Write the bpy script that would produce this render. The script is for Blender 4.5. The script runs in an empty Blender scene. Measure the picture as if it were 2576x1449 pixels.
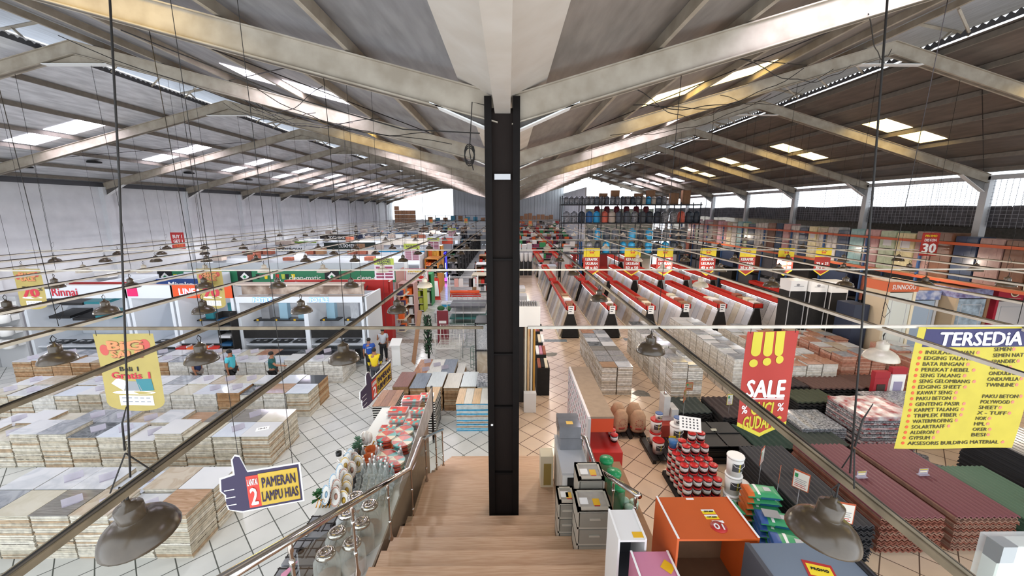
import bpy, bmesh, math, random
from math import sin, cos, pi, radians as R, floor as fl
from mathutils import Vector, Matrix
random.seed(7)
SC = bpy.context.scene
COL = SC.collection

# ------------------------------------------------------------------ camera
PITCH, YAW, EYE = 0.195, 0.0088, 7.3
cam = bpy.data.objects.new('camera', bpy.data.cameras.new('camera'))
COL.objects.link(cam)
cam.data.sensor_width = 36.0
cam.data.lens = 1000.0 / 2576 * 36.0
cam.data.clip_start = 0.05
cam.data.clip_end = 400
cam.location = (0, 0, EYE)
cam.rotation_euler = (pi / 2 - PITCH, 0, -YAW)
SC.camera = cam

# ------------------------------------------------------------------ world
W = bpy.data.worlds.new('daylight')
SC.world = W
W.use_nodes = True
_b = W.node_tree.nodes['Background']
_b.inputs[0].default_value = (0.86, 0.93, 1.0, 1)
_b.inputs[1].default_value = 3.0

# ------------------------------------------------------------------ exposure
SC.view_settings.view_transform = 'Standard'
SC.view_settings.look = 'None'
SC.view_settings.gamma = 1.0
SC.view_settings.use_curve_mapping = False
SC.view_settings.exposure = -0.05
SC.cycles.max_bounces = 6
SC.cycles.diffuse_bounces = 4
SC.cycles.glossy_bounces = 3
SC.cycles.transmission_bounces = 5
SC.cycles.transparent_max_bounces = 10
SC.cycles.sample_clamp_indirect = 4.0
SC.cycles.caustics_reflective = False
SC.cycles.caustics_refractive = False

# ------------------------------------------------------------------ helpers
def lin(h):
    h = h.lstrip('#')
    o = []
    for i in (0, 2, 4):
        c = int(h[i:i + 2], 16) / 255
        o.append(c / 12.92 if c <= 0.04045 else ((c + 0.055) / 1.055) ** 2.4)
    return (o[0], o[1], o[2], 1)

_M = {}
def M(name, col='#808080', rough=0.6, metal=0.0, noise=0.0, scale=6.0, col2=None, emit=0, alpha=1.0, trans=0.0, spec=0.5, coat=0, stretch=None, bump=0):
    """procedural material; noise mixes col with col2 (or a darker col)"""
    if name in _M:
        return _M[name]
    m = bpy.data.materials.new(name)
    m.use_nodes = True
    nt = m.node_tree
    b = nt.nodes['Principled BSDF']
    b.inputs['Roughness'].default_value = rough
    b.inputs['Metallic'].default_value = metal
    b.inputs['Specular IOR Level'].default_value = spec
    if coat:
        b.inputs['Coat Weight'].default_value = coat
    c = lin(col)
    b.inputs['Base Color'].default_value = c
    if noise:
        tc = nt.nodes.new('ShaderNodeTexCoord')
        n = nt.nodes.new('ShaderNodeTexNoise')
        n.inputs['Scale'].default_value = scale
        n.inputs['Detail'].default_value = 4
        src = tc.outputs['Object']
        if stretch:
            mp = nt.nodes.new('ShaderNodeMapping')
            mp.inputs['Scale'].default_value = stretch
            nt.links.new(src, mp.inputs[0])
            src = mp.outputs[0]
        nt.links.new(src, n.inputs['Vector'])
        r = nt.nodes.new('ShaderNodeMapRange')
        r.inputs[1].default_value = 0.35
        r.inputs[2].default_value = 0.65
        nt.links.new(n.outputs['Fac'], r.inputs[0])
        x = nt.nodes.new('ShaderNodeMix')
        x.data_type = 'RGBA'
        x.inputs['A'].default_value = c
        c2 = lin(col2) if col2 else tuple(v * (1 - noise) for v in c[:3]) + (1,)
        x.inputs['B'].default_value = c2
        nt.links.new(r.outputs[0], x.inputs['Factor'])
        nt.links.new(x.outputs['Result'], b.inputs['Base Color'])
        if bump:
            bp = nt.nodes.new('ShaderNodeBump')
            bp.inputs['Strength'].default_value = bump
            bp.inputs['Distance'].default_value = 0.02
            nt.links.new(n.outputs['Fac'], bp.inputs['Height'])
            nt.links.new(bp.outputs[0], b.inputs['Normal'])
    if emit:
        b.inputs['Emission Color'].default_value = c
        b.inputs['Emission Strength'].default_value = emit
    if trans:
        b.inputs['Transmission Weight'].default_value = trans
    if alpha < 1:
        b.inputs['Alpha'].default_value = alpha
    _M[name] = m
    return m

class MB:
    """collects shapes into one mesh"""
    def __init__(s):
        s.v, s.f, s.mi, s.ms = [], [], [], []
        s.sm = []
    def mat(s, m):
        if m not in s.ms:
            s.ms.append(m)
        return s.ms.index(m)
    def add(s, vs, fs, m, smooth=False):
        k = len(s.v)
        i = s.mat(m)
        s.v.extend([tuple(v) for v in vs])
        for f in fs:
            s.f.append(tuple(a + k for a in f))
            s.mi.append(i)
            s.sm.append(smooth)
        return s
    def box(s, x0, x1, y0, y1, z0, z1, m, rz=0, c=None):
        vs = [(x0, y0, z0), (x1, y0, z0), (x1, y1, z0), (x0, y1, z0), (x0, y0, z1), (x1, y0, z1), (x1, y1, z1), (x0, y1, z1)]
        if rz:
            cx, cy = c or ((x0 + x1) / 2, (y0 + y1) / 2)
            a, b = cos(rz), sin(rz)
            vs = [(cx + (x - cx) * a - (y - cy) * b, cy + (x - cx) * b + (y - cy) * a, z) for x, y, z in vs]
        return s.add(vs, [(0, 3, 2, 1), (4, 5, 6, 7), (0, 1, 5, 4), (1, 2, 6, 5), (2, 3, 7, 6), (3, 0, 4, 7)], m)
    def hexa(s, b4, t4, m):
        return s.add(list(b4) + list(t4), [(0, 3, 2, 1), (4, 5, 6, 7), (0, 1, 5, 4), (1, 2, 6, 5), (2, 3, 7, 6), (3, 0, 4, 7)], m)
    def quad(s, a, b, c, d, m):
        return s.add([a, b, c, d], [(0, 1, 2, 3)], m)
    def plate(s, pts, nrm, t, m):
        n = Vector(nrm).normalized() * t
        k = len(pts)
        vs = [Vector(p) for p in pts] + [Vector(p) + n for p in pts]
        fs = [tuple(range(k))[::-1], tuple(range(k, 2 * k))] + [(i, (i + 1) % k, k + (i + 1) % k, k + i) for i in range(k)]
        return s.add(vs, fs, m)
    def tube(s, pts, r, m, n=8, cap=True):
        pts = [Vector(p) for p in pts]
        rr = r if isinstance(r, (list, tuple)) else [r] * len(pts)
        rings = []
        prev = None
        for i, p in enumerate(pts):
            d = (pts[min(i + 1, len(pts) - 1)] - pts[max(i - 1, 0)]).normalized()
            if prev is None:
                u = d.cross(Vector((0, 0, 1)))
                if u.length < 1e-3:
                    u = Vector((1, 0, 0))
                u.normalize()
            else:
                u = (prev - d * prev.dot(d)).normalized()
            prev = u
            w = d.cross(u)
            rings.append([p + (u * cos(2 * pi * k / n) + w * sin(2 * pi * k / n)) * rr[i] for k in range(n)])
        vs = [v for q in rings for v in q]
        fs = []
        for i in range(len(pts) - 1):
            for k in range(n):
                a, b = i * n + k, i * n + (k + 1) % n
                fs.append((a, b, b + n, a + n))
        if cap:
            fs.append(tuple(range(n))[::-1])
            fs.append(tuple(range(len(vs) - n, len(vs))))
        return s.add(vs, fs, m, smooth=n > 4)
    def lathe(s, prof, m, c=(0, 0, 0), n=20, smooth=True, sx=1, sy=1, wob=None):
        vs, fs = [], []
        for (r, z) in prof:
            for k in range(n):
                a = 2 * pi * k / n
                q = r * (1 + (wob(a, z) if wob else 0))
                vs.append((c[0] + q * cos(a) * sx, c[1] + q * sin(a) * sy, c[2] + z))
        for i in range(len(prof) - 1):
            for k in range(n):
                a, b = i * n + k, i * n + (k + 1) % n
                fs.append((a, b, b + n, a + n))
        fs.append(tuple(range(n))[::-1])
        fs.append(tuple(range(len(vs) - n, len(vs))))
        return s.add(vs, fs, m, smooth)
    def cyl(s, c, r, h, m, n=16, r2=None):
        return s.lathe([(r, 0), (r2 or r, h)], m, c, n)
    def sphere(s, c, r, m, n=12, sx=1, sy=1, sz=1):
        k = max(5, n // 2)
        return s.lathe([(max(1e-3, r * sin(pi * i / k)), -r * sz * cos(pi * i / k)) for i in range(k + 1)], m, c, n, True, sx, sy)
    def grid(s, fn, nu, nv, m, smooth=True):
        vs = [fn(i / nu, j / nv) for j in range(nv + 1) for i in range(nu + 1)]
        fs = [(j * (nu + 1) + i, j * (nu + 1) + i + 1, (j + 1) * (nu + 1) + i + 1, (j + 1) * (nu + 1) + i) for j in range(nv) for i in range(nu)]
        return s.add(vs, fs, m, smooth)
    def mesh(s, name, off=(0, 0, 0)):
        me = bpy.data.meshes.new(name)
        o = off
        me.from_pydata([(x - o[0], y - o[1], z - o[2]) for x, y, z in s.v], [], s.f)
        for m in s.ms:
            me.materials.append(m)
        me.polygons.foreach_set('material_index', s.mi)
        me.polygons.foreach_set('use_smooth', s.sm)
        me.update()
        return me
    def part(s, name, parent, label=None):
        """mesh given in the frame of its parent's location (world minus parent origin)"""
        o = bpy.data.objects.new(name, s.mesh(name, wloc(parent)))
        COL.objects.link(o)
        o.parent = parent
        if label:
            o['label'] = label
        return o
    def local(s, name, parent, label=None):
        o = bpy.data.objects.new(name, s.mesh(name))
        COL.objects.link(o)
        o.parent = parent
        if label:
            o['label'] = label
        return o
    def solo(s, name, label, cat, group=None, kind=None, loc=None):
        """a thing that is one mesh; verts in world space, origin at its base centre"""
        if loc is None:
            xs = [v[0] for v in s.v]; ys = [v[1] for v in s.v]; zs = [v[2] for v in s.v]
            loc = ((min(xs) + max(xs)) / 2, (min(ys) + max(ys)) / 2, min(zs))
        o = bpy.data.objects.new(name, s.mesh(name, loc))
        o.location = loc
        COL.objects.link(o)
        return tag(o, label, cat, group, kind)
    def struct(s, name, label=None):
        o = bpy.data.objects.new(name, s.mesh(name))
        COL.objects.link(o)
        o['kind'] = 'structure'
        if label:
            o['label'] = label
        return o

def wloc(o):
    v = Vector((0, 0, 0))
    while o is not None:
        v += o.location
        o = o.parent
    return v

def tag(o, label, cat, group=None, kind=None):
    o['label'] = label
    o['category'] = cat
    if group:
        o['group'] = group
    if kind:
        o['kind'] = kind
    return o

def thing(name, label, cat, loc=(0, 0, 0), rz=0, group=None):
    o = bpy.data.objects.new(name, None)
    o.empty_display_size = 0.1
    COL.objects.link(o)
    o.location = loc
    o.rotation_euler = (0, 0, rz)
    return tag(o, label, cat, group)

def dup(o, loc, rz=0, label=None, group=None, first=None):
    """copy of a thing with copies of its parts and their sub-parts"""
    r = o.copy(); COL.objects.link(r)
    r.location = loc
    r.rotation_euler = (0, 0, rz)
    if label: r['label'] = label
    if group: r['group'] = group
    for ch in list(o.children):
        c = ch.copy(); COL.objects.link(c); c.parent = r
        for g in list(ch.children):
            d = g.copy(); COL.objects.link(d); d.parent = c
    return r

class Rep:
    """first placing moves the prototype itself, later ones copy it"""
    def __init__(s, proto, group=None):
        s.p, s.used, s.g = proto, False, group
    def at(s, loc, rz=0, label=None):
        if not s.used:
            s.used = True
            s.p.location = loc
            s.p.rotation_euler = (0, 0, rz)
            if label: s.p['label'] = label
            if s.g: s.p['group'] = s.g
            return s.p
        return dup(s.p, loc, rz, label, s.g)

ORD = ['zeroth', 'first', 'second', 'third', 'fourth', 'fifth', 'sixth', 'seventh', 'eighth', 'ninth', 'tenth', 'eleventh', 'twelfth', 'thirteenth', 'fourteenth', 'fifteenth', 'sixteenth', 'seventeenth', 'eighteenth', 'nineteenth', 'twentieth', 'twenty-first', 'twenty-second', 'twenty-third', 'twenty-fourth', 'twenty-fifth', 'twenty-sixth']

# a pixel of the 2576x1449 photograph turned into a real place on a chosen plane
def ray(u, v):
    x = (u - 1288) / 1000.0
    y = -(v - 724.5) / 1000.0
    X, Y, Z = x, cos(PITCH) + y * sin(PITCH), -sin(PITCH) + y * cos(PITCH)
    c, s = cos(YAW), sin(YAW)
    return Vector((c * X + s * Y, -s * X + c * Y, Z))
def Fz(u, v, z=0.0):
    d = ray(u, v)
    return Vector((0, 0, EYE)) + d * ((z - EYE) / d.z)
def Fy(u, v, y):
    d = ray(u, v)
    return Vector((0, 0, EYE)) + d * (y / d.y)
def Fx(u, v, x):
    d = ray(u, v)
    return Vector((0, 0, EYE)) + d * (x / d.x)

# lettering: built-in font turned to mesh, in the XZ plane facing -Y
_TX = {}
def text_geo(s, bold=0.012, shear=0.0):
    k = (s, bold, shear)
    if k not in _TX:
        cu = bpy.data.curves.new('lettering', 'FONT')
        cu.body = s
        cu.size = 1
        cu.offset = bold
        cu.shear = shear
        cu.resolution_u = 2
        cu.align_x = 'LEFT'
        ob = bpy.data.objects.new('lettering', cu)
        me = bpy.data.meshes.new_from_object(ob)
        vs = [(v.co.x, v.co.y) for v in me.vertices]
        fs = [tuple(p.vertices) for p in me.polygons]
        bpy.data.objects.remove(ob)
        bpy.data.meshes.remove(me)
        bpy.data.curves.remove(cu)
        _TX[k] = (vs, fs)
    return _TX[k]

def put_text(mb, s, m, cx, cz, w=None, h=None, fr=None, bold=0.02, shear=0.0, d=0.0):
    """centred lettering fitted into w x h; fr maps (x, z, depth) of the sign to world"""
    vs, fs = text_geo(s, 0.0, shear)
    if not vs:
        return
    x0, x1 = min(v[0] for v in vs), max(v[0] for v in vs)
    y0, y1 = min(v[1] for v in vs), max(v[1] for v in vs)
    sx = (w / (x1 - x0)) if w else None
    sy = (h / (y1 - y0)) if h else None
    sx = sx or sy
    sy = sy or sx
    b = bold * .8
    for k, (ox, oz) in enumerate(((0, 0), (-b, 0), (b, 0), (0, b * .6), (0, -b * .6)) if b else ((0, 0),)):
        mb.add([fr(cx + (x + ox - (x0 + x1) / 2) * sx, cz + (y + oz - (y0 + y1) / 2) * sy, d + .0015 * k) for x, y in vs], fs, m)

def frame(o, ux=(1, 0, 0), uz=(0, 0, 1)):
    """sign frame: origin, right vector, up vector; depth goes toward the reader"""
    o, ux, uz = Vector(o), Vector(ux).normalized(), Vector(uz).normalized()
    n = ux.cross(uz)
    return lambda x, z, d=0.0: tuple(o + ux * x + uz * z + n * d)

def rect(mb, fr, x0, x1, z0, z1, m, d=0.0, t=None):
    a = [fr(x0, z0, d), fr(x1, z0, d), fr(x1, z1, d), fr(x0, z1, d)]
    if t is None:
        mb.add(a, [(0, 1, 2, 3)], m)
    else:
        b = [fr(x0, z0, d - t), fr(x1, z0, d - t), fr(x1, z1, d - t), fr(x0, z1, d - t)]
        mb.add(a + b, [(0, 1, 2, 3), (7, 6, 5, 4), (0, 4, 5, 1), (1, 5, 6, 2), (2, 6, 7, 3), (3, 7, 4, 0)], m)
def disc(mb, fr, cx, cz, rx, rz, m, d=0.0, n=20, a0=0, a1=2 * pi):
    k = [fr(cx + rx * cos(a0 + (a1 - a0) * i / n), cz + rz * sin(a0 + (a1 - a0) * i / n), d) for i in range(n)]
    mb.add(k, [tuple(range(n))], m)
def poly(mb, fr, pts, m, d=0.0, t=None):
    k = len(pts)
    a = [fr(x, z, d) for x, z in pts]
    if t is None:
        mb.add(a, [tuple(range(k))], m)
    else:
        b = [fr(x, z, d - t) for x, z in pts]
        mb.add(a + b, [tuple(range(k)), tuple(range(k, 2 * k))[::-1]] + [(i, k + i, k + (i + 1) % k, (i + 1) % k) for i in range(k)], m)
# ------------------------------------------------------------------ materials
WHITE = M('white_paint', '#e6e6e4', 0.5)
OFFW = M('off_white_wall', '#dedfe2', 0.8, noise=0.10, scale=1.5)
STEEL = M('painted_steel', '#aaa091', 0.6, noise=0.25, scale=3, col2='#968b7b')
STEELD = M('dark_steel', '#5d5854', 0.5, noise=0.2)
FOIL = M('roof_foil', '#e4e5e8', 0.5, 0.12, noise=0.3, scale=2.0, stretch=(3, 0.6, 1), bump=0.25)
FOILI = M('roof_foil_inner_dim', '#918f90', 0.5, 0.12, noise=0.3, scale=2.0, stretch=(3, 0.6, 1), bump=0.25)  # same foil as the outer slope, its dimmer light put into the colour
FOILRI = M('roof_foil_right_inner', '#8e867f', 0.5, 0.12, noise=0.3, scale=2.0, stretch=(3, 0.6, 1), bump=0.25)  # inner copy of the right foil, this slope's light put into the colour
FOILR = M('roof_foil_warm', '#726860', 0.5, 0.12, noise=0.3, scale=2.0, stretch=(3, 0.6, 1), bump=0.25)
ZINC = M('zinc', '#ccd0d6', 0.45, 0.15, noise=0.2, scale=5, stretch=(6, 0.3, 1))
SKYW = M('skylight_white', '#f2ecff', 0.5, emit=13)
SKYY = M('skylight_yellow', '#ffdc86', 0.5, emit=5)
GUT = M('gutter_paint', '#c6beb4', 0.7, noise=0.12, scale=2, col2='#bcb2a6')
COLB = M('column_black', '#120d0b', 0.75, noise=0.3, scale=8, spec=0.2)
COLG = M('column_web', '#241d1a', 0.8, spec=0.15, noise=0.2, scale=30, stretch=(8, 8, 0.2))
OAK = M('pale_wood', '#c9a98a', 0.5, noise=0.25, scale=3, stretch=(2, 20, 20), col2='#b08e6e')
CHROME = M('chrome', '#c9c3bd', 0.12, 1.0)
BRONZE = M('rail_steel', '#b3a59a', 0.18, 0.95)
IRON = M('iron', '#2a2422', 0.5, 0.4)
BLACK = M('black', '#141416', 0.45)
BLACKM = M('black_matt', '#1d1c1c', 0.85, noise=0.3)
RED = M('red', '#b3201c', 0.45)
REDB = M('bright_red', '#cf2f22', 0.45)
ORANGE = M('orange_red', '#cf4a26', 0.5)
ORNG = M('orange', '#e2641c', 0.5)
YEL = M('yellow', '#c6b63e', 0.6, noise=0.08, scale=4)
YELB = M('banner_yellow', '#b3a05a', 0.65, noise=0.1, scale=3)
YELL = M('bright_yellow', '#f0d423', 0.5)
NAVY = M('navy', '#2b2858', 0.55)
PURP = M('purple', '#2b1c42', 0.45)
CARD = M('cardboard', '#a67c5b', 0.85, noise=0.15, scale=6)
CARDR = M('red_carton', '#a8604a', 0.85, noise=0.2, scale=7)
CREAM = M('cream', '#e4d9bd', 0.7)
GREEN = M('green', '#2f8f55', 0.5)
GREENL = M('lime', '#b9c94a', 0.5)
BLUE = M('blue', '#1f6fb5', 0.5)
CYAN = M('cyan', '#2c9fd0', 0.5)
TEAL = M('teal', '#1d7680', 0.35)
PINK = M('pink', '#c77f99', 0.55)
GREYM = M('grey', '#8f9094', 0.5)
PURL = M('purlin_steel', '#7d756b', 0.6, noise=0.2)
GREYD = M('dark_grey', '#4a4b50', 0.6)
GREYL = M('light_grey', '#bfc0c2', 0.5)
LETW = M('white_letter', '#f4f4f2', 0.5)
LETD = M('dark_letter', '#2a2622', 0.6)
LETR = M('red_letter', '#c3283a', 0.5)
GLOWW = M('led_white', '#eaf4ff', 0.5, emit=9)
GLOWB = M('neon_blue', '#2a2bff', 0.5, emit=6)
GLOWC = M('neon_cyan', '#9adfff', 0.5, emit=6)
GLOWP = M('neon_pink', '#ff3fe0', 0.5, emit=4)
GLOWSC = M('screen_glow', '#dff2ff', 0.3, emit=2)
BROWN = M('brown_top', '#95826f', 0.75, noise=0.12)
SKIN = M('skin', '#9c6a4e', 0.6)
HAIR = M('hair', '#14110f', 0.7)
PLEAF = M('leaf', '#2d6b35', 0.55, noise=0.3, scale=20)
LAMPM = M('lamp_enamel', '#4e4233', 0.26, 0.0, noise=0.2, scale=9, col2='#43382b', spec=0.6)
LAMPL = M('lamp_enamel_pale', '#c9bfae', 0.35, 0.05, noise=0.15, scale=10)
LAMPI = M('lamp_inside', '#e8e4da', 0.4)
RAILM = M('rail_grime', '#877962', 0.6, noise=0.4, scale=4)
RAILW = M('rail_white', '#d9d2c4', 0.5, noise=0.2, scale=3)
CABLEB = M('cable_brown', '#4a4035', 0.7)
CABLE = M('cable_black', '#1c1815', 0.7)
WRAP = M('plastic_wrap', '#c4c6ca', 0.15, noise=0.45, scale=11, col2='#6d7076')

def nodes_mat(name, rough=0.5, spec=0.5):
    m = bpy.data.materials.new(name)
    m.use_nodes = True
    nt = m.node_tree
    b = nt.nodes['Principled BSDF']
    b.inputs['Roughness'].default_value = rough
    b.inputs['Specular IOR Level'].default_value = spec
    return m, nt, b
def N(nt, t, **k):
    n = nt.nodes.new(t)
    for a, v in k.items():
        setattr(n, a, v)
    return n

def tile_floor(name, c1, c2, grout, px, py, T=0.6, rough=0.22):
    m, nt, b = nodes_mat(name, rough)
    g = N(nt, 'ShaderNodeNewGeometry')
    mp = N(nt, 'ShaderNodeMapping')
    mp.vector_type = 'POINT'
    # rotate by 45 degrees about the grid point (px, py)
    a = pi / 4
    mp.inputs['Rotation'].default_value = (0, 0, a)
    x = px * cos(a) - py * sin(a); y = px * sin(a) + py * cos(a)
    mp.inputs['Location'].default_value = (-x + 600, -y + 600, 0)
    nt.links.new(g.outputs['Position'], mp.inputs[0])
    br = N(nt, 'ShaderNodeTexBrick')
    br.offset = 0
    br.squash = 1
    for k, v in (('Color1', c1), ('Color2', c2), ('Mortar', grout)):
        br.inputs[k].default_value = lin(v)
    br.inputs['Scale'].default_value = 1
    br.inputs['Brick Width'].default_value = T
    br.inputs['Row Height'].default_value = T
    br.inputs['Mortar Size'].default_value = 0.012
    br.inputs['Mortar Smooth'].default_value = 0.1
    nt.links.new(mp.outputs[0], br.inputs['Vector'])
    no = N(nt, 'ShaderNodeTexNoise')
    no.inputs['Scale'].default_value = 1.3
    no.inputs['Detail'].default_value = 5
    nt.links.new(g.outputs['Position'], no.inputs['Vector'])
    mx = N(nt, 'ShaderNodeMix', data_type='RGBA', blend_type='MULTIPLY')
    mx.inputs['Factor'].default_value = 0.25
    nt.links.new(br.outputs['Color'], mx.inputs['A'])
    nt.links.new(no.outputs['Fac'], mx.inputs['B'])
    nt.links.new(mx.outputs['Result'], b.inputs['Base Color'])
    mr = N(nt, 'ShaderNodeMapRange')
    mr.inputs[3].default_value = rough
    mr.inputs[4].default_value = rough + 0.5
    nt.links.new(br.outputs['Fac'], mr.inputs[0])
    nt.links.new(mr.outputs[0], b.inputs['Roughness'])
    _M[name] = m
    return m

LIN = lin
def marble(name, base, vein, sc=2.0, amt=0.5, stretch=(1, 1, 1), rough=0.08):
    m, nt, b = nodes_mat(name, rough)
    g = N(nt, 'ShaderNodeNewGeometry')
    mp = N(nt, 'ShaderNodeMapping')
    mp.inputs['Scale'].default_value = stretch
    mp.inputs['Rotation'].default_value = (0, 0, 0.4)
    nt.links.new(g.outputs['Position'], mp.inputs[0])
    no = N(nt, 'ShaderNodeTexNoise')
    no.inputs['Scale'].default_value = sc
    no.inputs['Detail'].default_value = 6
    no.inputs['Distortion'].default_value = 1.2
    nt.links.new(mp.outputs[0], no.inputs['Vector'])
    cr = N(nt, 'ShaderNodeValToRGB')
    e = cr.color_ramp.elements
    lin = lambda h: tuple(q * (.80 if i < 3 else 1) for i, q in enumerate(LIN(h)))
    e[0].position = 0.38; e[0].color = lin(base)
    e[1].position = 0.62; e[1].color = lin(base)
    mid = e.new(0.5)
    bb, vv = lin(base), lin(vein)
    mid.color = tuple(bb[i] * (1 - amt) + vv[i] * amt for i in range(3)) + (1,)
    nt.links.new(no.outputs['Fac'], cr.inputs[0])
    nt.links.new(cr.outputs[0], b.inputs['Base Color'])
    _M[name] = m
    return m

# names of these finishes are used in labels
TOPS = [
    (marble('marble_white', '#e3e5e8', '#b9bfc8', 1.2, 0.5), 'white marble'),
    (marble('plain_white', '#e9eaec', '#dfe2e6', 1, 0.3), 'plain white'),
    (marble('grey_marble', '#b4b8be', '#8b9098', 1.6, 0.8), 'grey marble'),
    (marble('beige_stone', '#cfc3b2', '#b8a78f', 2.0, 0.7), 'beige stone'),
    (marble('cream_stone', '#ddd8c8', '#c9c1aa', 1.2, 0.5), 'cream stone'),
    (marble('dark_marble', '#4d5257', '#9aa0a5', 2.4, 0.6), 'dark grey marble'),
    (marble('wood_tile', '#c9a88c', '#a98667', 2.0, 0.9, (0.6, 8, 1)), 'wood grain'),
    (marble('pale_blue_white', '#dfe6f0', '#ccd6e6', 1.0, 0.4), 'bluish white'),
    (marble('grey_wood', '#9a9791', '#7e7b76', 2.0, 0.9, (0.6, 8, 1)), 'grey wood'),
    (marble('black_stone', '#23242a', '#3a3b42', 3.0, 0.6), 'black'),
    (marble('terrazzo', '#c3c1c0', '#7d8087', 22.0, 0.9), 'speckled grey'),
    (marble('terracotta', '#c79a82', '#a77a62', 3.0, 0.7), 'terracotta'),
]

def cartons_mat(name, cols, h, seam='#4c4238', thr=0.10, emitless=True):
    """stacked flat cartons: layers of height h that differ in colour, dark seam between"""
    m, nt, b = nodes_mat(name, 0.8, 0.3)
    g = N(nt, 'ShaderNodeNewGeometry')
    sp = N(nt, 'ShaderNodeSeparateXYZ')
    nt.links.new(g.outputs['Position'], sp.inputs[0])
    no = N(nt, 'ShaderNodeTexNoise')
    no.inputs['Scale'].default_value = 3.0
    nt.links.new(g.outputs['Position'], no.inputs['Vector'])
    wob = N(nt, 'ShaderNodeMath', operation='MULTIPLY_ADD')
    wob.inputs[1].default_value = h * 0.7
    nt.links.new(no.outputs['Fac'], wob.inputs[0])
    nt.links.new(sp.outputs['Z'], wob.inputs[2])
    dv = N(nt, 'ShaderNodeMath', operation='DIVIDE')
    dv.inputs[1].default_value = h
    nt.links.new(wob.outputs[0], dv.inputs[0])
    fr = N(nt, 'ShaderNodeMath', operation='FRACT')
    nt.links.new(dv.outputs[0], fr.inputs[0])
    flr = N(nt, 'ShaderNodeMath', operation='FLOOR')
    nt.links.new(dv.outputs[0], flr.inputs[0])
    oi = N(nt, 'ShaderNodeObjectInfo')
    cb = N(nt, 'ShaderNodeCombineXYZ')
    nt.links.new(flr.outputs[0], cb.inputs[0])
    nt.links.new(oi.outputs['Random'], cb.inputs[1])
    wn = N(nt, 'ShaderNodeTexWhiteNoise', noise_dimensions='3D')
    nt.links.new(cb.outputs[0], wn.inputs['Vector'])
    cr = N(nt, 'ShaderNodeValToRGB')
    cr.color_ramp.interpolation = 'CONSTANT'
    e = cr.color_ramp.elements
    e[0].color = lin(cols[0]); e[0].position = 0
    e[1].color = lin(cols[-1]); e[1].position = (len(cols) - 1) / len(cols)
    for i, c in enumerate(cols[1:-1]):
        q = e.new((i + 1) / len(cols)); q.color = lin(c)
    nt.links.new(wn.outputs['Value'], cr.inputs[0])
    n2 = N(nt, 'ShaderNodeTexNoise')
    n2.inputs['Scale'].default_value = 9
    n2.inputs['Detail'].default_value = 5
    nt.links.new(g.outputs['Position'], n2.inputs['Vector'])
    mu = N(nt, 'ShaderNodeMix', data_type='RGBA', blend_type='MULTIPLY')
    mu.inputs['Factor'].default_value = 0.75
    nt.links.new(cr.outputs[0], mu.inputs['A'])
    ad = N(nt, 'ShaderNodeMapRange')
    ad.inputs[1].default_value = 0.3; ad.inputs[2].default_value = 0.6
    ad.inputs[3].default_value = 0.6; ad.inputs[4].default_value = 1.1
    nt.links.new(n2.outputs['Fac'], ad.inputs[0])
    nt.links.new(ad.outputs[0], mu.inputs['B'])
    lt = N(nt, 'ShaderNodeMath', operation='LESS_THAN')
    lt.inputs[1].default_value = thr
    nt.links.new(fr.outputs[0], lt.inputs[0])
    mx = N(nt, 'ShaderNodeMix', data_type='RGBA')
    nt.links.new(lt.outputs[0], mx.inputs['Factor'])
    nt.links.new(mu.outputs['Result'], mx.inputs['A'])
    mx.inputs['B'].default_value = lin(seam)
    nt.links.new(mx.outputs['Result'], b.inputs['Base Color'])
    _M[name] = m
    return m
CT_OLD = cartons_mat('old_cartons', ['#cfc8b8', '#bdb5a2', '#d8d2c4', '#c2b8a4', '#b39c80', '#cdc6b6'], 0.055)
CT_WHT = cartons_mat('white_cartons', ['#dad8d2', '#cfccc4', '#e2e0da', '#d2cdc2'], 0.045, '#6a635a')
CT_BRN = cartons_mat('brown_cartons', ['#a98562', '#b8946f', '#9c7752', '#c0a888'], 0.05, '#4c3626')
CT_RED = cartons_mat('reddish_cartons', ['#b58672', '#a8705c', '#c29c8a', '#b07a66'], 0.05, '#5a3026')
CT_PCK = cartons_mat('floor_packs', ['#d8d4cc', '#c4bdb0', '#e0ddd6', '#bfb4a2'], 0.07, '#6a6058', 0.2)
CT_BLU = cartons_mat('blue_packs', ['#3f93bb', '#6fb4d0', '#b9c6c6', '#4a9dc4', '#a99a88'], 0.075, '#d5dde0', 0.16)
# ------------------------------------------------------------------ structure
FLO_L = tile_floor('floor_tile_white', '#e2e3df', '#d6d8d4', '#555953', -6.46, 12.54)
FLO_R = tile_floor('floor_tile_cream', '#ecd2b6', '#e3c8ab', '#644c3b', 1.60, 13.55)
MB().quad((-24, -1, 0), (0, -1, 0), (0, 84, 0), (-24, 84, 0), FLO_L).struct('floor', 'white diagonal floor tiles with grey joints left of the centre columns')
MB().quad((0, -1, 0), (34, -1, 0), (34, 84, 0), (0, 84, 0), FLO_R).struct('floor', 'cream diagonal floor tiles with brown joints right of the centre columns')
# pebble inlay bands that cross the aisles
PEB = M('pebble_inlay', '#9aa3a6', 0.5, noise=0.9, scale=26, col2='#4c5f66')
PEBL = M('pebble_inlay_brown', '#b5ada0', 0.5, noise=0.9, scale=18, col2='#5d5248')
MB().box(1.4, 3.3, 21.3, 21.75, 0, 0.004, PEB).struct('trim_1')
MB().box(6.6, 8.2, 21.5, 21.9, 0, 0.004, PEB).struct('trim_2')
MB().box(-6.9, -3.2, 21.2, 21.8, 0, 0.004, PEBL).struct('trim_3')
MB().box(-6.6, -2.6, 39.0, 39.8, 0, 0.004, PEBL).struct('trim_4')
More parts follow.
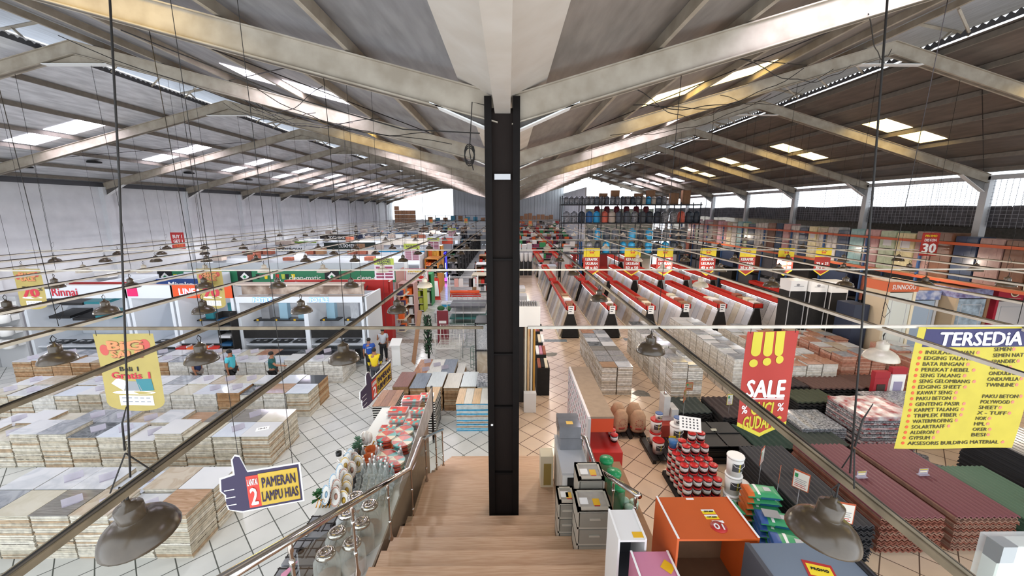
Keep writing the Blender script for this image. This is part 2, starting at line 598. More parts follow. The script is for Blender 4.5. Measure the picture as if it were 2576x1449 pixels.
# worn grey patches in the cream floor
PATCH = M('worn_patch', '#8f8b80', 0.6, noise=0.3)
for i, (x, y, s) in enumerate([(2.2, 19.4, 0.45), (5.35, 14.9, 0.5), (2.9, 12.9, 0.4)]):
    a = [(x + s * cos(t + random.uniform(-.2, .2)) * random.uniform(.6, 1), y + s * .8 * sin(t) * random.uniform(.6, 1), 0.003) for t in [k * pi / 4 for k in range(8)]]
    q = MB().add(a, [tuple(range(8))], PATCH).solo('floor_patch', ['grey worn patch in the cream floor beside the far speckled tile stacks', 'grey floor patch at the front corner of the tall carton stacks', 'grey worn floor patch behind the red cabinet'][i], 'floor patch', kind='stuff')

XR, XL = -12.0, 10.8
def zl(x):   # rafter top, left hall
    return 8.86 + 0.25 * abs(x) if x > XR else 11.86 - 0.256 * (abs(x) - 12)
def zr(x):
    return 8.86 + 0.283 * x if x < XL else 11.92 - 0.285 * (x - XL)
Z_SH = 0.20

# left wall with pilasters
w = MB()
w.box(-24.3, -24.0, -1, 84, 0, 8.95, OFFW)
w.struct('wall_left')
SKIRT = M('grubby_seam', '#b9b6b0', 0.8)
FY = [6.05 + 6.12 * k for k in range(13)]
for k, y in enumerate(FY):
    MB().box(-24.0, -23.75, y - 0.25, y + 0.25, 0, 8.6, OFFW).struct('trim_%d' % (10 + k))
# far walls
GLOWALL = M('lit_fibreglass', '#f4fbff', 0.6, emit=1.9)
CORW = M('white_sheet_wall', '#dfe4e8', 0.6, noise=0.15, scale=2, stretch=(6, 1, 0.1))
w = MB()
w.add([(-24, 84, 5.2), (-11.4, 84, 5.2), (-11.4, 84, 11.9), (-12, 84, 12.0), (-24, 84, 9.0)], [(0, 1, 2, 3, 4)], GLOWALL)
w.struct('window_1', 'daylight glowing through the translucent left part of the far gable')
w = MB()
w.box(-24, -11.4, 84, 84.2, 0, 5.2, CORW)
for i in range(38):
    x = -11.4 + i * 0.6
    w.box(x, x + 0.45, 84.0, 84.3, 0, (zl(x) if x < 0 else zr(x)) + 0.2, CORW)
    w.box(x + 0.45, x + 0.6, 84.08, 84.3, 0, (zl(x) if x < 0 else zr(x)) + 0.2, CORW)
w.struct('wall_back')
w = MB()
w.box(11.3, 11.5, 60, 84, 0, 10.5, CORW)
w.struct('wall_recess')
w = MB()
w.box(11.5, 21.6, 60, 60.2, 0, 7.4, M('green_grey_wall', '#9fa89c', 0.8, noise=0.2))
w.struct('wall_back_right')

# right side: low wall, dark tarpaulin band, wire mesh, posts
w = MB()
w.box(33.8, 34.0, -1, 84, 0, 6.2, M('grey_block_wall', '#8d8880', 0.9, noise=0.25))
w.struct('wall_right')
w = MB()
w.add([(21.75, -1, 7.42), (34, -1, 6.0), (34, 60, 6.0), (21.75, 60, 7.42)], [(0, 1, 2, 3)], M('lean_to_roof', '#6f6a64', 0.8, noise=0.3))
w.struct('roof_lean_to')
TARP = M('dark_tarpaulin', '#37373c', 0.7, noise=0.4, scale=3, col2='#55545a')
for k in range(10):
    y0 = -1 + k * 6.12
    m = MB()
    def tf(a, b, y0=y0):
        y = y0 + 6.1 * a
        return (21.82 + 0.05 * sin(y * 2.1) * b + 0.03 * sin(y * 5), y, 7.48 - 0.95 * b + 0.03 * sin(y * 1.3))
    m.grid(tf, 20, 6, TARP)
    m.solo('tarpaulin', ('dark tarpaulin hung along the right wall opening, sheet %s from the near end' % ORD[k + 1]), 'tarpaulin', group='dark tarpaulins along the right wall')
# wire mesh in each bay
MESHM = M('wire_mesh', '#8f9198', 0.5, 0.5)
for k in range(10):
    y0 = 6.05 + 6.12 * (k - 1)
    m = MB()
    z = 6.6
    while z < 8.6:
        m.box(21.68, 21.69, y0 + 0.15, y0 + 5.97, z, z + 0.012, MESHM)
        z += 0.16
    y = y0 + 0.2
    while y < y0 + 5.95:
        m.box(21.68, 21.69, y, y + 0.012, 6.5, 8.62, MESHM)
        y += 0.22
    m.struct('window_%d' % (20 + k), 'wire mesh over the open clerestory on the right side')
for k, y in enumerate([-0.07] + FY[:9]):
    MB().box(21.5, 21.8, y - 0.15, y + 0.15, 0, 8.75, GREYL).struct('support_post')
MB().box(21.5, 21.7, -1, 60, 8.6, 8.8, GREYL).struct('trim_40')
MB().box(-24, -23.85, -1, 84, 8.6, 8.85, GREYD).struct('trim_41')

# roof slopes with skylight openings
def slope(name, xa, xb, zf, y0, y1, px, mat, skip=()):
    yc = [11.25 + 6.12 * k for k in range(-1, 12)]
    xs = sorted(set([xa, xb] + [p for q in px for p in q]))
    ys = sorted(set([y0, y1] + [v for c in yc for v in (c - 0.55, c + 0.55) if y0 < v < y1]))
    m = MB()
    for i in range(len(xs) - 1):
        for j in range(len(ys) - 1):
            xm, ym = (xs[i] + xs[i + 1]) / 2, (ys[j] + ys[j + 1]) / 2
            hole = any(a < xm < b for a, b in px) and any(abs(ym - c) < 0.5 for n, c in enumerate(yc) if n not in skip)
            if hole:
                continue
            a, b, c, d = xs[i], xs[i + 1], ys[j], ys[j + 1]
            m.quad((a, c, zf(a) + Z_SH), (b, c, zf(b) + Z_SH), (b, d, zf(b) + Z_SH), (a, d, zf(a) + Z_SH), mat)
    m.struct(name)
    return yc
nwin = [60]
def panel(px, y, zf, mat, lab):
    m = MB()
    for a, b in px:
        m.quad((a, y - .55, zf(a) + Z_SH - .01), (b, y - .55, zf(b) + Z_SH - .01), (b, y + .55, zf(b) + Z_SH - .01), (a, y + .55, zf(a) + Z_SH - .01), mat)
    m.struct('window_%d' % nwin[0], lab)
    nwin[0] += 1
PLF = [(-20.1, -18.58), (-18.42, -16.9)]
PLN = [(-7.1, -5.75), (-5.6, -4.2)]
PRN = [(3.4, 4.9), (5.05, 6.7)]
PRF = [(14.9, 16.3), (16.45, 17.8)]
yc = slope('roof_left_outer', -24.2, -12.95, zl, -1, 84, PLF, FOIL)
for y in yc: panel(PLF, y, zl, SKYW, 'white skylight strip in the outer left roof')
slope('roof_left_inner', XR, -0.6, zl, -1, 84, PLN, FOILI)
for n, y in enumerate(yc): panel(PLN, y, zl, SKYY if n in (0, 2) else SKYW, 'skylight strip in the inner left roof')
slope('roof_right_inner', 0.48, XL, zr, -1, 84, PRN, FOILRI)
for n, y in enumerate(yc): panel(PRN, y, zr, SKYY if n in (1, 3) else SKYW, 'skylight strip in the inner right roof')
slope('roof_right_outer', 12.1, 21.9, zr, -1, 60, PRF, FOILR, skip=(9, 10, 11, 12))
for n, y in enumerate(yc[:8]): panel(PRF, y, zr, SKYY if n < 6 else SKYW, 'skylight strip in the outer right roof')
# raised ridge vents: higher cap sheet leaves a slot of daylight
def vent(name, xr, sgn, zf, y1):
    m = MB()
    xo = xr + sgn * 2.1
    zr0 = 12.62
    m.grid(lambda a, b: (xr - sgn * .7 + (xo - xr + sgn * .7) * a, -1 + (y1 + 1) * b, zr0 + .12 - abs(a * 2.8 - .7) * .23), 6, 2, ZINC, False)
    m.grid(lambda a, b: (xr - sgn * .7, -1 + (y1 + 1) * b, 11.95 + .8 * a), 1, 1, ZINC, False)
    m.struct(name)
    # corrugated cut edge of the lower sheets
    e = MB()
    n = int((y1 + 1) / 0.19)
    xe = xr + sgn * 1.0
    vs = []
    for i in range(n * 2 + 1):
        y = -1 + i * 0.095
        vs.append((xe + sgn * .02, y, zf(xe) + Z_SH - .14)); vs.append((xe, y, zf(xe) + Z_SH + (0.03 if i % 2 else -0.05)))
    fs = [(2 * i, 2 * i + 2, 2 * i + 3, 2 * i + 1) for i in range(n * 2)]
    e.add(vs, fs, GREYD)
    e.struct(name + '_edge')
vent('roof_vent_left', XR, -1, zl, 84)
vent('roof_vent_right', XL, 1, zr, 60)
nt_ = 0
for k, y in enumerate([-0.07] + FY):
    for (xr, sg, zf) in ((XR, -1, zl), (XL, 1, zr)):
        if xr == XL and y > 61: continue
        m = MB()
        m.tube([(xr - sg * .7, y, 12.6), (xr + sg * 2.1, y, 12.1)], 0.05, STEEL, 4)
        m.tube([(xr + sg * 1.0, y, zf(xr + sg)), (xr + sg * 1.6, y, 12.2)], 0.04, STEEL, 4)
        for j in (1.5, 3.0, 4.5):
            m.tube([(xr, y + j, zf(xr) + .1), (xr + sg * 1.0, y + j + .6, zf(xr + sg) + .12)], 0.035, STEEL, 4)
        m.struct('roof_vent_strut')

# purlins
def purlin(x, zf, y1):
    MB().box(x - .03, x + .03, -1, y1, zf(x) + .02, zf(x) + .18, STEEL if -12 < x < 11 else PURL).struct('roof_purlin')
for x in (-23.7, -22.0, -20.2, -18.5, -16.6, -14.8): purlin(x, zl, 84)
for x in (-11.4, -9.6, -7.8, -5.68, -3.9, -2.2): purlin(x, zl, 84)
for x in (2.1, 3.3, 4.98, 6.8, 8.4, 10.0): purlin(x, zr, 84)
for x in (12.2, 13.5, 14.8, 16.38, 18.0, 19.8, 21.3): purlin(x, zr, 60)

# portal frames
def beam(m, xa, xb, zf, y, d0, d1):
    za, zb = zf(xa), zf(xb)
    w = .055
    m.hexa([(xa, y - w, za - d0), (xb, y - w, zb - d1), (xb, y + w, zb - d1), (xa, y + w, za - d0)], [(xa, y - w, za), (xb, y - w, zb), (xb, y + w, zb), (xa, y + w, za)], STEEL)
    w = .11
    for o0, o1 in ((d0, d1), (0.02, .02)):
        m.hexa([(xa, y - w, za - o0 - .0), (xb, y - w, zb - o1), (xb, y + w, zb - o1), (xa, y + w, za - o0)], [(xa, y - w, za - o0 + .018), (xb, y - w, zb - o1 + .018), (xb, y + w, zb - o1 + .018), (xa, y + w, za - o0 + .018)], STEEL)
def haunch(m, x0, z0, x1, z1, zf, y):
    # triangular plate under the rafter between x0 and x1
    w = .05
    a = [(x0, y - w, zf(x0) - .3), (x1, y - w, zf(x1) - .34), (x0, y - w, z0)]
    b = [(p[0], y + w, p[2]) for p in a]
    m.add(a + b, [(0, 2, 1), (3, 4, 5), (0, 1, 4, 3), (1, 2, 5, 4), (2, 0, 3, 5)], STEELD)
    m.hexa([(x0, y - .11, z0 - .02), (x1, y - .11, z1 - .02), (x1, y + .11, z1 - .02), (x0, y + .11, z0 - .02)], [(x0, y - .11, z0), (x1, y - .11, z1), (x1, y + .11, z1), (x0, y + .11, z0)], WHITE)
for k, y in enumerate([-0.07] + FY):
    m = MB()
    beam(m, -24.0, XR, zl, y, .40, .36)
    beam(m, XR, -.15, zl, y, .36, .40)
    haunch(m, -.25, 8.42, -1.1, zl(-1.1) - .36, zl, y)
    haunch(m, -23.8, 8.1, -22.6, zl(-22.6) - .36, zl, y)
    m.box(XR - .9, XR + .9, y - .1, y + .1, zl(XR) - .62, zl(XR) - .6, WHITE)
    m.add([(XR - .9, y, zl(XR) - .61), (XR + .9, y, zl(XR) - .61), (XR, y, zl(XR) - .3)], [(0, 1, 2)], STEEL)
    m.struct('roof_frame')
    if y < 84:
        m = MB()
        beam(m, .05, XL, zr, y, .40, .36)
        haunch(m, .15, 8.42, 1.0, zr(1.0) - .36, zr, y)
        if y < 61:
            beam(m, XL, 21.6, zr, y, .36, .40)
            haunch(m, 21.4, 8.1, 20.2, zr(20.2) - .36, zr, y)
        m.box(XL - .9, XL + .9, y - .1, y + .1, zr(XL) - .62, zr(XL) - .6, WHITE)
        m.struct('roof_frame')
# diagonal braces in the roof plane of the nearest bays
for (xa, ya, xb, yb, zf) in [(-2.2, 6.1, -7.8, 12.1, zl), (-7.8, 6.1, -2.2, 12.1, zl), (2.1, 6.1, 8.4, 12.1, zr), (8.4, 6.1, 2.1, 12.1, zr), (-22, 18.3, -14.8, 24.4, zl), (13.5, 12.2, 21.3, 18.3, zr)]:
    MB().tube([(xa, ya, zf(xa) + .03), (xb, yb, zf(xb) + .03)], .012, IRON, 5).struct('roof_brace')
# flat soffit strip that covers the foil beside the gutter, joints of the foil
# valley gutter
for (a, b) in ((-1, 84),):
    m = MB()
    for s in (-1, 1):
        m.add([(-.08 + s * .63, a, 9.30), (-.08 + s * .63, b, 9.30), (-.08 + s * .63, b, 9.10), (-.08 + s * .63, a, 9.10)], [(0, 1, 2, 3)], GUT)
        m.add([(-.08 + s * .63, a, 9.10), (-.08 + s * .63, b, 9.10), (-.08 + s * .1, b, 8.83), (-.08 + s * .1, a, 8.83)], [(0, 1, 2, 3)], GUT)
    m.add([(-.18, a, 8.83), (-.18, b, 8.83), (.02, b, 8.83), (.02, a, 8.83)], [(0, 1, 2, 3)], GUT)
    m.box(-.19, .03, -1, 6.0, 8.63, 8.84, GUT)
    m.struct('roof_gutter', 'cream painted valley gutter overhead between the two roofs')
# centre columns (built-up H section, black)
def column(y):
    m = MB()
    m.box(-.335, -.235, y - .02, y + .4, 2.1 if y < 7 else 0, 8.84, COLB)
    m.box(.065, .165, y - .02, y + .4, 2.1 if y < 7 else 0, 8.84, COLB)
    m.box(-.235, .065, y + .06, y + .3, 2.1 if y < 7 else 0, 8.7, COLG)
    if y < 7:
        for z in (2.95, 4.15, 5.05, 6.55):
            m.box(-.235, .065, y + .0, y + .3, z, z + .03, COLB)
        m.box(-.20, .03, y - .025, y + .0, 7.72, 7.80, GREYL)
        m.box(-.29, -.255, y - .03, y - .02, 3.86, 3.89, LETW)
    return m
column(5.92).struct('support_column', 'tall black steel column rising from the stair landing to the gutter')
for y in FY[1:]: column(y).struct('support_column')
# the upper floor edge under the viewer
# ------------------------------------------------------------------ stairs
XS0, XS1 = -1.68, 1.47
WOODT = M('stair_planks', '#cfae90', 0.42, noise=0.5, scale=2.2, stretch=(1.5, 30, 30), col2='#bd9778')
NOSE = [(5.76 - .43 * k, 2.3 + .2 * k) for k in range(0, 11)]
m = MB()
m.box(XS0, XS1, 5.76, 7.06, 1.9, 2.1, WOODT)
for k, (y, z) in enumerate(NOSE):
    m.box(XS0, XS1, y - .43, y, z - .2, z, WOODT)
m.struct('stair_upper', 'pale plank stair flight in the foreground below the viewer')
m = MB()
for k in range(10):
    z = 2.1 - .19 * (k + 1)
    m.box(XS0, XS1, 7.06 + .344 * k, 7.06 + .344 * (k + 1), 0, z, WOODT)
m.struct('stair_lower', 'pale plank stair flight going down to the tiled floor')
SIDE = M('stair_side', '#a08d80', 0.25, noise=0.15, scale=3)
m = MB()
for x in (XS0 - .05, XS1):
    m.add([(x, 1.2, 0), (x, 10.5, 0), (x, 7.06, 1.95), (x, 5.76, 1.95), (x, 1.2, 4.1)], [(0, 1, 2, 3, 4)], SIDE)
    m.add([(x + .05, 1.2, 0), (x + .05, 10.5, 0), (x + .05, 7.06, 1.95), (x + .05, 5.76, 1.95), (x + .05, 1.2, 4.1)], [(4, 3, 2, 1, 0)], SIDE)
m.struct('stair_side_wall')
GLASS = bpy.data.materials.new('stair_glass')
GLASS.use_nodes = True
_nt = GLASS.node_tree
_nt.nodes.remove(_nt.nodes['Principled BSDF'])
_t = N(_nt, 'ShaderNodeBsdfTransparent'); _t.inputs[0].default_value = (0.86, 0.88, 0.86, 1)
_g = N(_nt, 'ShaderNodeBsdfGlossy'); _g.inputs['Roughness'].default_value = 0.04
_x = N(_nt, 'ShaderNodeMixShader'); _x.inputs[0].default_value = 0.10
_nt.links.new(_t.outputs[0], _x.inputs[1]); _nt.links.new(_g.outputs[0], _x.inputs[2])
_nt.links.new(_x.outputs[0], _nt.nodes['Material Output'].inputs[0])

def railing(name, label, x, path, posts, zfloor):
    t = thing(name, label, 'railing', (x, path[0][0], 0))
    MB().tube([(x, y, z) for y, z in path], .034, CHROME, 14).part('handrail', t)
    for (y, z0) in posts:
        # height of the rail above y
        for (a, b), (c, d) in zip(path, path[1:]):
            lo, hi = min(a, c), max(a, c)
            if lo <= y <= hi:
                zz = b + (d - b) * (y - a) / (c - a)
        m = MB()
        m.lathe([(.03, 0), (.034, .02), (.02, .07), (.014, .12), (.014, zz - z0 - .12), (.022, zz - z0 - .10), (.012, zz - z0)], BRONZE, (x, y, z0), 10)
        for q in (.25, .62):
            m.cyl((x, y, z0 + q), .022, .05, CHROME, 8)
        m.part('baluster', t)
    for i in range(len(posts) - 1):
        (ya, za), (yb, zb) = posts[i], posts[i + 1]
        def rz(y):
            for (a, b), (c, d) in zip(path, path[1:]):
                if min(a, c) <= y <= max(a, c):
                    return b + (d - b) * (y - a) / (c - a)
        s = -1 if yb < ya else 1
        y0, y1 = ya + s * .06, yb - s * .06
        f = MB()
        f.plate([(x, y0, za + .12), (x, y1, zb + .12), (x, y1, rz(y1) - .14), (x, y0, rz(y0) - .14)], (1, 0, 0), .01, GLASS)
        f.part('glass_panel', t, 'clear glass panel')
    return t
railing('stair_railing', 'chrome handrail with glass panels on the left side of the stairs', -1.6,
        [(1.55, 5.45), (5.7, 3.22), (6.55, 3.22), (8.75, 2.1)],
        [(2.5, 4.1), (3.55, 3.5), (4.65, 2.9), (5.8, 2.12), (6.9, 2.1), (7.9, 1.5), (8.7, 1.15)], None)
railing('stair_railing', 'chrome handrail with glass panels behind the drawer units, right of stairs', 1.4,
        [(3.75, 4.28), (5.7, 3.22), (6.55, 3.22), (8.75, 2.1)],
        [(3.85, 3.4), (4.7, 2.95), (5.8, 2.12), (6.9, 2.1), (7.9, 1.5), (8.7, 1.15)], None)
# ------------------------------------------------------------------ boxed tile stacks
def carton_mesh(w, d, h, j, mat):
    m = MB()
    k = 2
    for i in range(k):
        a = random.uniform(-j, j); b = random.uniform(-j, j); c = random.uniform(-j, j) * .5
        m.box(-w / 2 + a + c, w / 2 + a - c, -d / 2 + b, d / 2 + b, i * h / k + .002, (i + 1) * h / k, mat, rz=random.uniform(-.012, .012), c=(0, 0))
    return m.mesh('carton')
CARTONS = {}
def cartons(kind, w, d, h, j):
    key = (kind, w, d, h)
    if key not in CARTONS:
        CARTONS[key] = [carton_mesh(w - .035, d - .035, h, j, _M[kind]) for _ in range(6)]
    return random.choice(CARTONS[key])
BODIES = {}
def body(kind, w, d, h, j):
    key = (kind, w, d, round(h, 2))
    if key not in BODIES:
        L = []
        for _ in range(3):
            m = MB()
            z = 0
            while z < h - .03:
                t = min(random.uniform(.08, .13), h - z)
                a = random.uniform(-j, j); b = random.uniform(-j, j)
                m.box(-w / 2 + .014 + a, w / 2 - .014 + a, -d / 2 + .014 + b, d / 2 - .014 + b, z + .002, z + t, _M[kind], rz=random.uniform(-.006, .006), c=(0, 0))
                z += t
            L.append(m.mesh('carton_stack'))
        BODIES[key] = L
    return random.choice(BODIES[key])
TOPM = {}
def topmesh(i, w, d):
    if (i, w, d) not in TOPM:
        m = MB(); m.box(-w / 2 + .004, w / 2 - .004, -d / 2 + .004, d / 2 - .004, 0, .014, TOPS[i][0])
        TOPM[(i, w, d)] = m.mesh('display_tile')
    return TOPM[(i, w, d)]
def link(name, me, parent, loc=(0, 0, 0), rz=0):
    o = bpy.data.objects.new(name, me); COL.objects.link(o); o.parent = parent
    o.location = loc; o.rotation_euler = (0, 0, rz)
    return o
def stack(x, y, w, d, h, kind, top, label, group, detail=False, j=.006, cat='tile stack', z0=0):
    t = thing('tile_stack', label, cat, (x, y, z0), group=group)
    if detail:
        n = round(h / .105)
        hh = round(h / n, 3)
        for i in range(n):
            link('carton', cartons(kind, w, d, .105, j), t, (0, 0, i * .105), random.choice((0, pi)))
        h = n * .105
    else:
        link('cartons', body(kind, w, d, h, j), t)['kind'] = 'stuff'
    link('display_tile', topmesh(top, w, d), t, (random.uniform(-.01, .01), random.uniform(-.01, .01), h + .002))
    return h
CARDM = M('acrylic_card', '#bdb8c6', 0.2, alpha=0.6)
def card_mesh():
    m = MB()
    m.hexa([(-.16, -.01, 0), (.16, -.01, 0), (.16, 0, 0), (-.16, 0, 0)], [(-.16, .03, .15), (.16, .03, .15), (.16, .036, .15), (-.16, .036, .15)], CARDM)
    m.box(-.16, .11, -.05, .0, 0, .005, CARDM)
    for i, (a, b) in enumerate(((.10, .122), (.065, .085), (.03, .05))):
        m.add([(-.08, -.004 + a * .27, a), (.08 - .03 * i, -.004 + a * .27, a), (.08 - .03 * i, -.004 + b * .27, b), (-.08, -.004 + b * .27, b)], [(0, 1, 2, 3)], GREYM)
    return m.mesh('price_card')
CARDME = card_mesh()
def card(x, y, z, rz, label, group):
    o = bpy.data.objects.new('price_card', CARDME); COL.objects.link(o)
    o.location = (x, y, z); o.rotation_euler = (0, 0, rz)
    tag(o, label, 'price card', group)

rows = [  # y of the front edge, front/back depths, columns, right edge x, height, carton kinds, detail
    ('nearest left row', 7.25, (.8, .8), 6, -6.72, 1.02, True, [6, 0, 3, 8, 4, 2, 0, 1], [1, 3, 7, 0, 0, 0]),
    ('second left row', 10.35, (.8, .8), 11, -6.85, .90, True, [1, 7, 4, 1, 1, 7, 5, 2, 0, 4, 1], [4, 8, 8, 6, 0, 3, 2, 2, 4, 1, 1]),
    ('third left row', 13.15, (.8, .8), 14, -7.1, 0.90, False, [7, 6, 5, 0, 7, 4, 0, 1, 3, 1, 7, 3, 0, 4], [9, 7, 0, 4, 3, 1, 2, 0, 7, 1, 0, 4, 3, 1]),
    ('fourth left row', 15.95, (.75, .75), 17, -7.05, 1.0, False, [1, 0, 1, 7, 1, 0, 1, 0, 2, 0, 1, 7, 3, 1, 0, 7, 1], [9, 9, 5, 9, 11, 4, 0, 3, 2, 1, 5, 7, 0, 1, 2, 1, 0]),
]
for rn, y0, dd, n, xr, h, det, tf_, tb_ in rows:
    y = y0
    for half, (d, tops) in enumerate(zip(dd, (tf_, tb_))):
        for c in range(n):
            ti = tops[c % len(tops)]
            x = xr - .41 - c * .815
            kind = 'old_cartons'
            if det and rn.startswith('second') : kind = 'old_cartons'
            if rn.startswith('third'): kind = random.choice(['old_cartons', 'white_cartons', 'white_cartons', 'old_cartons']) if c != 3 else 'brown_cartons'
            if rn.startswith('third') and half == 1 and c == 0: kind = 'brown_cartons'
            if rn.startswith('fourth'): kind = 'white_cartons' if c < 9 else 'brown_cartons'
            hh = h + (random.choice((0, 0, .105, -.105)) if det else random.uniform(-.06, .06)) * (1 if half == 0 and c > 1 else .3 if c else 0)
            pos = '%s from aisle' % ORD[c + 1]
            hh = stack(x, y + d / 2, .805, d - .01, hh, kind, ti,
                       'tile stack, %s top, %s, %s half of %s' % (TOPS[ti][1], pos, ('front', 'back')[half], rn), 'boxed tile stacks of the ' + rn, detail=det, j=.011 if det else .008)
            if (c * 7 + half * 3 + len(rn)) % 5 in (0, 2, 3) and c > 0:
                card(x + .15, y + d * .45, hh + .018, .75, 'price card on %s half of %s, stack %s' % (('front', 'back')[half], rn, pos), 'price cards on the ' + rn)
        y += d
m = MB()
fr = frame((-7.25, 10.75, .972), (.92, .38, 0), (-.38, .92, 0))
rect(m, fr, -.17, .17, -.1, .1, LETW, 0, .008)
put_text(m, '10-21', LETD, 0, 0, .2, .06, fr, d=.002)
m.solo('printed_sheet', 'white printed sheet lying on the corner stack of the second left row', 'notice')

# right side tile stacks
def rrow(rn, xs, y0, n, w, d, h, kind, tops, hv=.05, det=False):
    for ci, x in enumerate(xs):
        for r in range(n):
            ti = random.choice(tops) if not isinstance(tops, dict) else tops[ci][r % len(tops[ci])]
            stack(x + w / 2, y0 + d / 2 + r * (d + .015), w - .012, d - .012, h + random.uniform(-hv, hv), kind if isinstance(kind, str) else random.choice(kind), ti,
                  'tile stack, %s top, %s from front, %s of %s' % (TOPS[ti][1], ORD[r + 1], ('left column', 'middle column', 'right column')[ci], rn), 'boxed tile stacks of ' + rn)
rrow('speckled pair by cabinet', [3.68, 4.31], 14.75, 8, .62, .6, 1.2, 'floor_packs', {0: [6, 10, 10, 8, 5, 0, 2, 11], 1: [0, 10, 10, 8, 1, 2, 0, 2]}, .02)
rrow('tall white block', [6.15, 6.75], 14.0, 9, .6, .62, 1.62, ['white_cartons', 'floor_packs'], {0: [2, 2, 10, 0, 2, 1, 10, 2, 5], 1: [0, 2, 8, 10, 1, 2, 0, 5, 1]}, .08)
rrow('block behind red banner', [8.75, 9.37], 14.5, 10, .61, .62, 1.55, 'white_cartons', {0: [2, 0, 2, 0, 1, 2, 10, 0, 1, 1], 1: [0, 2, 1, 10, 2, 0, 1, 2, 0, 1]}, .06)
rrow('salmon topped block', [11.2, 11.82, 12.44], 14.7, 9, .61, .62, 1.25, ['white_cartons', 'cardboard_cartons'] if False else 'white_cartons', {0: [11, 11, 0, 7, 2, 11, 0, 7, 11], 1: [11, 11, 7, 0, 11, 11, 7, 0, 2], 2: [11, 11, 0, 11, 7, 7, 11, 0, 0]}, .08)
rrow('near reddish block', [13.7, 14.32, 14.94], 15.3, 6, .61, .62, 1.4, 'reddish_cartons', {0: [2, 3, 0, 11, 0, 3, 2, 11, 0], 1: [2, 3, 3, 2, 11, 0, 0, 2, 3], 2: [3, 2, 0, 11, 2, 3, 0, 2, 11]}, .1)
rrow('far reddish block', [16.0, 16.62], 12.9, 6, .61, .62, 1.5, 'reddish_cartons', {0: [3, 2, 0, 3, 2, 11, 3, 2], 1: [2, 3, 3, 2, 0, 0, 3, 2]}, .1)

# plank and flooring packs left of the column
def packs(name, label, x0, x1, y0, y1, h, kind, top, n=1, z0=0, cat='flooring stack', grp=None):
    t = thing('flooring_stack', label, cat, ((x0 + x1) / 2, (y0 + y1) / 2, z0), group=grp)
    w, d = x1 - x0, y1 - y0
    link('packs', body(kind, round(w, 2), round(d, 2), h, .01), t)['kind'] = 'stuff'
    for i in range(n):
        me = MB(); me.box(-w / 2 + i * w / n + .004, -w / 2 + (i + 1) * w / n - .004, -d / 2, d / 2, h, h + .012, top if not isinstance(top, list) else top[i])
        o = bpy.data.objects.new('plank', me.mesh('plank')); COL.objects.link(o); o.parent = t
    return t
WP = [M('plank_tan', '#b98767', 0.4, noise=.4, scale=3, stretch=(14, 1, 1)), M('plank_brown', '#a06f55', 0.4, noise=.4, scale=3, stretch=(14, 1, 1)), M('plank_light', '#dcb888', 0.4, noise=.3, scale=3, stretch=(14, 1, 1)), M('plank_grey', '#7b8794', 0.4, noise=.3, scale=3, stretch=(14, 1, 1)), M('plank_rust', '#86574c', 0.4, noise=.3, scale=3, stretch=(14, 1, 1)), M('plank_pale', '#d8d8d0', 0.35, noise=.12, scale=3, stretch=(14, 1, 1)), M('plank_ivory', '#cfc9b8', 0.35, noise=.12, scale=3, stretch=(14, 1, 1)), M('plank_bluewhite', '#c8d0cf', 0.35, noise=.12, scale=3, stretch=(14, 1, 1))]
BLKP = cartons_mat('black_white_packs', ['#1d1b1a', '#2a2726'], 0.085, '#d8d4cc', 0.38)
packs('plank', 'waist high stack of black edged plank packs with tan tops', -4.5, -3.75, 12.1, 13.3, .95, 'black_white_packs', [WP[0], WP[1], WP[0]], 3)
for i, (c, l) in enumerate([(4, 'rust brown'), (3, 'slate grey'), (7, 'pale bluish white'), (6, 'ivory'), (7, 'pale grey green')]):
    x = -4.25 + i * .62
    packs('f', 'brown paper wrapped flooring stack with %s top behind the bakeware' % l, x, x + .58, 13.55, 14.9, .95 - .05 * (i % 2), 'brown_cartons', WP[c], 1, grp='flooring stacks in a row behind the bakeware')
packs('f', 'greyish flooring packs under a foil wrapped bundle beside the black column', -1.15, -.6, 13.55, 14.6, .9, 'floor_packs', WP[5])
MB().box(-1.18, -.58, 13.6, 14.4, .925, 1.12, WRAP).solo('wrapped_bundle', 'foil wrapped bundle lying on grey flooring packs beside the column', 'bundle')
packs('f', 'blue and silver flooring packs with four light wood planks, beside column', -1.76, -.68, 12.15, 13.3, 1.0, 'blue_packs', [WP[2], WP[6], WP[2], WP[5]], 4)
packs('f', 'slim stack of striped packs with one bright honey plank', -2.75, -2.4, 12.0, 13.1, 1.15, 'black_white_packs', WP[2])
packs('f', 'low wide stack of grey plank packs between flooring row and bed frames', -4.1, -2.35, 15.9, 17.6, .42, 'white_cartons', [WP[0], WP[5], WP[3]], 3)
packs('f', 'dull brown leftover pack leaning at right end of low grey stack', -2.3, -1.95, 16.2, 17.4, .3, 'brown_cartons', WP[5])
for i, (x, y, z) in enumerate([(-3.6, 16.3, .435), (-3.2, 16.8, .435), (-2.8, 16.5, .435), (-3.7, 17.2, .435)]):
    card(x, y, z, .4, 'clear price card on the low grey plank stack, %s one' % ('nearest', 'middle', 'right hand', 'farthest')[i], 'price cards on the low grey plank stack')
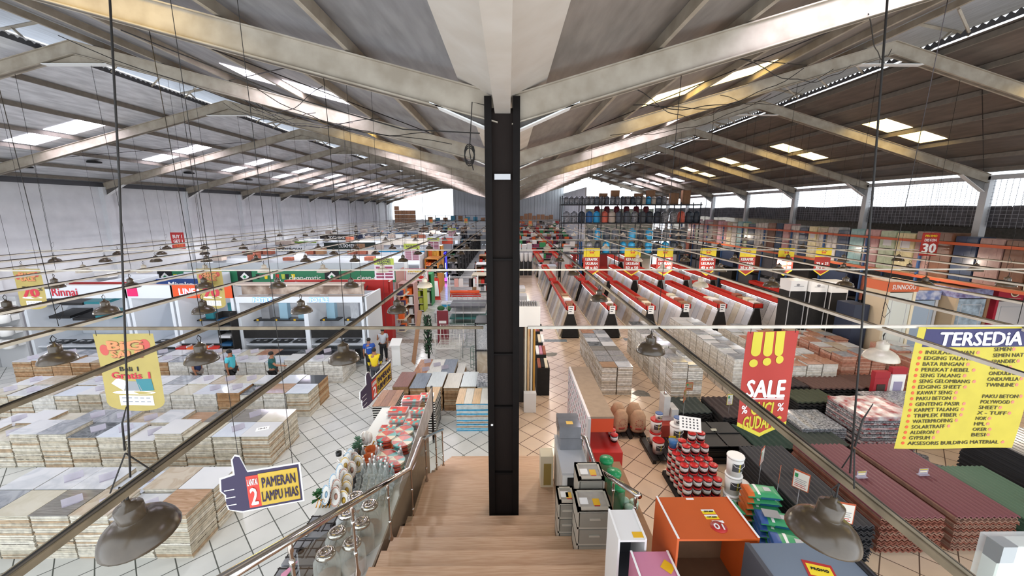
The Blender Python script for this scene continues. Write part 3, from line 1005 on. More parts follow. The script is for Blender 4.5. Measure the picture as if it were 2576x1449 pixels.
# ------------------------------------------------------------------ left display platform beside the stairs
GLS = bpy.data.materials.new('clear_glass')
GLS.use_nodes = True
_nt = GLS.node_tree
_nt.nodes.remove(_nt.nodes['Principled BSDF'])
_t = N(_nt, 'ShaderNodeBsdfTransparent'); _t.inputs[0].default_value = (0.93, 0.95, 0.94, 1)
_g = N(_nt, 'ShaderNodeBsdfPrincipled'); _g.inputs['Base Color'].default_value = (.85, .87, .86, 1); _g.inputs['Roughness'].default_value = 0.06; _g.inputs['Specular IOR Level'].default_value = 1
_fz = N(_nt, 'ShaderNodeLayerWeight'); _fz.inputs[0].default_value = 0.35
_mr = N(_nt, 'ShaderNodeMapRange'); _mr.inputs[3].default_value = .12; _mr.inputs[4].default_value = .85
_x = N(_nt, 'ShaderNodeMixShader')
_nt.links.new(_fz.outputs['Facing'], _mr.inputs[0]); _nt.links.new(_mr.outputs[0], _x.inputs[0])
_nt.links.new(_t.outputs[0], _x.inputs[1]); _nt.links.new(_g.outputs[0], _x.inputs[2])
_nt.links.new(_x.outputs[0], _nt.nodes['Material Output'].inputs[0])

PZ = 2.8
t = thing('display_shelf', 'long white display shelf beside the stairs carrying glassware and crockery', 'display shelf', (-2.4, 6, 0))
MB().box(-2.93, -1.76, 2.9, 8.5, PZ - .06, PZ, M('table_white', '#dcdcd6', .35)).part('tabletop', t)
m = MB(); m.box(-2.85, -1.86, 3.0, 8.4, 0, PZ - .06, M('shelf_side', '#a58f7c', .6, noise=.15)); m.part('body', t)
m = MB()
FILM = M('film_board', '#a39c98', .3, noise=.35, scale=5, col2='#c3bdb8')
a, b = Fx(1085, 980, -1.74), Fx(1003, 1225, -1.74)
m.plate([(-1.74, b.y, PZ), (-1.74, a.y, PZ), (-1.74, a.y, a.z + .05), (-1.74, b.y, b.z)], (1, 0, 0), .012, FILM)
m.box(-1.76, -1.72, a.y, a.y + .05, 2.0, a.z + .07, BLACK)
for i in range(11):
    q = i / 11
    y = b.y + (a.y - b.y) * q + .1; z = b.z + (a.z - b.z) * q - .14
    for k in range(8):
        an = k * pi / 4
        m.box(-1.756, -1.742, y + .045 * cos(an) - .008, y + .045 * cos(an) + .008, z + .045 * sin(an) - .008, z + .045 * sin(an) + .008, GREYD)
m.solo('film_covered_board', 'grey board with ring pattern and black edge behind the bakeware', 'board')

# bakeware
BKM = [M('wrap_teal', '#4e9c95', .4), M('wrap_red', '#b8342b', .4), M('wrap_cream', '#d8c8a8', .4), M('wrap_orange', '#c9482e', .4)]
RBK = random.Random(8)
def bake_round(r):
    t = thing('baking_dish', 'dish', 'baking dish')
    m = MB()
    m.lathe([(r * .8, 0), (r, .07), (r * 1.04, .075), (r * .98, .07), (r * .8, .01)], GLS, n=20)
    m.local('bowl', t)
    m = MB()
    for k in range(8):
        a0, a1 = k * pi / 4, (k + 1) * pi / 4
        vs = [(0, 0, .062)] + [(r * 1.0 * cos(a0 + (a1 - a0) * i / 3), r * 1.0 * sin(a0 + (a1 - a0) * i / 3), .062) for i in range(4)]
        lo = [(v[0], v[1], .035) for v in vs[1:]]
        m.add(vs + lo, [(0, 1, 2, 3, 4), (1, 5, 6, 2), (2, 6, 7, 3), (3, 7, 8, 4)], BKM[(0, 1, 3, 2, 1, 0, 3, 2)[k]])
    m.box(-.04, .04, -r * .9, -r * .3, .063, .067, RED)
    m.local('sleeve', t)
    return t
def bake_tray(w, d):
    t = thing('baking_tray', 'tray', 'baking tray')
    m = MB()
    m.hexa([(-w * .45, -d * .45, 0), (w * .45, -d * .45, 0), (w * .45, d * .45, 0), (-w * .45, d * .45, 0)], [(-w / 2, -d / 2, .055), (w / 2, -d / 2, .055), (w / 2, d / 2, .055), (-w / 2, d / 2, .055)], GLS)
    m.local('dish', t)
    m = MB()
    for i in range(5):
        for j in range(4):
            m.box(-w * .44 + i * w * .176, -w * .44 + (i + 1) * w * .176, -d * .43 + j * d * .215, -d * .43 + (j + 1) * d * .215, .02, .0585, RBK.choice([BKM[0], BKM[1], BKM[2], BKM[3], BKM[1]]))
    m.box(-w * .3, -w * .05, d * .1, d * .38, .0588, .061, RED)
    m.local('sleeve', t)
    return t
RB = [Rep(bake_round(.19), 'round baking dishes stacked on the display shelf'), Rep(bake_round(.14), 'round baking dishes stacked on the display shelf')]
TB = [Rep(bake_tray(.44, .3), 'rectangular baking trays stacked on the display shelf'), Rep(bake_tray(.32, .26), 'rectangular baking trays stacked on the display shelf')]
PLACED = []
def settle(p, r, x0=-2.91, x1=-1.80):
    x, y = p.x, p.y
    for _ in range(60):
        for (a, b, q) in PLACED:
            dx, dy = x - a, y - b
            d = math.hypot(dx, dy)
            if d < r + q + .004:
                k = (r + q + .006 - d) / max(d, 1e-3)
                if d < 1e-3: dx, dy, k = 0, 1e-3, (r + q) / 1e-3
                x += dx * k; y += dy * k
        x = min(max(x, x0 + r), x1 - r)
    PLACED.append((x, y, r))
    return Vector((x, y, 0))
def pile(kind, u, v, n, lab, noun, dz=.045):
    rnd_ = kind in RB
    dz = .079 if rnd_ else .069
    n = max(2, round(n * .62))
    p = settle(Fz(u, v, PZ + n * dz), (.2 if kind is RB[0] else .148) if rnd_ else (.23 if kind is TB[0] else .175))
    for i in range(n):
        w = 'topmost' if i == n - 1 else '%s from top' % ORD[n - i]
        kind.at((p.x + random.uniform(-.01, .01), p.y + random.uniform(-.01, .01), PZ + .001 + i * dz), random.uniform(-.08, .08), '%s in patterned sleeve, %s of %s' % (noun, w, lab))
pile(TB[0], 1035, 1000, 5, 'the farthest big tray pile', 'glass tray')
pile(TB[1], 1072, 1003, 4, 'far pile against the board', 'glass tray')
pile(TB[0], 1012, 1022, 4, 'the big pile second from far', 'glass tray')
pile(TB[0], 1018, 1042, 3, 'the pile right behind small trays', 'glass tray') if False else None
pile(TB[1], 1052, 1030, 5, 'tall pile next to the board', 'glass tray')
pile(TB[1], 1000, 1052, 3, 'middle left tray pile', 'glass tray')
pile(TB[1], 1040, 1055, 3, 'middle right tray pile', 'glass tray')
pile(TB[1], 985, 1066, 3, 'nearest left tray pile', 'glass tray')
pile(RB[0], 1023, 1073, 4, 'the far right round pile', 'round dish')
pile(RB[0], 975, 1092, 5, 'the left round pile', 'round dish')
pile(RB[0], 1018, 1093, 5, 'the middle right round pile', 'round dish')
pile(RB[0], 1005, 1120, 4, 'the large pile by the bottles', 'round dish')
pile(RB[1], 1012, 1150, 5, 'the small pile nearest the railing', 'round dish')
AMB = M('amber_glass', '#c4602a', .15)
for i, (u, v) in enumerate([(958, 1118), (948, 1140), (972, 1142)]):
    p = settle(Fz(u, v, PZ + .1), .133)
    m = MB(); m.lathe([(.08, 0), (.12, .05), (.13, .12), (.115, .12), (.1, .05), (.01, .02)], AMB, (p.x, p.y, PZ + .001), 16)
    m.solo('orange_bowl', 'orange glass bowl beside the round baking dishes, %s one' % ('farthest', 'left', 'right')[i], 'bowl', 'orange bowls on the display shelf')
# clear bottles and tumblers
def bottle():
    t = thing('glass_bottle', 'bottle', 'bottle')
    MB().lathe([(.036, 0), (.038, .02), (.038, .15), (.016, .2), (.014, .25)], GLS, n=10).local('glass', t)
    MB().lathe([(.017, .25), (.017, .275)], LETW, n=10).local('cap', t)
    return t
def tumbler():
    t = MB(); t.lathe([(.034, 0), (.045, .12), (.042, .12), (.03, .01)], GLS, n=12)
    return t.solo('drinking_glass', 'glass', 'drinking glass', loc=(0, 0, 0))
bt = Rep(bottle(), 'clear glass bottles on the display shelf')
gl = Rep(tumbler(), 'clear drinking glasses on the display shelf')
k = 0
for r in range(4):
    for c in range(6):
        p = settle(Fz(922 + c * 15 - r * 3, 1145 + r * 14, PZ + .12), .039)
        bt.at((p.x, p.y, PZ + .001), 0, 'clear bottle, %s row from the bowls, %s from left' % (ORD[r + 1], ORD[c + 1]))
for r in range(6):
    for c in range(6):
        p = Fz(906 + c * 17 - r * 3, 1200 + r * 13, PZ + .06)
        if p.x < -1.85:
            p = settle(p, .046)
            gl.at((p.x, p.y, PZ + .001), 0, 'drinking glass, %s row after the bottles, %s from left' % (ORD[r + 1], ORD[c + 1]))
# big jars with chrome lids
def jar():
    t = thing('glass_jar', 'jar', 'glass jar')
    MB().lathe([(.12, 0), (.15, .03), (.155, .2), (.15, .33), (.11, .39), (.1, .41)], GLS, n=24, wob=lambda a, z: .012 * cos(12 * a) if z < .3 else 0).local('glass_body', t)
    MB().lathe([(.108, .40), (.115, .41), (.115, .435), (.09, .46), (.045, .47), (.04, .45), (.001, .452)], CHROME, n=24).local('lid', t)
    MB().lathe([(.13, .02), (.132, .10)], M('jar_content', '#b99a86', .8, noise=.3), n=18).local('content', t)
    return t
js = Rep(jar(), 'big glass jars with chrome lids behind the railing')
for i, (u, v, l) in enumerate([(880, 1243, 'farthest left'), (857, 1268, 'third back on the left'), (918, 1262, 'farthest right, by the drinking glasses'), (843, 1308, 'middle left, half behind the handrail'), (893, 1312, 'middle right beside the baluster'), (808, 1365, 'nearest left'), (862, 1372, 'nearest right')]):
    p = settle(Fz(u, v, PZ + .47), .158, x0=-2.37)
    js.at((p.x, p.y, PZ + .001), 0, 'big clear jar with chrome lid, %s' % l)
# crockery with plants
DISHB = M('dark_tray', '#22241f', .6, noise=.4)
g0 = [Fz(u, v, PZ) for u, v in ((872, 1130), (925, 1130), (905, 1250), (812, 1275))]
MB().plate([(q.x, q.y, PZ + .001) for q in g0], (0, 0, 1), .02, DISHB).solo('display_mat', 'dark green mat under the standing plates', 'mat')
PL1 = M('porcelain', '#e3dfd8', .15); PL2 = M('porcelain_blue', '#8fb0c8', .2); PL3 = M('porcelain_rose', '#b98a78', .2)
def plate(rim):
    t = thing('dinner_plate', 'plate', 'plate')
    m = MB(); m.lathe([(.07, 0), (.14, .018), (.15, .022), (.14, .024), (.08, .008), (.001, .008)], PL1, n=24); m.local('dish', t)
    m = MB()
    for k in range(24):
        a, b = 2 * pi * k / 24, 2 * pi * (k + .8) / 24
        m.add([(.118 * cos(a), .118 * sin(a), .0185), (.14 * cos(a), .14 * sin(a), .0255), (.14 * cos(b), .14 * sin(b), .0255), (.118 * cos(b), .118 * sin(b), .0185)], [(0, 1, 2, 3)], rim)
    m.lathe([(.05, .010), (.001, .011)], rim, n=12)
    m.local('painted_rim', t)
    return t
pp = [Rep(plate(PL2), 'decorated plates standing on the dark mat'), Rep(plate(PL3), 'decorated plates standing on the dark mat'), Rep(plate(M('rim_gold', '#c9a23c', .3)), 'decorated plates standing on the dark mat')]
nm = ['blue', 'rose', 'gold']
for i, (u, v) in enumerate([(872, 1150), (886, 1152), (880, 1168), (862, 1172), (888, 1185), (905, 1168), (848, 1190), (868, 1198), (898, 1202), (838, 1210), (858, 1218), (880, 1222), (828, 1232), (850, 1240), (872, 1245)]):
    p = settle(Fz(u, v, PZ + .15), .085)
    o = pp[i % 3].at((p.x, p.y, PZ + .165), .3, '%s rimmed plate leaning, %s counted from the plant end' % (nm[i % 3], ORD[i + 1]))
    o.rotation_euler = (1.2, 0.1, -.85 + .1 * (i % 3))
for i, (u, v) in enumerate([(862, 1162), (878, 1140)]):
    p = Fz(u, v, PZ + .05)
    MB().lathe([(.05, 0), (.09, .04), (.1, .07), (.09, .07), (.04, .01)], PL1, (p.x, p.y, PZ + .022), 18).solo('shallow_bowl', 'cream shallow bowl at the far end of the plates, %s' % ('left one', 'right one')[i], 'bowl')
p = settle(Fz(893, 1122, PZ), .16)
t = thing('swan_ornament', 'white glossy swan like centrepiece on a gold stand beyond the plates', 'ornament', (p.x, p.y, PZ + .022))
m = MB()
for a in range(3):
    m.sphere((p.x - .06 + a * .06, p.y, PZ + .17), .11 - .01 * a, PL1, 14, .55, 1, 1.25 + .25 * (a == 1))
m.tube([(p.x - .02, p.y - .1, PZ + .2), (p.x - .02, p.y - .16, PZ + .3), (p.x - .02, p.y - .12, PZ + .36), (p.x - .02, p.y - .19, PZ + .35)], [.03, .02, .018, .008], PL1)
m.part('body', t)
GOLD = M('gold', '#c98a1e', .25, .9)
m = MB()
for s in (-1, 1):
    m.tube([(p.x + s * .12, p.y - .1, PZ + .022), (p.x + s * .14, p.y, PZ + .1), (p.x + s * .12, p.y + .1, PZ + .022)], .012, GOLD)
m.tube([(p.x - .13, p.y - .1, PZ + .05), (p.x + .13, p.y - .1, PZ + .05)], .012, GOLD); m.part('stand', t, 'gold stand')
def leafy(name, label, c, r, n, h, seed, cat='plant', mat=PLEAF, slim=.3):
    rnd = random.Random(seed)
    t = thing(name, label, cat, c)
    m = MB(); s = MB()
    for i in range(n):
        a = rnd.uniform(0, 2 * pi); e = rnd.uniform(.3, 1.2); L = r * rnd.uniform(.6, 1)
        d = Vector((cos(a) * cos(e), sin(a) * cos(e), sin(e))); b = Vector(c) + Vector((0, 0, h * rnd.uniform(.2, 1)))
        u = d.cross(Vector((0, 0, 1))).normalized() * L * slim
        q = b + d * L * .5; e2 = b + d * L - Vector((0, 0, L * .3))
        m.add([b, q + u, e2, q - u], [(0, 1, 2, 3)], mat)
    s.tube([c, (c[0], c[1], c[2] + h)], .01, CARD, 5)
    s.part('stem', t)
    m.part('foliage', t)
    return t
p = settle(Fz(850, 1128, PZ), .1); leafy('artificial_plant', 'sprig of grey green artificial leaves next to the swan ornament', (p.x, p.y, PZ + .02), .2, 40, .25, 3, mat=M('leaf_grey', '#5b7d66', .6), slim=.16)
p = Fz(800, 1262, PZ); leafy('artificial_plant', 'small green artificial monstera at the near end of the plates', (p.x, p.y, PZ + .02), .14, 22, .12, 5)
p = Fz(818, 1272, PZ)
m = MB()
for k in range(5): m.tube([(p.x + .05 * k - .12, p.y - .05, PZ + .002), (p.x + .05 * k - .1, p.y + .02, PZ + .1), (p.x + .05 * k - .05, p.y + .06, PZ + .002)], .008, GOLD, 6)
m.solo('plate_stand', 'small gold wire plate stand at the near end of the plates', 'stand')
p = Fz(850, 1148, PZ)
MB().lathe([(.05, 0), (.055, .07), (.045, .07), (.03, .01)], BLACK, (p.x + .02, p.y, PZ + .022), 14).solo('black_cup', 'black cup left of the cream bowls', 'cup')
# gas hobs
def hob():
    t = thing('gas_hob', 'hob', 'gas hob')
    MB().box(-.27, .27, -.2, .2, 0, .05, GREYM).local('body', t)
    m = MB()
    for cx in (-.13, .13):
        m.lathe([(.05, .05), (.05, .075), (.02, .085)], IRON, (cx, 0, 0), 12)
        for a in (-.13, 0, .13):
            m.box(cx + a * .8 - .006, cx + a * .8 + .006, -.15, .15, .09, .1, IRON); m.box(cx - .12, cx + .12, a - .006, a + .006, .09, .1, IRON)
    m.local('pan_support', t)
    for cx in (-.17, .17):
        MB().lathe([(.022, 0), (.02, .025)], CHROME, (cx, -.17, .05), 10).local('knob', t)
    return t
hb = Rep(hob(), 'black grid gas hobs in front of the plates')
for i, (u, v) in enumerate([(838, 1283), (808, 1318), (778, 1348), (812, 1388)]):
    p = Fz(u, v, PZ + .08)
    hb.at((-2.64, 4.95 - .43 * i, PZ + .001), pi / 2 * 0 + .0, 'grey gas hob with black pan supports, %s counted from the plates' % ORD[i + 1])
# lower left corner: wicker lid, pink wrap and leaves seen under the handrail
p = Fz(705, 1425, 3.3)
leafy('artificial_plant', 'green leaves under the handrail at the bottom edge', (p.x, p.y, 2.95), .2, 20, .1, 9)
MB().add([(p.x, p.y, 3.2), (p.x + .16, p.y + .08, 3.3), (p.x + .1, p.y - .1, 3.25), (p.x + .03, p.y - .12, 3.18), (p.x, p.y, 3.19), (p.x + .16, p.y + .08, 3.29), (p.x + .1, p.y - .1, 3.24), (p.x + .03, p.y - .12, 3.17)], [(0, 1, 2, 3), (7, 6, 5, 4), (0, 4, 5, 1), (1, 5, 6, 2), (2, 6, 7, 3), (3, 7, 4, 0)], PINK).solo('pink_wrapper', 'folded pink wrapper under the handrail', 'wrapper')

# ------------------------------------------------------------------ right side of the stairs: drawers and cabinets
PLA = M('drawer_frame', '#b9b2a4', .4); PLC = M('drawer_front', '#9a958a', .2, alpha=.92)
YTAG = M('price_tag', '#e6b31a', .5)
def drawers(label, x0, x1, y0, y1, z0, z1, n, grp='grey plastic drawer units on the stairs'):
    t = thing('drawer_unit', label, 'drawer unit', ((x0 + x1) / 2, (y0 + y1) / 2, z0), group=grp)
    m = MB()
    m.box(x0, x0 + .02, y0, y1, z0, z1, PLA); m.box(x1 - .02, x1, y0, y1, z0, z1, PLA); m.box(x0, x1, y1 - .02, y1, z0, z1, PLA)
    m.box(x0 + .02, x1 - .02, y0 + .02, y1 - .02, z1 - .019, z1 - .012, M('drawer_top', '#b5afa6', .2, noise=.15, scale=9))
    for a, b, c, d in ((x0, x1, y0, y0 + .045), (x0, x1, y1 - .045, y1), (x0, x0 + .045, y0, y1), (x1 - .045, x1, y0, y1)): m.box(a, b, c, d, z1 - .04, z1, PLA)
    h = (z1 - .05 - z0) / n
    for i in range(n + 1): m.box(x0, x1, y0, y1, z0 + i * h, z0 + i * h + .03, PLA)
    m.part('frame', t)
    for i in range(n):
        d = MB(); d.box(x0 + .03, x1 - .03, y0 - .012, y0 + .3, z0 + i * h + .035, z0 + (i + 1) * h - .005, PLC); dd = d.part('drawer', t)
        q = MB(); q.box((x0 + x1) / 2 - .07, (x0 + x1) / 2 + .07, y0 - .03, y0 - .012, z0 + i * h + h * .6, z0 + i * h + h * .6 + .02, PLA); q.part('handle', dd)
    m = MB(); xc = x0 + .5 * (x1 - x0); m.box(xc, xc + .09, y0 + .08, y0 + .2, z1 - .0115, z1 - .008, YTAG); m.box(xc + .01, xc + .08, y0 + .06, y0 + .08, z1 - .0115, z1 - .008, RED)
    m.box(x0 + .05, x0 + .16, y0 + .1, y0 + .22, z1 - .0115, z1 - .008, LETW); m.part('price_tag', t)
    return t
drawers('large grey plastic drawer unit with three drawers, nearest on the stairs', .89, 1.34, 4.48, 4.86, 2.7, 3.5, 3)
drawers('grey plastic drawer unit with yellow red tag, behind the largest one', .97, 1.34, 4.92, 5.28, 2.5, 3.62, 3)
drawers('narrow grey drawer unit left of the tagged one', .70, .95, 4.92, 5.25, 2.5, 3.25, 3)
def cabinet(label, x0, x1, y0, y1, z0, z1, mat, edge, name='storage_cabinet', tags=(), inner=None, side=.02):
    t = thing(name, label, 'cabinet', ((x0 + x1) / 2, (y0 + y1) / 2, z0))
    m = MB()
    m.box(x0, x0 + side, y0, y1, z0, z1 + .012, mat); m.box(x1 - side, x1, y0, y1, z0, z1 + .012, mat)
    m.part('side_panel', t)
    MB().box(x0 + side, x1 - side, y0, y1, z1 - .02, z1, mat).part('top', t)
    MB().box(x0 + side, x1 - side, y1 - .02, y1, z0, z1 - .02, inner or mat).part('back_panel', t)
    for i in (0, 1): MB().box(x0 + side, x1 - side, y0 + .01, y1 - .02, z0 + .02 + i * (z1 - z0) * .48, z0 + .04 + i * (z1 - z0) * .48, inner or mat).part('shelf', t)
    e = MB()
    for xx in (x0, x1 - side): e.box(xx, xx + side, y0 - .003, y1, z1 + .012, z1 + .015, edge)
    e.part('edging', t, 'white edge banding')
    return t
ORC = M('orange_board', '#cc5a20', .45, noise=.06, scale=3)
a, b, c, d = Fz(1650, 1252, 4.3), Fz(1823, 1249, 4.3), Fz(1718, 1359, 4.3), Fz(1913, 1351, 4.3)
t = cabinet('bright orange open cabinet with price tags on top', 1.56, 2.33, 3.15, 3.70, 2.8, 4.3, ORC, LETW, inner=M('brown_inside', '#6e5038', .7, noise=.15))
m = MB()
for k, yy in enumerate((3.46, 3.39)):
    m.box(1.95, 2.08, yy, yy + .055, 4.300, 4.303, YELL); m.box(1.95, 2.08, yy + .035, yy + .055, 4.303, 4.305, LETW)
m.box(1.99, 2.1, 3.34, 3.37, 4.3, 4.303, LETW)
m.box(1.87, 1.95, 3.66, 3.68, 4.3, 4.304, LETW)
m.lathe([(.075, 4.3), (.075, 4.304)], RED, (2.02, 3.29, 0), 20)
put_text(m, '10', LETW, 0, 0, .09, .07, frame((2.02, 3.29, 4.306), (-1, .12, 0), (-.12, -1, 0)))
put_text(m, '299.000', LETD, 0, 0, .09, .015, frame((2.015, 3.485, 4.306), (1, 0, 0), (0, 1, 0)))
put_text(m, '199.000', LETD, 0, 0, .09, .015, frame((2.015, 3.41, 4.306), (1, 0, 0), (0, 1, 0)))
m.part('price_tag', t)
t = cabinet('white open cabinet partly hidden behind the pink one', 1.06, 1.34, 3.30, 3.70, 3.1, 4.15, WHITE, LETW, inner=GREYD)
m = MB(); m.box(1.22, 1.32, 3.33, 3.40, 4.151, 4.154, YTAG); m.part('price_tag', t)
p, q = Fz(1581, 1319, 4.05), Fz(1625, 1409, 4.05)
t = cabinet('pink open cabinet with diamond shaped price tag beside the orange one', 1.17, 1.54, 2.83, 3.27, 3.3, 4.05, PINK, LETW, inner=M('pink_inside', '#8c5468', .6))
m = MB(); m.add([(1.40, 3.1, 4.053), (1.47, 3.18, 4.053), (1.54, 3.1, 4.053), (1.47, 3.02, 4.053)], [(0, 1, 2, 3)], YTAG); m.part('price_tag', t)
BGR = M('bluegrey_top', '#6d7a88', .5, noise=.06, scale=2)
t = thing('bluegrey_cabinet', 'blue grey topped cabinet with rounded black rim at the bottom edge', 'cabinet', (2.6, 2.7, 2.8))
MB().box(2.18, 3.0, 2.2, 3.1, 4.27, 4.3, BGR).part('top', t)
MB().box(2.16, 2.2, 2.2, 3.1, 2.8, 4.31, GREYD).part('side_panel', t)
MB().box(2.2, 3.0, 3.06, 3.1, 2.8, 4.27, BLACKM).part('back_panel', t)
m = MB(); m.tube([(3.02, 3.12, 4.29), (3.03, 2.9, 4.3), (3.04, 2.2, 4.3)], .035, BLACK, 10); m.box(3.0, 3.06, 2.2, 3.1, 2.8, 4.27, BLACK); m.part('rim', t, 'black rounded rim')
m = MB(); p = Fz(2065, 1440, 4.303)
fr = frame((p.x, p.y, 4.304), (.95, -.3, 0), (.3, .95, 0)); rect(m, fr, -.11, .11, -.08, .1, RED); rect(m, fr, -.09, .09, -.05, .07, YELL, .001); put_text(m, 'PROMO', LETD, 0, .02, .13, .025, fr, d=.002); m.part('price_tag', t)
MB().box(1.52, 4.3, 2.0, 3.95, 2.2, 2.8, M('plinth', '#b8b0a6', .6)).solo('display_plinth', 'low plinth that carries the orange and blue grey cabinets', 'plinth')
MB().box(1.6, 4.2, 2.1, 3.85, 0, 2.2, M('plinth_base', '#8f867b', .7)).solo('plinth_base', 'plain base below the cabinet plinth', 'plinth')
t = thing('plastic_wrapped_window', 'white frame wrapped in clear plastic, cut by the lower right corner', 'window frame', (3.8, 2.75, 2.8))
p = [Fy(u, v, 2.75) for u, v in ((2500, 1362), (2620, 1362), (2620, 1500), (2465, 1500))]
m = MB(); FRW = M('frame_white', '#c9cbc2', .4)
m.box(p[0].x, p[0].x + .14, 2.7, 2.8, 2.8, p[0].z, FRW); m.box(p[0].x, p[0].x + .7, 2.7, 2.8, p[0].z - .16, p[0].z, FRW); m.box(p[0].x + .56, p[0].x + .7, 2.7, 2.8, 2.8, p[0].z, FRW); m.part('frame', t)
m = MB(); m.box(p[0].x - .02, p[0].x + .72, 2.67, 2.83, 2.82, p[0].z + .02, GLS); m.part('wrap', t, 'clear plastic wrap')

# white cabinets on the landing with wrapped boxes on top
t = thing('white_sideboard', 'long white sideboard on the landing beside the railing', 'cabinet', (1.1, 6.3, 2.1))
MB().box(.88, 1.35, 5.85, 7.0, 2.98, 3.02, GREYL).part('top', t)
MB().box(.90, 1.33, 5.9, 7.0, 2.1, 2.98, WHITE).part('body', t)
for i in range(3): MB().box(.885, .9, 5.92 + i * .36, 6.26 + i * .36, 2.14, 2.94, M('marbled_front', '#cfc9c0', .4, noise=.2, scale=4)).part('door', t)
MB().box(.98, 1.3, 5.885, 5.9, 2.15, 2.9, BLACKM).part('open_shelf', t)
SW = M('wrapped_grey', '#75767a', .1, noise=.1, scale=3, col2='#85868a')
for i, (z0, z1, xx) in enumerate(((3.025, 3.24, 0), (3.245, 3.47, -.02))):
    t = thing('wrapped_box', '%s silver grey box in clear wrap on the white sideboard' % ('lower', 'upper')[i], 'box', (1.12, 6.75, z0), group='silver grey boxes on the white sideboard')
    MB().box(.93 + xx, 1.32 + xx, 6.5, 7.0, z0, z1, SW).part('box', t)
    if i: MB().box(1.05, 1.17, 6.6, 6.7, z1, z1 + .003, YTAG).part('price_tag', t)
t = thing('display_case', 'clear fronted beige case standing left of the white sideboard', 'display case', (.72, 6.8, 2.1))
MB().box(.6, .84, 6.7, 6.98, 2.1, 2.75, CREAM).part('body', t)
MB().box(.66, .8, 6.69, 6.70, 2.15, 2.6, M('olive_box', '#a08a4a', .6)).part('content', t)
# green jars on their shelf
t = thing('side_shelf', 'narrow shelf right of the railing carrying green jars', 'shelf', (1.85, 6.0, 0))
MB().box(1.55, 2.15, 4.6, 6.9, 2.46, 2.5, CARD).part('board', t)
MB().box(1.6, 2.1, 4.7, 6.8, 0, 2.46, M('shelf_brown', '#6b5343', .7, noise=.2)).part('body', t)
GRG = M('green_lid', '#1f9a5c', .3); GRB = M('green_glass', '#3f8f62', .1, alpha=.6)
def gjar():
    t = thing('green_jar', 'j', 'jar')
    MB().lathe([(.1, 0), (.11, .05), (.11, .3), (.09, .36)], GRB, n=18).local('glass_body', t)
    MB().lathe([(.12, .35), (.125, .37), (.12, .41), (.02, .43)], GRG, n=18).local('lid', t)
    return t
gj = Rep(gjar(), 'green lidded jars right of the railing')
for i, (u, v) in enumerate([(1526, 1152), (1545, 1185), (1556, 1218)]):
    p = Fz(u, v, 2.92); gj.at((p.x, p.y, 2.501), 0, 'green jar with round green lid, %s of the three' % ('farthest', 'middle', 'nearest')[i])
for i, (u, v) in enumerate([(1572, 1258), (1595, 1262), (1583, 1275)]):
    p = Fz(u, v, 2.6); MB().lathe([(.07, 0), (.075, .1), (.06, .12)], M('mint_cup', '#bfe0cf', .2, alpha=.8), (p.x, p.y, 2.501), 14).solo('mint_cup', 'pale mint tub behind the railing glass, %s one' % ('left', 'right', 'nearest')[i], 'tub', 'pale mint tubs')

# cabinet with red ends beyond the stairs
t = thing('red_counter', 'long counter with brown top, patterned white back and red front', 'counter', (2.5, 11.5, 0))
MB().box(2.2, 2.84, 9.82, 13.3, 1.76, 1.82, BROWN).part('top', t)
MB().box(2.2, 2.84, 9.84, 13.3, 1.35, 1.76, ORANGE).part('upper_box', t)
m = MB(); m.box(2.13, 2.2, 9.8, 13.3, 0, 1.82, M('board_white', '#d5d2d6', .6)); m.part('back_board', t)
m = MB()
for i in range(16):
    for j in range(8):
        y = 10.0 + i * .205 + (j % 2) * .1; z = .2 + j * .2
        m.box(2.124, 2.13, y, y + .03, z, z + .1, (GREYD, RED, GREYD, PINK)[(i + j) % 4])
o_ = m.part('printed_pattern', t); o_['kind'] = 'stuff'
MB().box(2.2, 3.05, 9.55, 12.6, 0, .92, RED).part('lower_box', t)
MB().box(2.13, 2.2, 9.72, 9.8, 0, 1.8, GREYL).part('corner_post', t)
def tin(name='paint_pail'):
    t = thing(name, 'p', 'paint pail')
    MB().lathe([(.085, 0), (.1, .19)], BLACK, n=14).local('bucket', t)
    MB().lathe([(.102, .06), (.107, .15)], M('pail_band', '#cfc9c4', .5), n=14).local('label_band', t)
    MB().lathe([(.108, .185), (.11, .205), (.095, .215), (.01, .216)], M('red_lid', '#c01f1f', .3), n=14).local('lid', t)
    m = MB(); m.tube([(-.1, -.02, .17), (-.06, -.1, .12), (0, -.125, .1), (.06, -.1, .12), (.1, -.02, .17)], .004, LETW, 4); m.local('handle', t)
    return t
tp = Rep(tin(), 'small red lidded pails')
for i, (x, y) in enumerate([(2.95, 10.1), (2.95, 10.35), (2.95, 10.65)]):
    tp.at((x, y, .921), 0, 'small red lidded pail on the red counter, %s from near end' % ORD[i + 1])
MB().box(1.98, 2.1, 5.5, 9.2, 2.0, 2.04, CARD).solo('brown_sheet', 'brown sheet leaning between railing and red counter', 'board') if False else None
# ------------------------------------------------------------------ building material yard, right foreground
def wave_sheet(x0, x1, y0, y1, z, amp, per, t, mat, m, phase=0, ny=1, rise=0):
    n = max(8, int((x1 - x0) / per * 8))
    up, lo = [], []
    for i in range(n + 1):
        x = x0 + (x1 - x0) * i / n
        h = z + amp * sin(2 * pi * (x - x0) / per + phase)
        up.append((x, h + t)); lo.append((x, h))
    vs = []
    for y in (y0, y1):
        vs += [(x, y, h) for x, h in up] + [(x, y, h) for x, h in lo]
    k = n + 1
    fs = []
    for i in range(n):
        fs += [(i, i + 1, 2 * k + i + 1, 2 * k + i), (k + i + 1, k + i, 3 * k + i, 3 * k + i + 1), (i, k + i, k + i + 1, i + 1), (2 * k + i, 2 * k + i + 1, 3 * k + i + 1, 3 * k + i)]
    fs += [(0, 2 * k, 3 * k, k), (k - 1, 2 * k - 1, 4 * k - 1, 3 * k - 1)]
    m.add(vs, fs, mat)
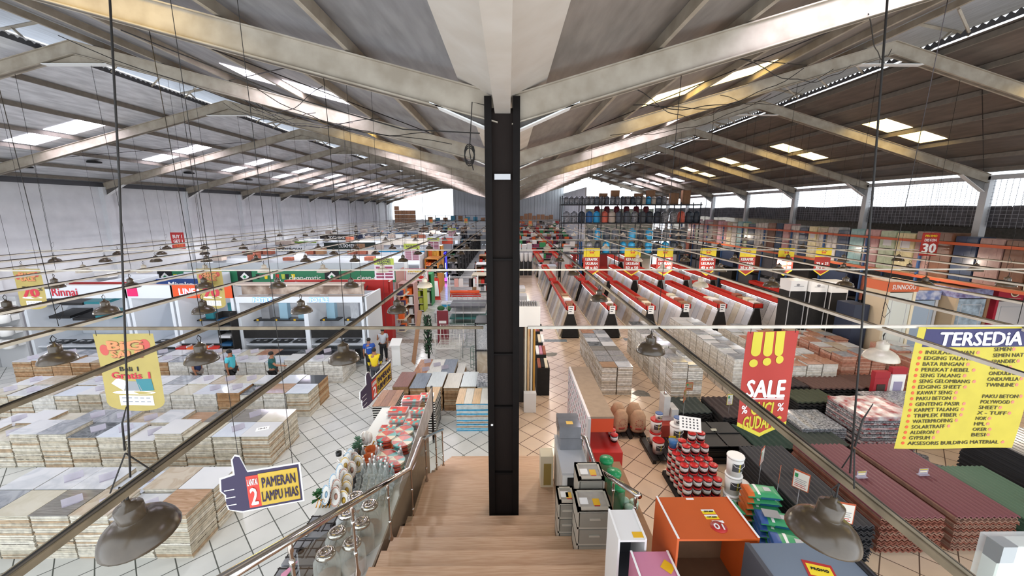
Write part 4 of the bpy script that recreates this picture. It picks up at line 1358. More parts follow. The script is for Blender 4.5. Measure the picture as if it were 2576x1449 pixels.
def corr_stack(label, x0, x1, y0, y1, h, mats, n, amp=.022, per=.125, name='corrugated_sheet_stack', zb=.08):
    cx, cy = (x0 + x1) / 2, (y0 + y1) / 2
    t = thing(name, label, 'roof sheet stack', (cx, cy, 0))
    w, l = (x1 - x0) / 2, (y1 - y0) / 2
    mes = {}
    dz = (h - zb) / n
    for i in range(n):
        mt = mats[0] if i == n - 1 else mats[1 + i % (len(mats) - 1)]
        if (mt.name) not in mes:
            q = MB(); wave_sheet(-w, w, -l, l, 0, amp, per, dz * .62, mt, q); mes[mt.name] = q.mesh('corrugated_sheet')
        o = link('corrugated_sheet', mes[mt.name], t, (random.uniform(-.015, .015), random.uniform(-.03, .03), zb + amp + i * dz))
    MB().box(x0 + .02, x1 - .02, y0 + .15, y0 + .25, 0, zb, CARD).part('skid', t)
    MB().box(x0 + .02, x1 - .02, y1 - .25, y1 - .15, 0, zb, CARD).part('skid', t)
    return t
C_BK = M('sheet_black', '#2b2d33', .55); C_BK2 = M('sheet_black_edge', '#1a1b1f', .7)
C_RD = M('sheet_maroon', '#74434a', .5); C_RD2 = M('sheet_maroon_edge', '#7d4736', .75, noise=.3); C_RD3 = M('sheet_maroon_faded', '#8a6756', .8, noise=.3)
C_GR = M('sheet_green', '#4c6a55', .5); C_GR2 = M('sheet_green_edge', '#37503f', .7)
C_SV = M('sheet_silver', '#a7a6a4', .3, .6)
corr_stack('stack of long black corrugated roof sheets, leftmost of the sheet stacks', 6.3, 7.5, 6.95, 9.75, .95, [C_BK, C_BK2], 16)
corr_stack('left maroon stack of long corrugated roof sheets', 7.85, 9.22, 7.2, 9.85, .93, [C_RD, C_RD2, C_RD2, C_RD3], 16)
corr_stack('right maroon stack of long corrugated roof sheets', 9.45, 10.8, 7.2, 9.85, .95, [C_RD, C_RD2, C_RD3, C_RD3], 16)
corr_stack('stack of long green corrugated roof sheets beside the maroon ones', 11.05, 12.2, 6.3, 9.1, .8, [C_GR, C_GR2], 13)
corr_stack('tall black sheet stack with silver corrugated top, at the right edge', 12.75, 14.6, 6.6, 10.0, 1.35, [C_SV, C_BK2], 22, per=.16)
def tag_card(x, y, z, lab, rz=0.0):
    o = bpy.data.objects.new('price_card', CARDY); COL.objects.link(o); o.location = (x, y, z); o.rotation_euler = (0, 0, rz)
    return tag(o, lab, 'price card', 'yellow edged price cards on the sheet stacks')
m = MB()
m.box(-.12, .12, 0, .006, .02, .17, CARDM); m.box(-.13, .13, -.04, .04, 0, .02, CARDM); m.box(-.1, .1, -.002, 0, .13, .16, YEL); m.box(-.09, .09, -.002, 0, .07, .11, CREAM); m.box(-.07, .07, -.002, 0, .045, .06, GREYM)
CARDY = m.mesh('price_card')
for (x, y, z, l) in [(6.95, 8.3, .98, 'price card standing on the black corrugated sheets'), (8.5, 8.45, .96, 'price card standing on the left maroon sheets'), (10.05, 8.5, .98, 'price card standing on the right maroon sheets'), (11.7, 7.6, .83, 'price card standing on the green sheets'), (10.1, 13.6, 1.05, 'price card by the dark brown roof tiles near the red banner')]:
    tag_card(x, y, z, l, .05)

# stone coated roof tile stacks
def tile_pile(label, x0, x1, y0, y1, h, mat, edge, n, waves='x', amp=.02, per=.2, flat=False):
    cx, cy = (x0 + x1) / 2, (y0 + y1) / 2
    t = thing('roof_tile_stack', label, 'roof tile stack', (cx, cy, 0))
    w, l = (x1 - x0) / 2, (y1 - y0) / 2
    MB().box(x0 + .03, x1 - .03, y0 + .03, y1 - .03, 0, .12, BLACKM).part('pallet', t)
    dz = (h - .14) / n
    me = {}
    for i in range(n):
        top = i == n - 1
        mt = mat if top else edge
        if mt.name not in me:
            q = MB()
            if flat:
                for a in range(2):
                    for b in range(2):
                        X0, Y0 = -w + a * w, -l + b * l
                        q.box(X0 + .01, X0 + w - .01, Y0 + .01, Y0 + l - .01, 0, dz * .6, mt)
                        q.box(X0 + .01, X0 + w - .01, Y0 + .01, Y0 + .05, 0, dz * 1.0, mt); q.box(X0 + .01, X0 + .05, Y0 + .01, Y0 + l - .01, 0, dz * .9, mt)
            else:
                k = 2
                for b in range(k):
                    wave_sheet(-w, w, -l + b * 2 * l / k - .02, -l + (b + 1) * 2 * l / k, .03 * (k - 1 - b), amp, per, dz * .5, mt, q)
            me[mt.name] = q.mesh('roof_tile')
        link('roof_tile', me[mt.name], t, (random.uniform(-.03, .03), random.uniform(-.03, .03), .14 + i * dz + (0 if flat else amp)))
    return t
G1 = M('tile_charcoal_green', '#3b4440', .85, noise=.25, scale=30); G2 = M('tile_black', '#262729', .6, noise=.15, scale=20); G3 = M('tile_dark_green', '#1d3a31', .85, noise=.3, scale=30)
B1 = M('tile_dark_brown', '#3b3030', .85, noise=.25, scale=30); B2 = M('tile_brown', '#5f4640', .85, noise=.25, scale=30); O1 = M('tile_olive', '#3f4634', .85, noise=.25, scale=30); RB_ = M('tile_redbrown', '#6a423a', .85, noise=.25, scale=30)
tile_pile('charcoal green roof tiles, low stack beside the grey blocks', 5.6, 6.9, 12.35, 13.5, .55, G1, BLACKM, 5)
tile_pile('dark brown wavy roof tiles behind the yellow notice, left of red banner', 7.0, 8.35, 11.9, 13.4, .62, B1, BLACKM, 6)
tile_pile('red brown roof tiles mostly hidden behind the red banner', 8.5, 9.6, 12.9, 14.0, .55, RB_, BLACKM, 5)
tile_pile('black flat roof tiles in a two by two stack', 5.6, 7.05, 10.3, 11.7, .62, G2, BLACK, 6, flat=True)
tile_pile('dark green roof tiles with a paper on top, beside the black flat ones', 7.15, 8.5, 10.25, 11.6, .55, G3, BLACKM, 5)
tile_pile('charcoal roof tiles half hidden below the tip of the red banner', 8.6, 9.9, 10.3, 11.8, .6, G1, BLACKM, 6)
tile_pile('olive green wavy roof tiles in front of the dark brown ones', 9.75, 11.2, 12.3, 13.3, .95, O1, BLACKM, 8)
tile_pile('very dark brown roof tiles right of the red banner', 9.8, 10.95, 13.45, 14.3, 1.0, B1, BLACKM, 8)
tile_pile('brown wavy roof tiles with white lower edge, below the salmon block', 11.05, 12.9, 13.4, 14.45, .95, B2, BLACKM, 7)
tile_pile('brown wavy roof tiles near the red product stands', 13.1, 14.6, 13.7, 14.9, .8, B2, BLACKM, 7)
for i, (x, y, z, l) in enumerate([(6.3, 11.1, .64, 'folded note on the black flat roof tiles'), (7.8, 11.0, .62, 'folded note on the dark green roof tiles'), (6.2, 13.1, .62, 'small price note on the charcoal green roof tiles')]):
    m = MB(); m.hexa([(x - .08, y - .05, z), (x + .08, y - .05, z), (x + .08, y + .05, z), (x - .08, y + .05, z)], [(x - .08, y - .03, z + .035), (x + .08, y - .03, z + .035), (x + .08, y + .03, z + .035), (x - .08, y + .03, z + .035)], M('note', '#b8b6a4', .6)); m.solo('paper_note', l, 'notice')
# plastic wrapped piles
def wrap_pile(label, x0, x1, y0, y1, h, mat, n, seed):
    rnd = random.Random(seed)
    t = thing('wrapped_sheet_pile', label, 'wrapped sheet pile', ((x0 + x1) / 2, (y0 + y1) / 2, 0))
    z = 0
    for i in range(n):
        dz = h / n
        m = MB()
        ph = rnd.uniform(0, 6); a = rnd.uniform(-.04, .04)
        nx = 14
        def top(u, v, ph=ph): return (x0 + (x1 - x0) * u + a, y0 + (y1 - y0) * v + a * .5, z + dz * (.7 + .12 * sin(u * 22 + ph) + .08 * sin(v * 9 + ph)))
        def bot(u, v): return (x0 + (x1 - x0) * u + a, y0 + (y1 - y0) * v + a * .5, z)
        for j in range(nx):
            u0, u1 = j / nx, (j + 1) / nx
            m.hexa([bot(u0, 0), bot(u1, 0), bot(u1, 1), bot(u0, 1)], [top(u0, 0), top(u1, 0), top(u1, 1), top(u0, 1)], mat[i % len(mat)] if i < n - 1 else mat[0])
        m.part('wrapped_sheet', t)
        z += dz
    return t
WR1 = M('wrap_redwhite', '#d8d6d4', .25, noise=1, scale=4, col2='#9c2c30'); WR4 = M('wrap_white', '#c9c7c6', .2, noise=1, scale=14, col2='#7a2a30'); WR2 = M('wrap_dark', '#54575c', .15, noise=.8, scale=18, col2='#b4b8bc'); WR3 = M('wrap_silver', '#a5a4a6', .15, noise=.8, scale=26, col2='#4b4b50')
wrap_pile('white and red plastic wrapped roofing bundles in a high pile', 10.55, 12.25, 10.7, 12.1, 1.3, [WR1, WR3, WR4, WR3], 18, 1)
wrap_pile('grey plastic wrapped sheets between olive tiles and the red white pile', 9.0, 10.35, 11.0, 12.2, .75, [WR2, WR3], 11, 2)
wrap_pile('grey plastic wrapped sheets behind the red white pile', 12.4, 14.2, 11.2, 13.1, .95, [WR2, WR3], 12, 3)
MB().box(9.9, 10.4, 10.15, 10.55, 0, .3, M('red_white_carton', '#d6d0cc', .6, noise=1, scale=6, col2='#b02a2a')).solo('carton', 'small red and white carton on the floor below the red banner tip', 'carton')
q = MB(); q.grid(lambda a, b: (11.2 + 1.3 * a + .1 * sin(b * 9), 9.9 + .9 * b, .03 + .03 * sin(a * 17) * cos(b * 13)), 14, 10, WR3); q.solo('plastic_film', 'crumpled clear plastic film on the floor behind the green sheets', 'plastic film')

# pallets
def pallet(label, x0, x1, y0, y1, mat=BLACK):
    t = thing('pallet', label, 'pallet', ((x0 + x1) / 2, (y0 + y1) / 2, 0))
    m = MB()
    for i in range(5):
        a = x0 + (x1 - x0) * i / 5
        m.box(a + .01, a + (x1 - x0) / 5 - .02, y0, y1, .1, .13, mat)
    m.part('deck', t)
    for i in range(3):
        a = x0 + (x1 - x0 - .1) * i / 2
        MB().box(a, a + .1, y0, y1, 0, .1, mat).part('runner', t)
pallet('black plastic pallet under the paper cement bags', 3.45, 4.45, 11.65, 12.75)
pallet('black plastic pallet under the white and red buckets', 4.2, 5.25, 10.35, 11.55)
pallet('dark pallet under the piled red lidded pails', 4.3, 5.3, 8.55, 9.9, BLACKM)
KRAFT = M('kraft_paper', '#c9a585', .8, noise=.25, scale=7)
def sack():
    t = thing('cement_bag', 'bag', 'cement bag')
    m = MB(); m.lathe([(.17, 0), (.22, .08), (.21, .55), (.15, .66), (.13, .72)], KRAFT, n=18, sx=1.15, sy=.75, wob=lambda a, z: .05 * sin(5 * a + z * 9)); m.local('bag', t)
    m = MB(); m.lathe([(.222, .13), (.222, .2)], M('bag_band', '#a9493f', .8), n=18, sx=1.15, sy=.75); m.local('printed_band', t)
    m = MB()
    for k in range(10):
        a = 2 * pi * k / 10
        m.box(.11 * cos(a) - .012, .11 * cos(a) + .012, -.185, -.18, .38 + .11 * sin(a) - .012, .38 + .11 * sin(a) + .012, M('bag_band', '#a9493f', .8))
    o_ = m.local('printed_emblem', t); o_['kind'] = 'stuff'
    return t
sk = Rep(sack(), 'brown paper cement bags standing on their pallet')
for i, (x, y, r) in enumerate([(3.68, 11.95, .1), (4.24, 11.9, -.1), (3.70, 12.42, .1), (4.25, 12.42, 0)]):
    sk.at((x, y, .131), r, 'brown paper cement bag, %s on the pallet' % ('front left', 'front right, with red top', 'back left', 'back right')[i])
def bucket(r, h, body, lid, lab=True):
    t = thing('paint_bucket', 'b', 'paint bucket')
    MB().lathe([(r * .84, 0), (r, h * .93)], body, n=22).local('bucket', t)
    MB().lathe([(r * 1.03, h * .9), (r * 1.05, h * .96), (r * 1.0, h), (r * .9, h), (.001, h - .004)], lid, n=22).local('lid', t)
    m = MB()
    for k in range(9):
        a0, a1 = -pi / 2 - .9 + k * .2, -pi / 2 - .9 + (k + 1) * .2
        R0, R1 = r * .905 + .004, r * .965 + .004
        m.add([(R0 * cos(a0), R0 * sin(a0), h * .3), (R0 * cos(a1), R0 * sin(a1), h * .3), (R1 * cos(a1), R1 * sin(a1), h * .72), (R1 * cos(a0), R1 * sin(a0), h * .72)], [(0, 1, 2, 3)], GREYD if k != 4 else YEL)
    m.local('printed_label', t)
    m = MB(); m.tube([(-r, 0, h * .82), (-r * .6, -r * .95, h * .62), (0, -r * 1.2, h * .55), (r * .6, -r * .95, h * .62), (r, 0, h * .82)], .005, LETW, 4); m.local('handle', t)
    return t
bw = Rep(bucket(.19, .5, WHITE, LETW), 'large white paint buckets'); br = Rep(bucket(.17, .42, WHITE, M('red_lid', '#c01f1f', .3)), 'red lidded paint buckets')
Z = .131
for (x, y, z, l) in [(4.95, 10.6, Z, 'large white bucket at the bottom of the white tower on the pallet'), (4.93, 10.62, Z + .505, 'large white bucket in the upper storey of the white tower'),
                     (5.47, 8.55, .0, 'white bucket at the bottom of the tower beside the red pails'), (5.47, 8.56, .505, 'white bucket in the middle of the tower beside the red pails'), (5.46, 8.55, 1.01, 'white bucket on top of the tower beside the red pails'), (5.9, 8.9, 0, 'white bucket mostly hidden behind the tiling mortar bags')]:
    bw.at((x, y, z), .1, l)
for (x, y, z, l) in [(4.55, 11.2, Z, 'red lidded bucket, bottom of the back tower on the pallet'), (4.55, 11.2, Z + .425, 'red lidded bucket, upper one of the back tower'), (4.48, 10.75, Z, 'red lidded bucket standing alone at the front left of pallet')]:
    br.at((x, y, z), .2, l)
bs = Rep(bucket(.11, .22, WHITE, M('blue_lid', '#1f4f8f', .4)), 'small blue topped tubs')
bs.at((4.6, 11.15, Z + .85), .2, 'small blue topped tub on the red lidded tower'); bs.at((4.93, 10.6, Z + 1.01), .2, 'small blue topped tub on the white bucket tower')
for i, (x, y, w, h, c, l) in enumerate([(5.2, 10.47, .06, .3, WHITE, 'slim white bottle'), (5.18, 10.80, .085, .3, WHITE, 'wide white canister'), (5.12, 10.45 - .02, .14, .3, WHITE, 'white canister with black print')][:2]):
    m = MB(); m.lathe([(w * .8, 0), (w, .02), (w, h * .75), (w * .35, h * .88), (w * .35, h)], c, (x, y, Z if x < 5.2 else Z), 14, sx=1, sy=.7); m.solo('canister', l + ' on the front right of the bucket pallet', 'canister', loc=(x, y, Z))
MB().box(5.0, 5.24, 10.95, 11.2, Z, Z + .62, CARD).solo('carton', 'brown carton behind the white canisters on the bucket pallet', 'carton')
t = thing('notice_board', 'small yellow and black notice on the bucket pallet', 'notice', (4.72, 10.5, Z + .45)); MB().box(4.62, 4.82, 10.38, 10.39, Z + .55, Z + .75, YELL).part('sheet', t); m = MB(); put_text(m, 'MU200', LETD, 4.72, Z + .65, .16, .07, lambda x, z, d: (x, 10.378 - d, z)); m.part('lettering', t); MB().box(4.715, 4.725, 10.39, 10.40, .131, Z + .56, GREYD).part('rod', t)
# small red lidded pails, piled
Tn = Rep(tin(), 'red lidded pails piled on the dark pallet')
Tn.p['label'] = 'x'
k = 0
for c in range(4):
    for r in range(5):
        hmax = (5, 5, 4, 4, 3)[4 - r] if c < 2 else (6, 5, 4, 4, 3)[4 - r]
        if c == 0: hmax = min(hmax, 4)
        for z in range(hmax):
            Tn.at((4.42 + c * .245, 8.68 + r * .245, .131 + z * .219), random.uniform(-.4, .4), 'red lidded pail, %s storey, %s column from left, %s from front' % (ORD[z + 1], ORD[c + 1], ORD[r + 1]))
            k += 1
def blk(label, x0, x1, y0, y1, z0, z1, mat=None):
    return MB().box(x0, x1, y0, y1, z0, z1, mat or M('block_white', '#c9c9c6', .8, noise=.08)).solo('concrete_block', label, 'concrete block', 'light grey concrete blocks behind the buckets')
blk('grey block lying at the back of the block pile', 5.0, 5.5, 12.0, 12.2, .45, .68); blk('tall upright grey block on top of the pile', 5.05, 5.25, 11.9, 12.3, .68, 1.35)
blk('grey block at the right front of the pile', 5.28, 5.5, 11.8, 12.3, .681, .95)
MB().box(4.9, 5.6, 11.7, 12.35, 0, .449, M('red_crate', '#b5483c', .7, noise=.15)).solo('red_crate', 'red printed crate that carries the grey blocks', 'crate')
m = MB(); m.lathe([(.06, 0), (.05, .05), (.03, .09), (.02, .13)], CHROME, (5.15, 12.1, 1.351), 10); m.solo('orange_tip_tool', 'small metal tool standing on the tall grey block', 'tool')
def notice(label, x, y, z, h, rz, w, hh, mat, txt=None, border=None):
    t = thing('notice_stand', label, 'notice', (x, y, z))
    m = MB(); m.tube([(x, y, z), (x, y, z + h)], .006, GREYM, 5); m.part('rod', t)
    fr = frame((x, y - .01, z + h + hh / 2), (cos(rz), sin(rz), 0))
    m = MB(); rect(m, fr, -w / 2, w / 2, -hh / 2, hh / 2, border or M('frame_redbrown', '#b5532f', .5), 0, .01); m.part('frame', t)
    m = MB(); rect(m, fr, -w / 2 + .015, w / 2 - .015, -hh / 2 + .015, hh / 2 - .03, mat, .002)
    m.part('sheet', t)
    m = MB()
    for k in range(5): rect(m, fr, -w / 2 + .04, w / 2 - .05 - .02 * (k % 2), -hh / 2 + .05 + k * hh * .1, -hh / 2 + .065 + k * hh * .1, RED if k < 2 else GREYM, .004)
    rect(m, fr, -w / 2 + .03, -w / 2 + .09, hh * .1, hh * .32, GREEN, .004)
    m.part('print', t)
BG1 = M('notice_brown', '#9c8158', .6); BG2 = M('notice_white', '#e2dfd6', .5)
notice('brown framed notice on a rod in front of the white tile stacks', 6.45, 13.2, 0, .95, 0, .26, .3, BG1)
notice('tilted brown framed notice beside the grey blocks', 5.75, 12.0, 0, 1.15, .9, .3, .42, BG1)
notice('yellow topped notice on a rod among the brown roof tiles', 7.3, 12.1, .66, .3, .1, .2, .38, BG2, border=YEL)
notice('white notice, nearest the orange mortar bags, left of three', 6.24, 8.75, 0, 1.15, .75, .3, .42, BG2)
notice('white notice on a rod standing in the middle of the mortar bags', 6.24, 8.1, 0, 1.15, .9, .24, .34, BG2)
notice('white notice right of the mortar bags, in front of black sheets', 6.25, 7.5, 0, 1.4, -.9, .3, .42, BG2)
notice('white notice beside the big right hand lamp', 6.25, 6.4, 0, 1.55, -.3, .3, .42, BG2)
m = MB()
fr = frame((4.9, 9.78, 1.62), (.93, -.3, 0), (.2, .6, .5)); rect(m, fr, -.27, .27, -.2, .2, LETW, 0, .006)
for i in range(5):
    for j in range(4): rect(m, fr, -.2 + i * .09, -.16 + i * .09, -.13 + j * .08, -.09 + j * .08, GREYD, .002)
m.solo('colour_chart', 'white board with dark dots lying on the red pails', 'chart', kind=None)
MB().lathe([(.09, 0), (.1, .12), (.12, .2), (.01, .19)], M('blue_bowl', '#2a6299', .4), (4.42, 9.66, 1.012), 16).solo('blue_lid_tub', 'tub with blue lid on the back left of the red pails', 'tub')
# mortar bags
def mbag(top, side):
    t = thing('mortar_bag', 'bag', 'mortar bag')
    m = MB()
    n = 8
    def f(u, v, s):
        x = -.36 + .72 * u; y = -.22 + .44 * v
        e = (1 - abs(2 * u - 1) ** 5) * (1 - abs(2 * v - 1) ** 5)
        return (x, y, .065 + s * (.012 + .06 * e) + .006 * sin(9 * u + 4 * v))
    m.grid(lambda u, v: f(u, v, 1), 12, 8, top); m.grid(lambda u, v: f(1 - u, v, -1), 12, 8, top)
    for (a, b) in (((0, 0), (1, 0)), ((1, 0), (1, 1)), ((1, 1), (0, 1)), ((0, 1), (0, 0))):
        for i in range(8):
            p = (a[0] + (b[0] - a[0]) * i / 8, a[1] + (b[1] - a[1]) * i / 8); q = (a[0] + (b[0] - a[0]) * (i + 1) / 8, a[1] + (b[1] - a[1]) * (i + 1) / 8)
            m.add([f(*p, 1), f(*q, 1), f(*q, -1), f(*p, -1)], [(0, 3, 2, 1)], top)
    m.local('bag', t)
    m = MB(); m.grid(lambda u, v: tuple(Vector(f(u * .2, v, 1)) + Vector((-.004, 0, .004))), 4, 8, side); m.grid(lambda u, v: (-.366, -.2 + .4 * v, .02 + .09 * u), 1, 4, side); m.local('printed_end', t)
    m = MB(); m.grid(lambda u, v: tuple(Vector(f(.3 + u * .08, v * .8 + .1, 1)) + Vector((0, 0, .004))), 2, 6, LETW); m.grid(lambda u, v: tuple(Vector(f(.55 + u * .2, v * .3 + .35, 1)) + Vector((0, 0, .004))), 3, 3, GREYL); m.grid(lambda u, v: (-.1 + .4 * u, -.225, .04 + .05 * v), 2, 1, M('bag_label', '#215a7a', .4)); m.local('printed_label', t)
    return t
GRB_ = M('bag_green', '#3fa06c', .35, noise=.1, scale=9); bo = Rep(mbag(GRB_, M('bag_orange', '#d0672a', .4)), 'green mortar bags with orange ends'); bb = Rep(mbag(GRB_, M('bag_blue', '#2a549a', .4)), 'green mortar bags with blue ends')
for i in range(6): bo.at((5.78, 7.98 + .0, .09 + i * .160), -.15, 'green mortar bag with orange end, %s from the bottom of its pile' % ORD[i + 1])
for i in range(5): bb.at((5.72, 7.33, .09 + i * .160), -.25, 'green mortar bag with blue end, middle pile, %s from bottom' % ORD[i + 1])
for i in range(5): bb.at((5.62, 6.7, .09 + i * .160), -.3, 'green mortar bag with blue end, near pile, %s from bottom' % ORD[i + 1])
for i in range(5): bo.at((5.75, 6.1, .09 + i * .160), -.3, 'green mortar bag with orange end, nearest pile, %s from bottom' % ORD[i + 1])
for i in range(4): bb.at((4.9, 7.85, .09 + i * .160), .1, 'green mortar bag with violet blue end, left pile, %s from bottom' % ORD[i + 1])
pallet('dark pallet under the mortar bag piles', 5.2, 6.2, 5.7, 8.5, BLACKM) if False else None
MB().box(5.25, 6.2, 5.8, 8.28, 0, .085, BLACKM).solo('pallet_board', 'dark board under the mortar bag piles', 'pallet'); MB().box(4.5, 5.3 - .08, 7.6, 8.1, 0, .085, BLACKM).solo('pallet_board', 'dark board under the left mortar bags', 'pallet')
m = MB(); fr = frame((5.6, 7.35, .93), (.95, -.25, 0), (.25, .95, 0)); rect(m, fr, -.16, .16, -.12, .12, GREYM, 0, .01); m.solo('grey_leaflet', 'grey leaflet lying on the middle green mortar bags', 'leaflet')
m = MB(); fr = frame((4.9, 7.8, .79), (.95, -.25, 0), (.25, .95, 0)); rect(m, fr, -.17, .17, -.14, .14, M('leaflet_blue', '#6f9fc0', .4), 0, .01); m.solo('blue_leaflet', 'blue leaflet lying on the left mortar bags', 'leaflet')

# red product stands by the salmon block
for i, (x, l) in enumerate([(13.35, 'red narrow product stand with dark sample'), (13.95, 'red topped white product stand with price list')]):
    t = thing('product_stand', l, 'display stand', (x, 13.3, 0))
    MB().box(x - .25, x + .25, 13.2, 13.35, 0, 1.5 + .15 * i, M('stand_red', '#a32630', .5) if i == 0 else LETW).part('board', t)
    MB().box(x - .27, x + .27, 13.19, 13.36, 1.38 + .15 * i, 1.62 + .15 * i, M('stand_red', '#a32630', .5)).part('header', t)
    MB().box(x - .15, x + .15, 13.18, 13.2, .5 + .4 * i, 1.15 + .1 * i, M('sample_dark', '#3a2a22', .5) if i == 0 else M('sample_lilac', '#9a92b0', .5)).part('sample', t)
# ------------------------------------------------------------------ tile display racks, right hall
LEDM = M('led_strip', '#f2f7ff', .5, emit=9)
RKX = [3.55, 5.9, 8.1, 10.3, 12.4, 14.5, 16.7, 18.9]
PAN = [TOPS[i][0] for i in (0, 3, 2, 4, 1, 10, 6, 7)]
MOSA = M('mosaic_tile', '#b5a88a', .3, noise=1, scale=16, col2='#6f6552')
RACKM = {}
def rack(xc, y0, y1, label, left, lit, mosaic=False):
    t = thing('tile_display_rack', label, 'tile display rack', (xc, (y0 + y1) / 2, 0), group='tile display racks with red tops')
    hb, ht, H = .62, .13, 1.62
    for y in (y0, y1 - .06):
        m = MB(); m.hexa([(xc - hb + .1, y, 0), (xc + hb - .1, y, 0), (xc + hb - .1, y + .06, 0), (xc - hb + .1, y + .06, 0)], [(xc - ht, y, H), (xc + ht, y, H), (xc + ht, y + .06, H), (xc - ht, y + .06, H)], BLACKM)
        m.part('end_panel', t, 'black tapering end panel')
    m = MB()
    m.box(xc - .28, xc + .28, y0 - .05, y1, 1.66, 1.69, CARD)
    for a in (xc - .28, xc + .25): m.box(a, a + .03, y0 - .05, y1, 1.66, 1.92, REDB)
    m.box(xc - .28, xc + .28, y0 - .05, y0 - .02, 1.66, 1.92, REDB); m.box(xc - .28, xc + .28, y1 - .03, y1, 1.66, 1.92, REDB)
    m.part('top_tray', t, 'red top tray')
    n = max(3, int((y1 - y0 - .2) / .62))
    dy = (y1 - y0 - .2) / n
    for s in (-1, 1):
        for i in range(n):
            a = y0 + .1 + i * dy
            mt = MOSA if mosaic and i < 3 else PAN[(left + i + (3 if s > 0 else 0)) % len(PAN)] if not isinstance(left, list) else PAN[left[i % len(left)]]
            m = MB()
            m.hexa([(xc + s * hb, a, .06), (xc + s * (hb - .03), a, .06), (xc + s * (hb - .03), a + dy - .03, .06), (xc + s * hb, a + dy - .03, .06)],
                   [(xc + s * (ht + .05), a, 1.55), (xc + s * (ht + .02), a, 1.55), (xc + s * (ht + .02), a + dy - .03, 1.55), (xc + s * (ht + .05), a + dy - .03, 1.55)], mt)
            if s < 0 or y0 < 26: m.part('tile_panel', t)
    if lit:
        MB().box(xc - ht - .12, xc - ht - .09, y0 + .1, y1 - .1, 1.62, 1.635, LEDM).part('led_strip', t, 'lit LED strip')
    MB().box(xc - hb - .04, xc + hb + .04, y0, y1, 0, .05, CREAM).part('base', t)
    return t
sets = [(21.95, 30.2), (31.4, 39.4), (43.0, 52.0)]
cw = ['nearest row', 'second row back', 'third row back']
for si, (a, b) in enumerate(sets):
    for i, x in enumerate(RKX):
        if si == 2 and i > 5: continue
        if si and i == 7: continue
        rack(x, a + (i > 2) * .4, b, 'sloping tile display rack with red top tray, %s from column, %s' % (ORD[i + 1], cw[si]),
             [[1, 0, 5, 2, 3], [0, 2, 1, 5, 0], [1, 7, 0, 3], [4, 0, 7, 3], [4, 1, 4, 7], [7, 4, 3, 0], [5, 4, 0, 5], [4, 0, 1, 4]][i], (2 <= i <= 6) or i in (0, 1) and si == 0, mosaic=(i == 7 and si == 0))
t_ = None
# open cartons of mosaic samples in the trays of the nearest racks
for i, x in enumerate(RKX[:8]):
    n = (4, 2, 3, 4, 3, 4, 3, 5)[i]
    for k in range(n):
        y = 22.47 + k * .62
        t = thing('sample_box', 'tile sample box in the red tray, %s rack from column, %s from front' % (ORD[i + 1], ORD[k + 1]), 'sample box', (x, y + .2, 1.692), group='tile sample boxes on the display racks')
        m = MB(); m.box(x - .2, x + .2, y, y + .5, 1.692, 1.98 + .06 * (k % 2), [CARDR, LETW, CREAM, CARD][(i + k) % 4]); m.part('box', t)
        m = MB(); m.box(x - .16, x + .16, y - .006, y, 1.74, 1.95, MOSA if i % 2 else M('sample_orange', '#c99a78', .5, noise=.6, scale=14)); m.part('picture_panel', t)
    if i < 5:
        m = MB(); fr = frame((x, 21.86 + .4 * (i > 2), 1.78)); rect(m, fr, -.16, .16, -.32, .16, LETW, 0, .01)
        for q in range(3): rect(m, fr, -.11, .11 - .04 * q, .06 - q * .13, .11 - q * .13, GREYD, .003)
        m.solo('size_sign', 'white size sign hung on the red end of the %s rack from column' % ORD[i + 1], 'sign', 'white size signs on the display racks')

# cardboard carton piles at the far end of the reddish blocks
for i, (x, y, n) in enumerate([(17.6, 20.5, 3), (18.3, 21.2, 4), (19.05, 20.8, 4), (18.2, 19.3, 2), (18.95, 19.5, 2)]):
    for k in range(n):
        MB().box(x, x + .62, y - .5, y, k * .33, k * .33 + .32, CARDR).solo('carton', 'brown carton, %s layer of %s pile near the door booths' % (ORD[k + 1], ORD[i + 1]), 'carton', 'brown cartons near the door booths')

# door booths on the right
def booth(label, x0, x1, y0, y1, h, hd, header, side, frm, txt, tcol, door, extra=None):
    t = thing('door_booth', label, 'display booth', ((x0 + x1) / 2, y0, 0))
    MB().box(x0, x0 + .12, y0, y1, 0, h, frm).part('side_panel', t); MB().box(x1 - .12, x1, y0, y1, 0, h, side).part('side_panel', t)
    MB().box(x0, x1, y1 - .08, y1, 0, h, frm).part('back_panel', t)
    MB().box(x0 - .02, x1 + .02, y0 - .04, y1, h, h + hd, header).part('header', t)
    MB().box(x0, x1, y0, y1, h + hd, h + hd + .02, CARD).part('top_board', t)
    if txt:
        m = MB(); put_text(m, txt, tcol, (x0 + x1) / 2, h + hd / 2, (x1 - x0) * .8, hd * .5, lambda x, z, d: (x, y0 - .05 - d, z)); m.part('lettering', t)
    d = MB(); d.box(x0 + .14, x1 - .14, y0 + .03, y0 + .09, .02, h - .06, door); dd = d.part('door_leaf', t)
    q = MB()
    for (za, zb) in ((.25, 1.0), (1.15, h - .3)):
        for (a, b, c, e) in ((x0 + .3, x1 - .3, za, za + .02), (x0 + .3, x1 - .3, zb - .02, zb), (x0 + .3, x0 + .32, za, zb), (x1 - .32, x1 - .3, za, zb)): q.box(a, b, y0 + .015, y0 + .03, c, e, GREYL)
    q.part('moulding', dd)
    q = MB(); q.box(x0 + .22, x0 + .27, y0 - .03, y0 + .03, 1.0, 1.15, CHROME); q.part('handle', dd)
    return t
DW = M('door_white', '#cfd3cc', .35); DBL = M('door_bluegrey', '#9fb0c2', .3); DG = M('door_pattern', '#a9bccb', .3, noise=.5, scale=4)
booth('cream door booth with orange header and white door', 16.7, 18.0, 17.0, 18.2, 3.75, .42, M('header_orange', '#c9623a', .6), CREAM, M('booth_cream', '#c9b89c', .6), 'SUNNOOO', LETW, DW)
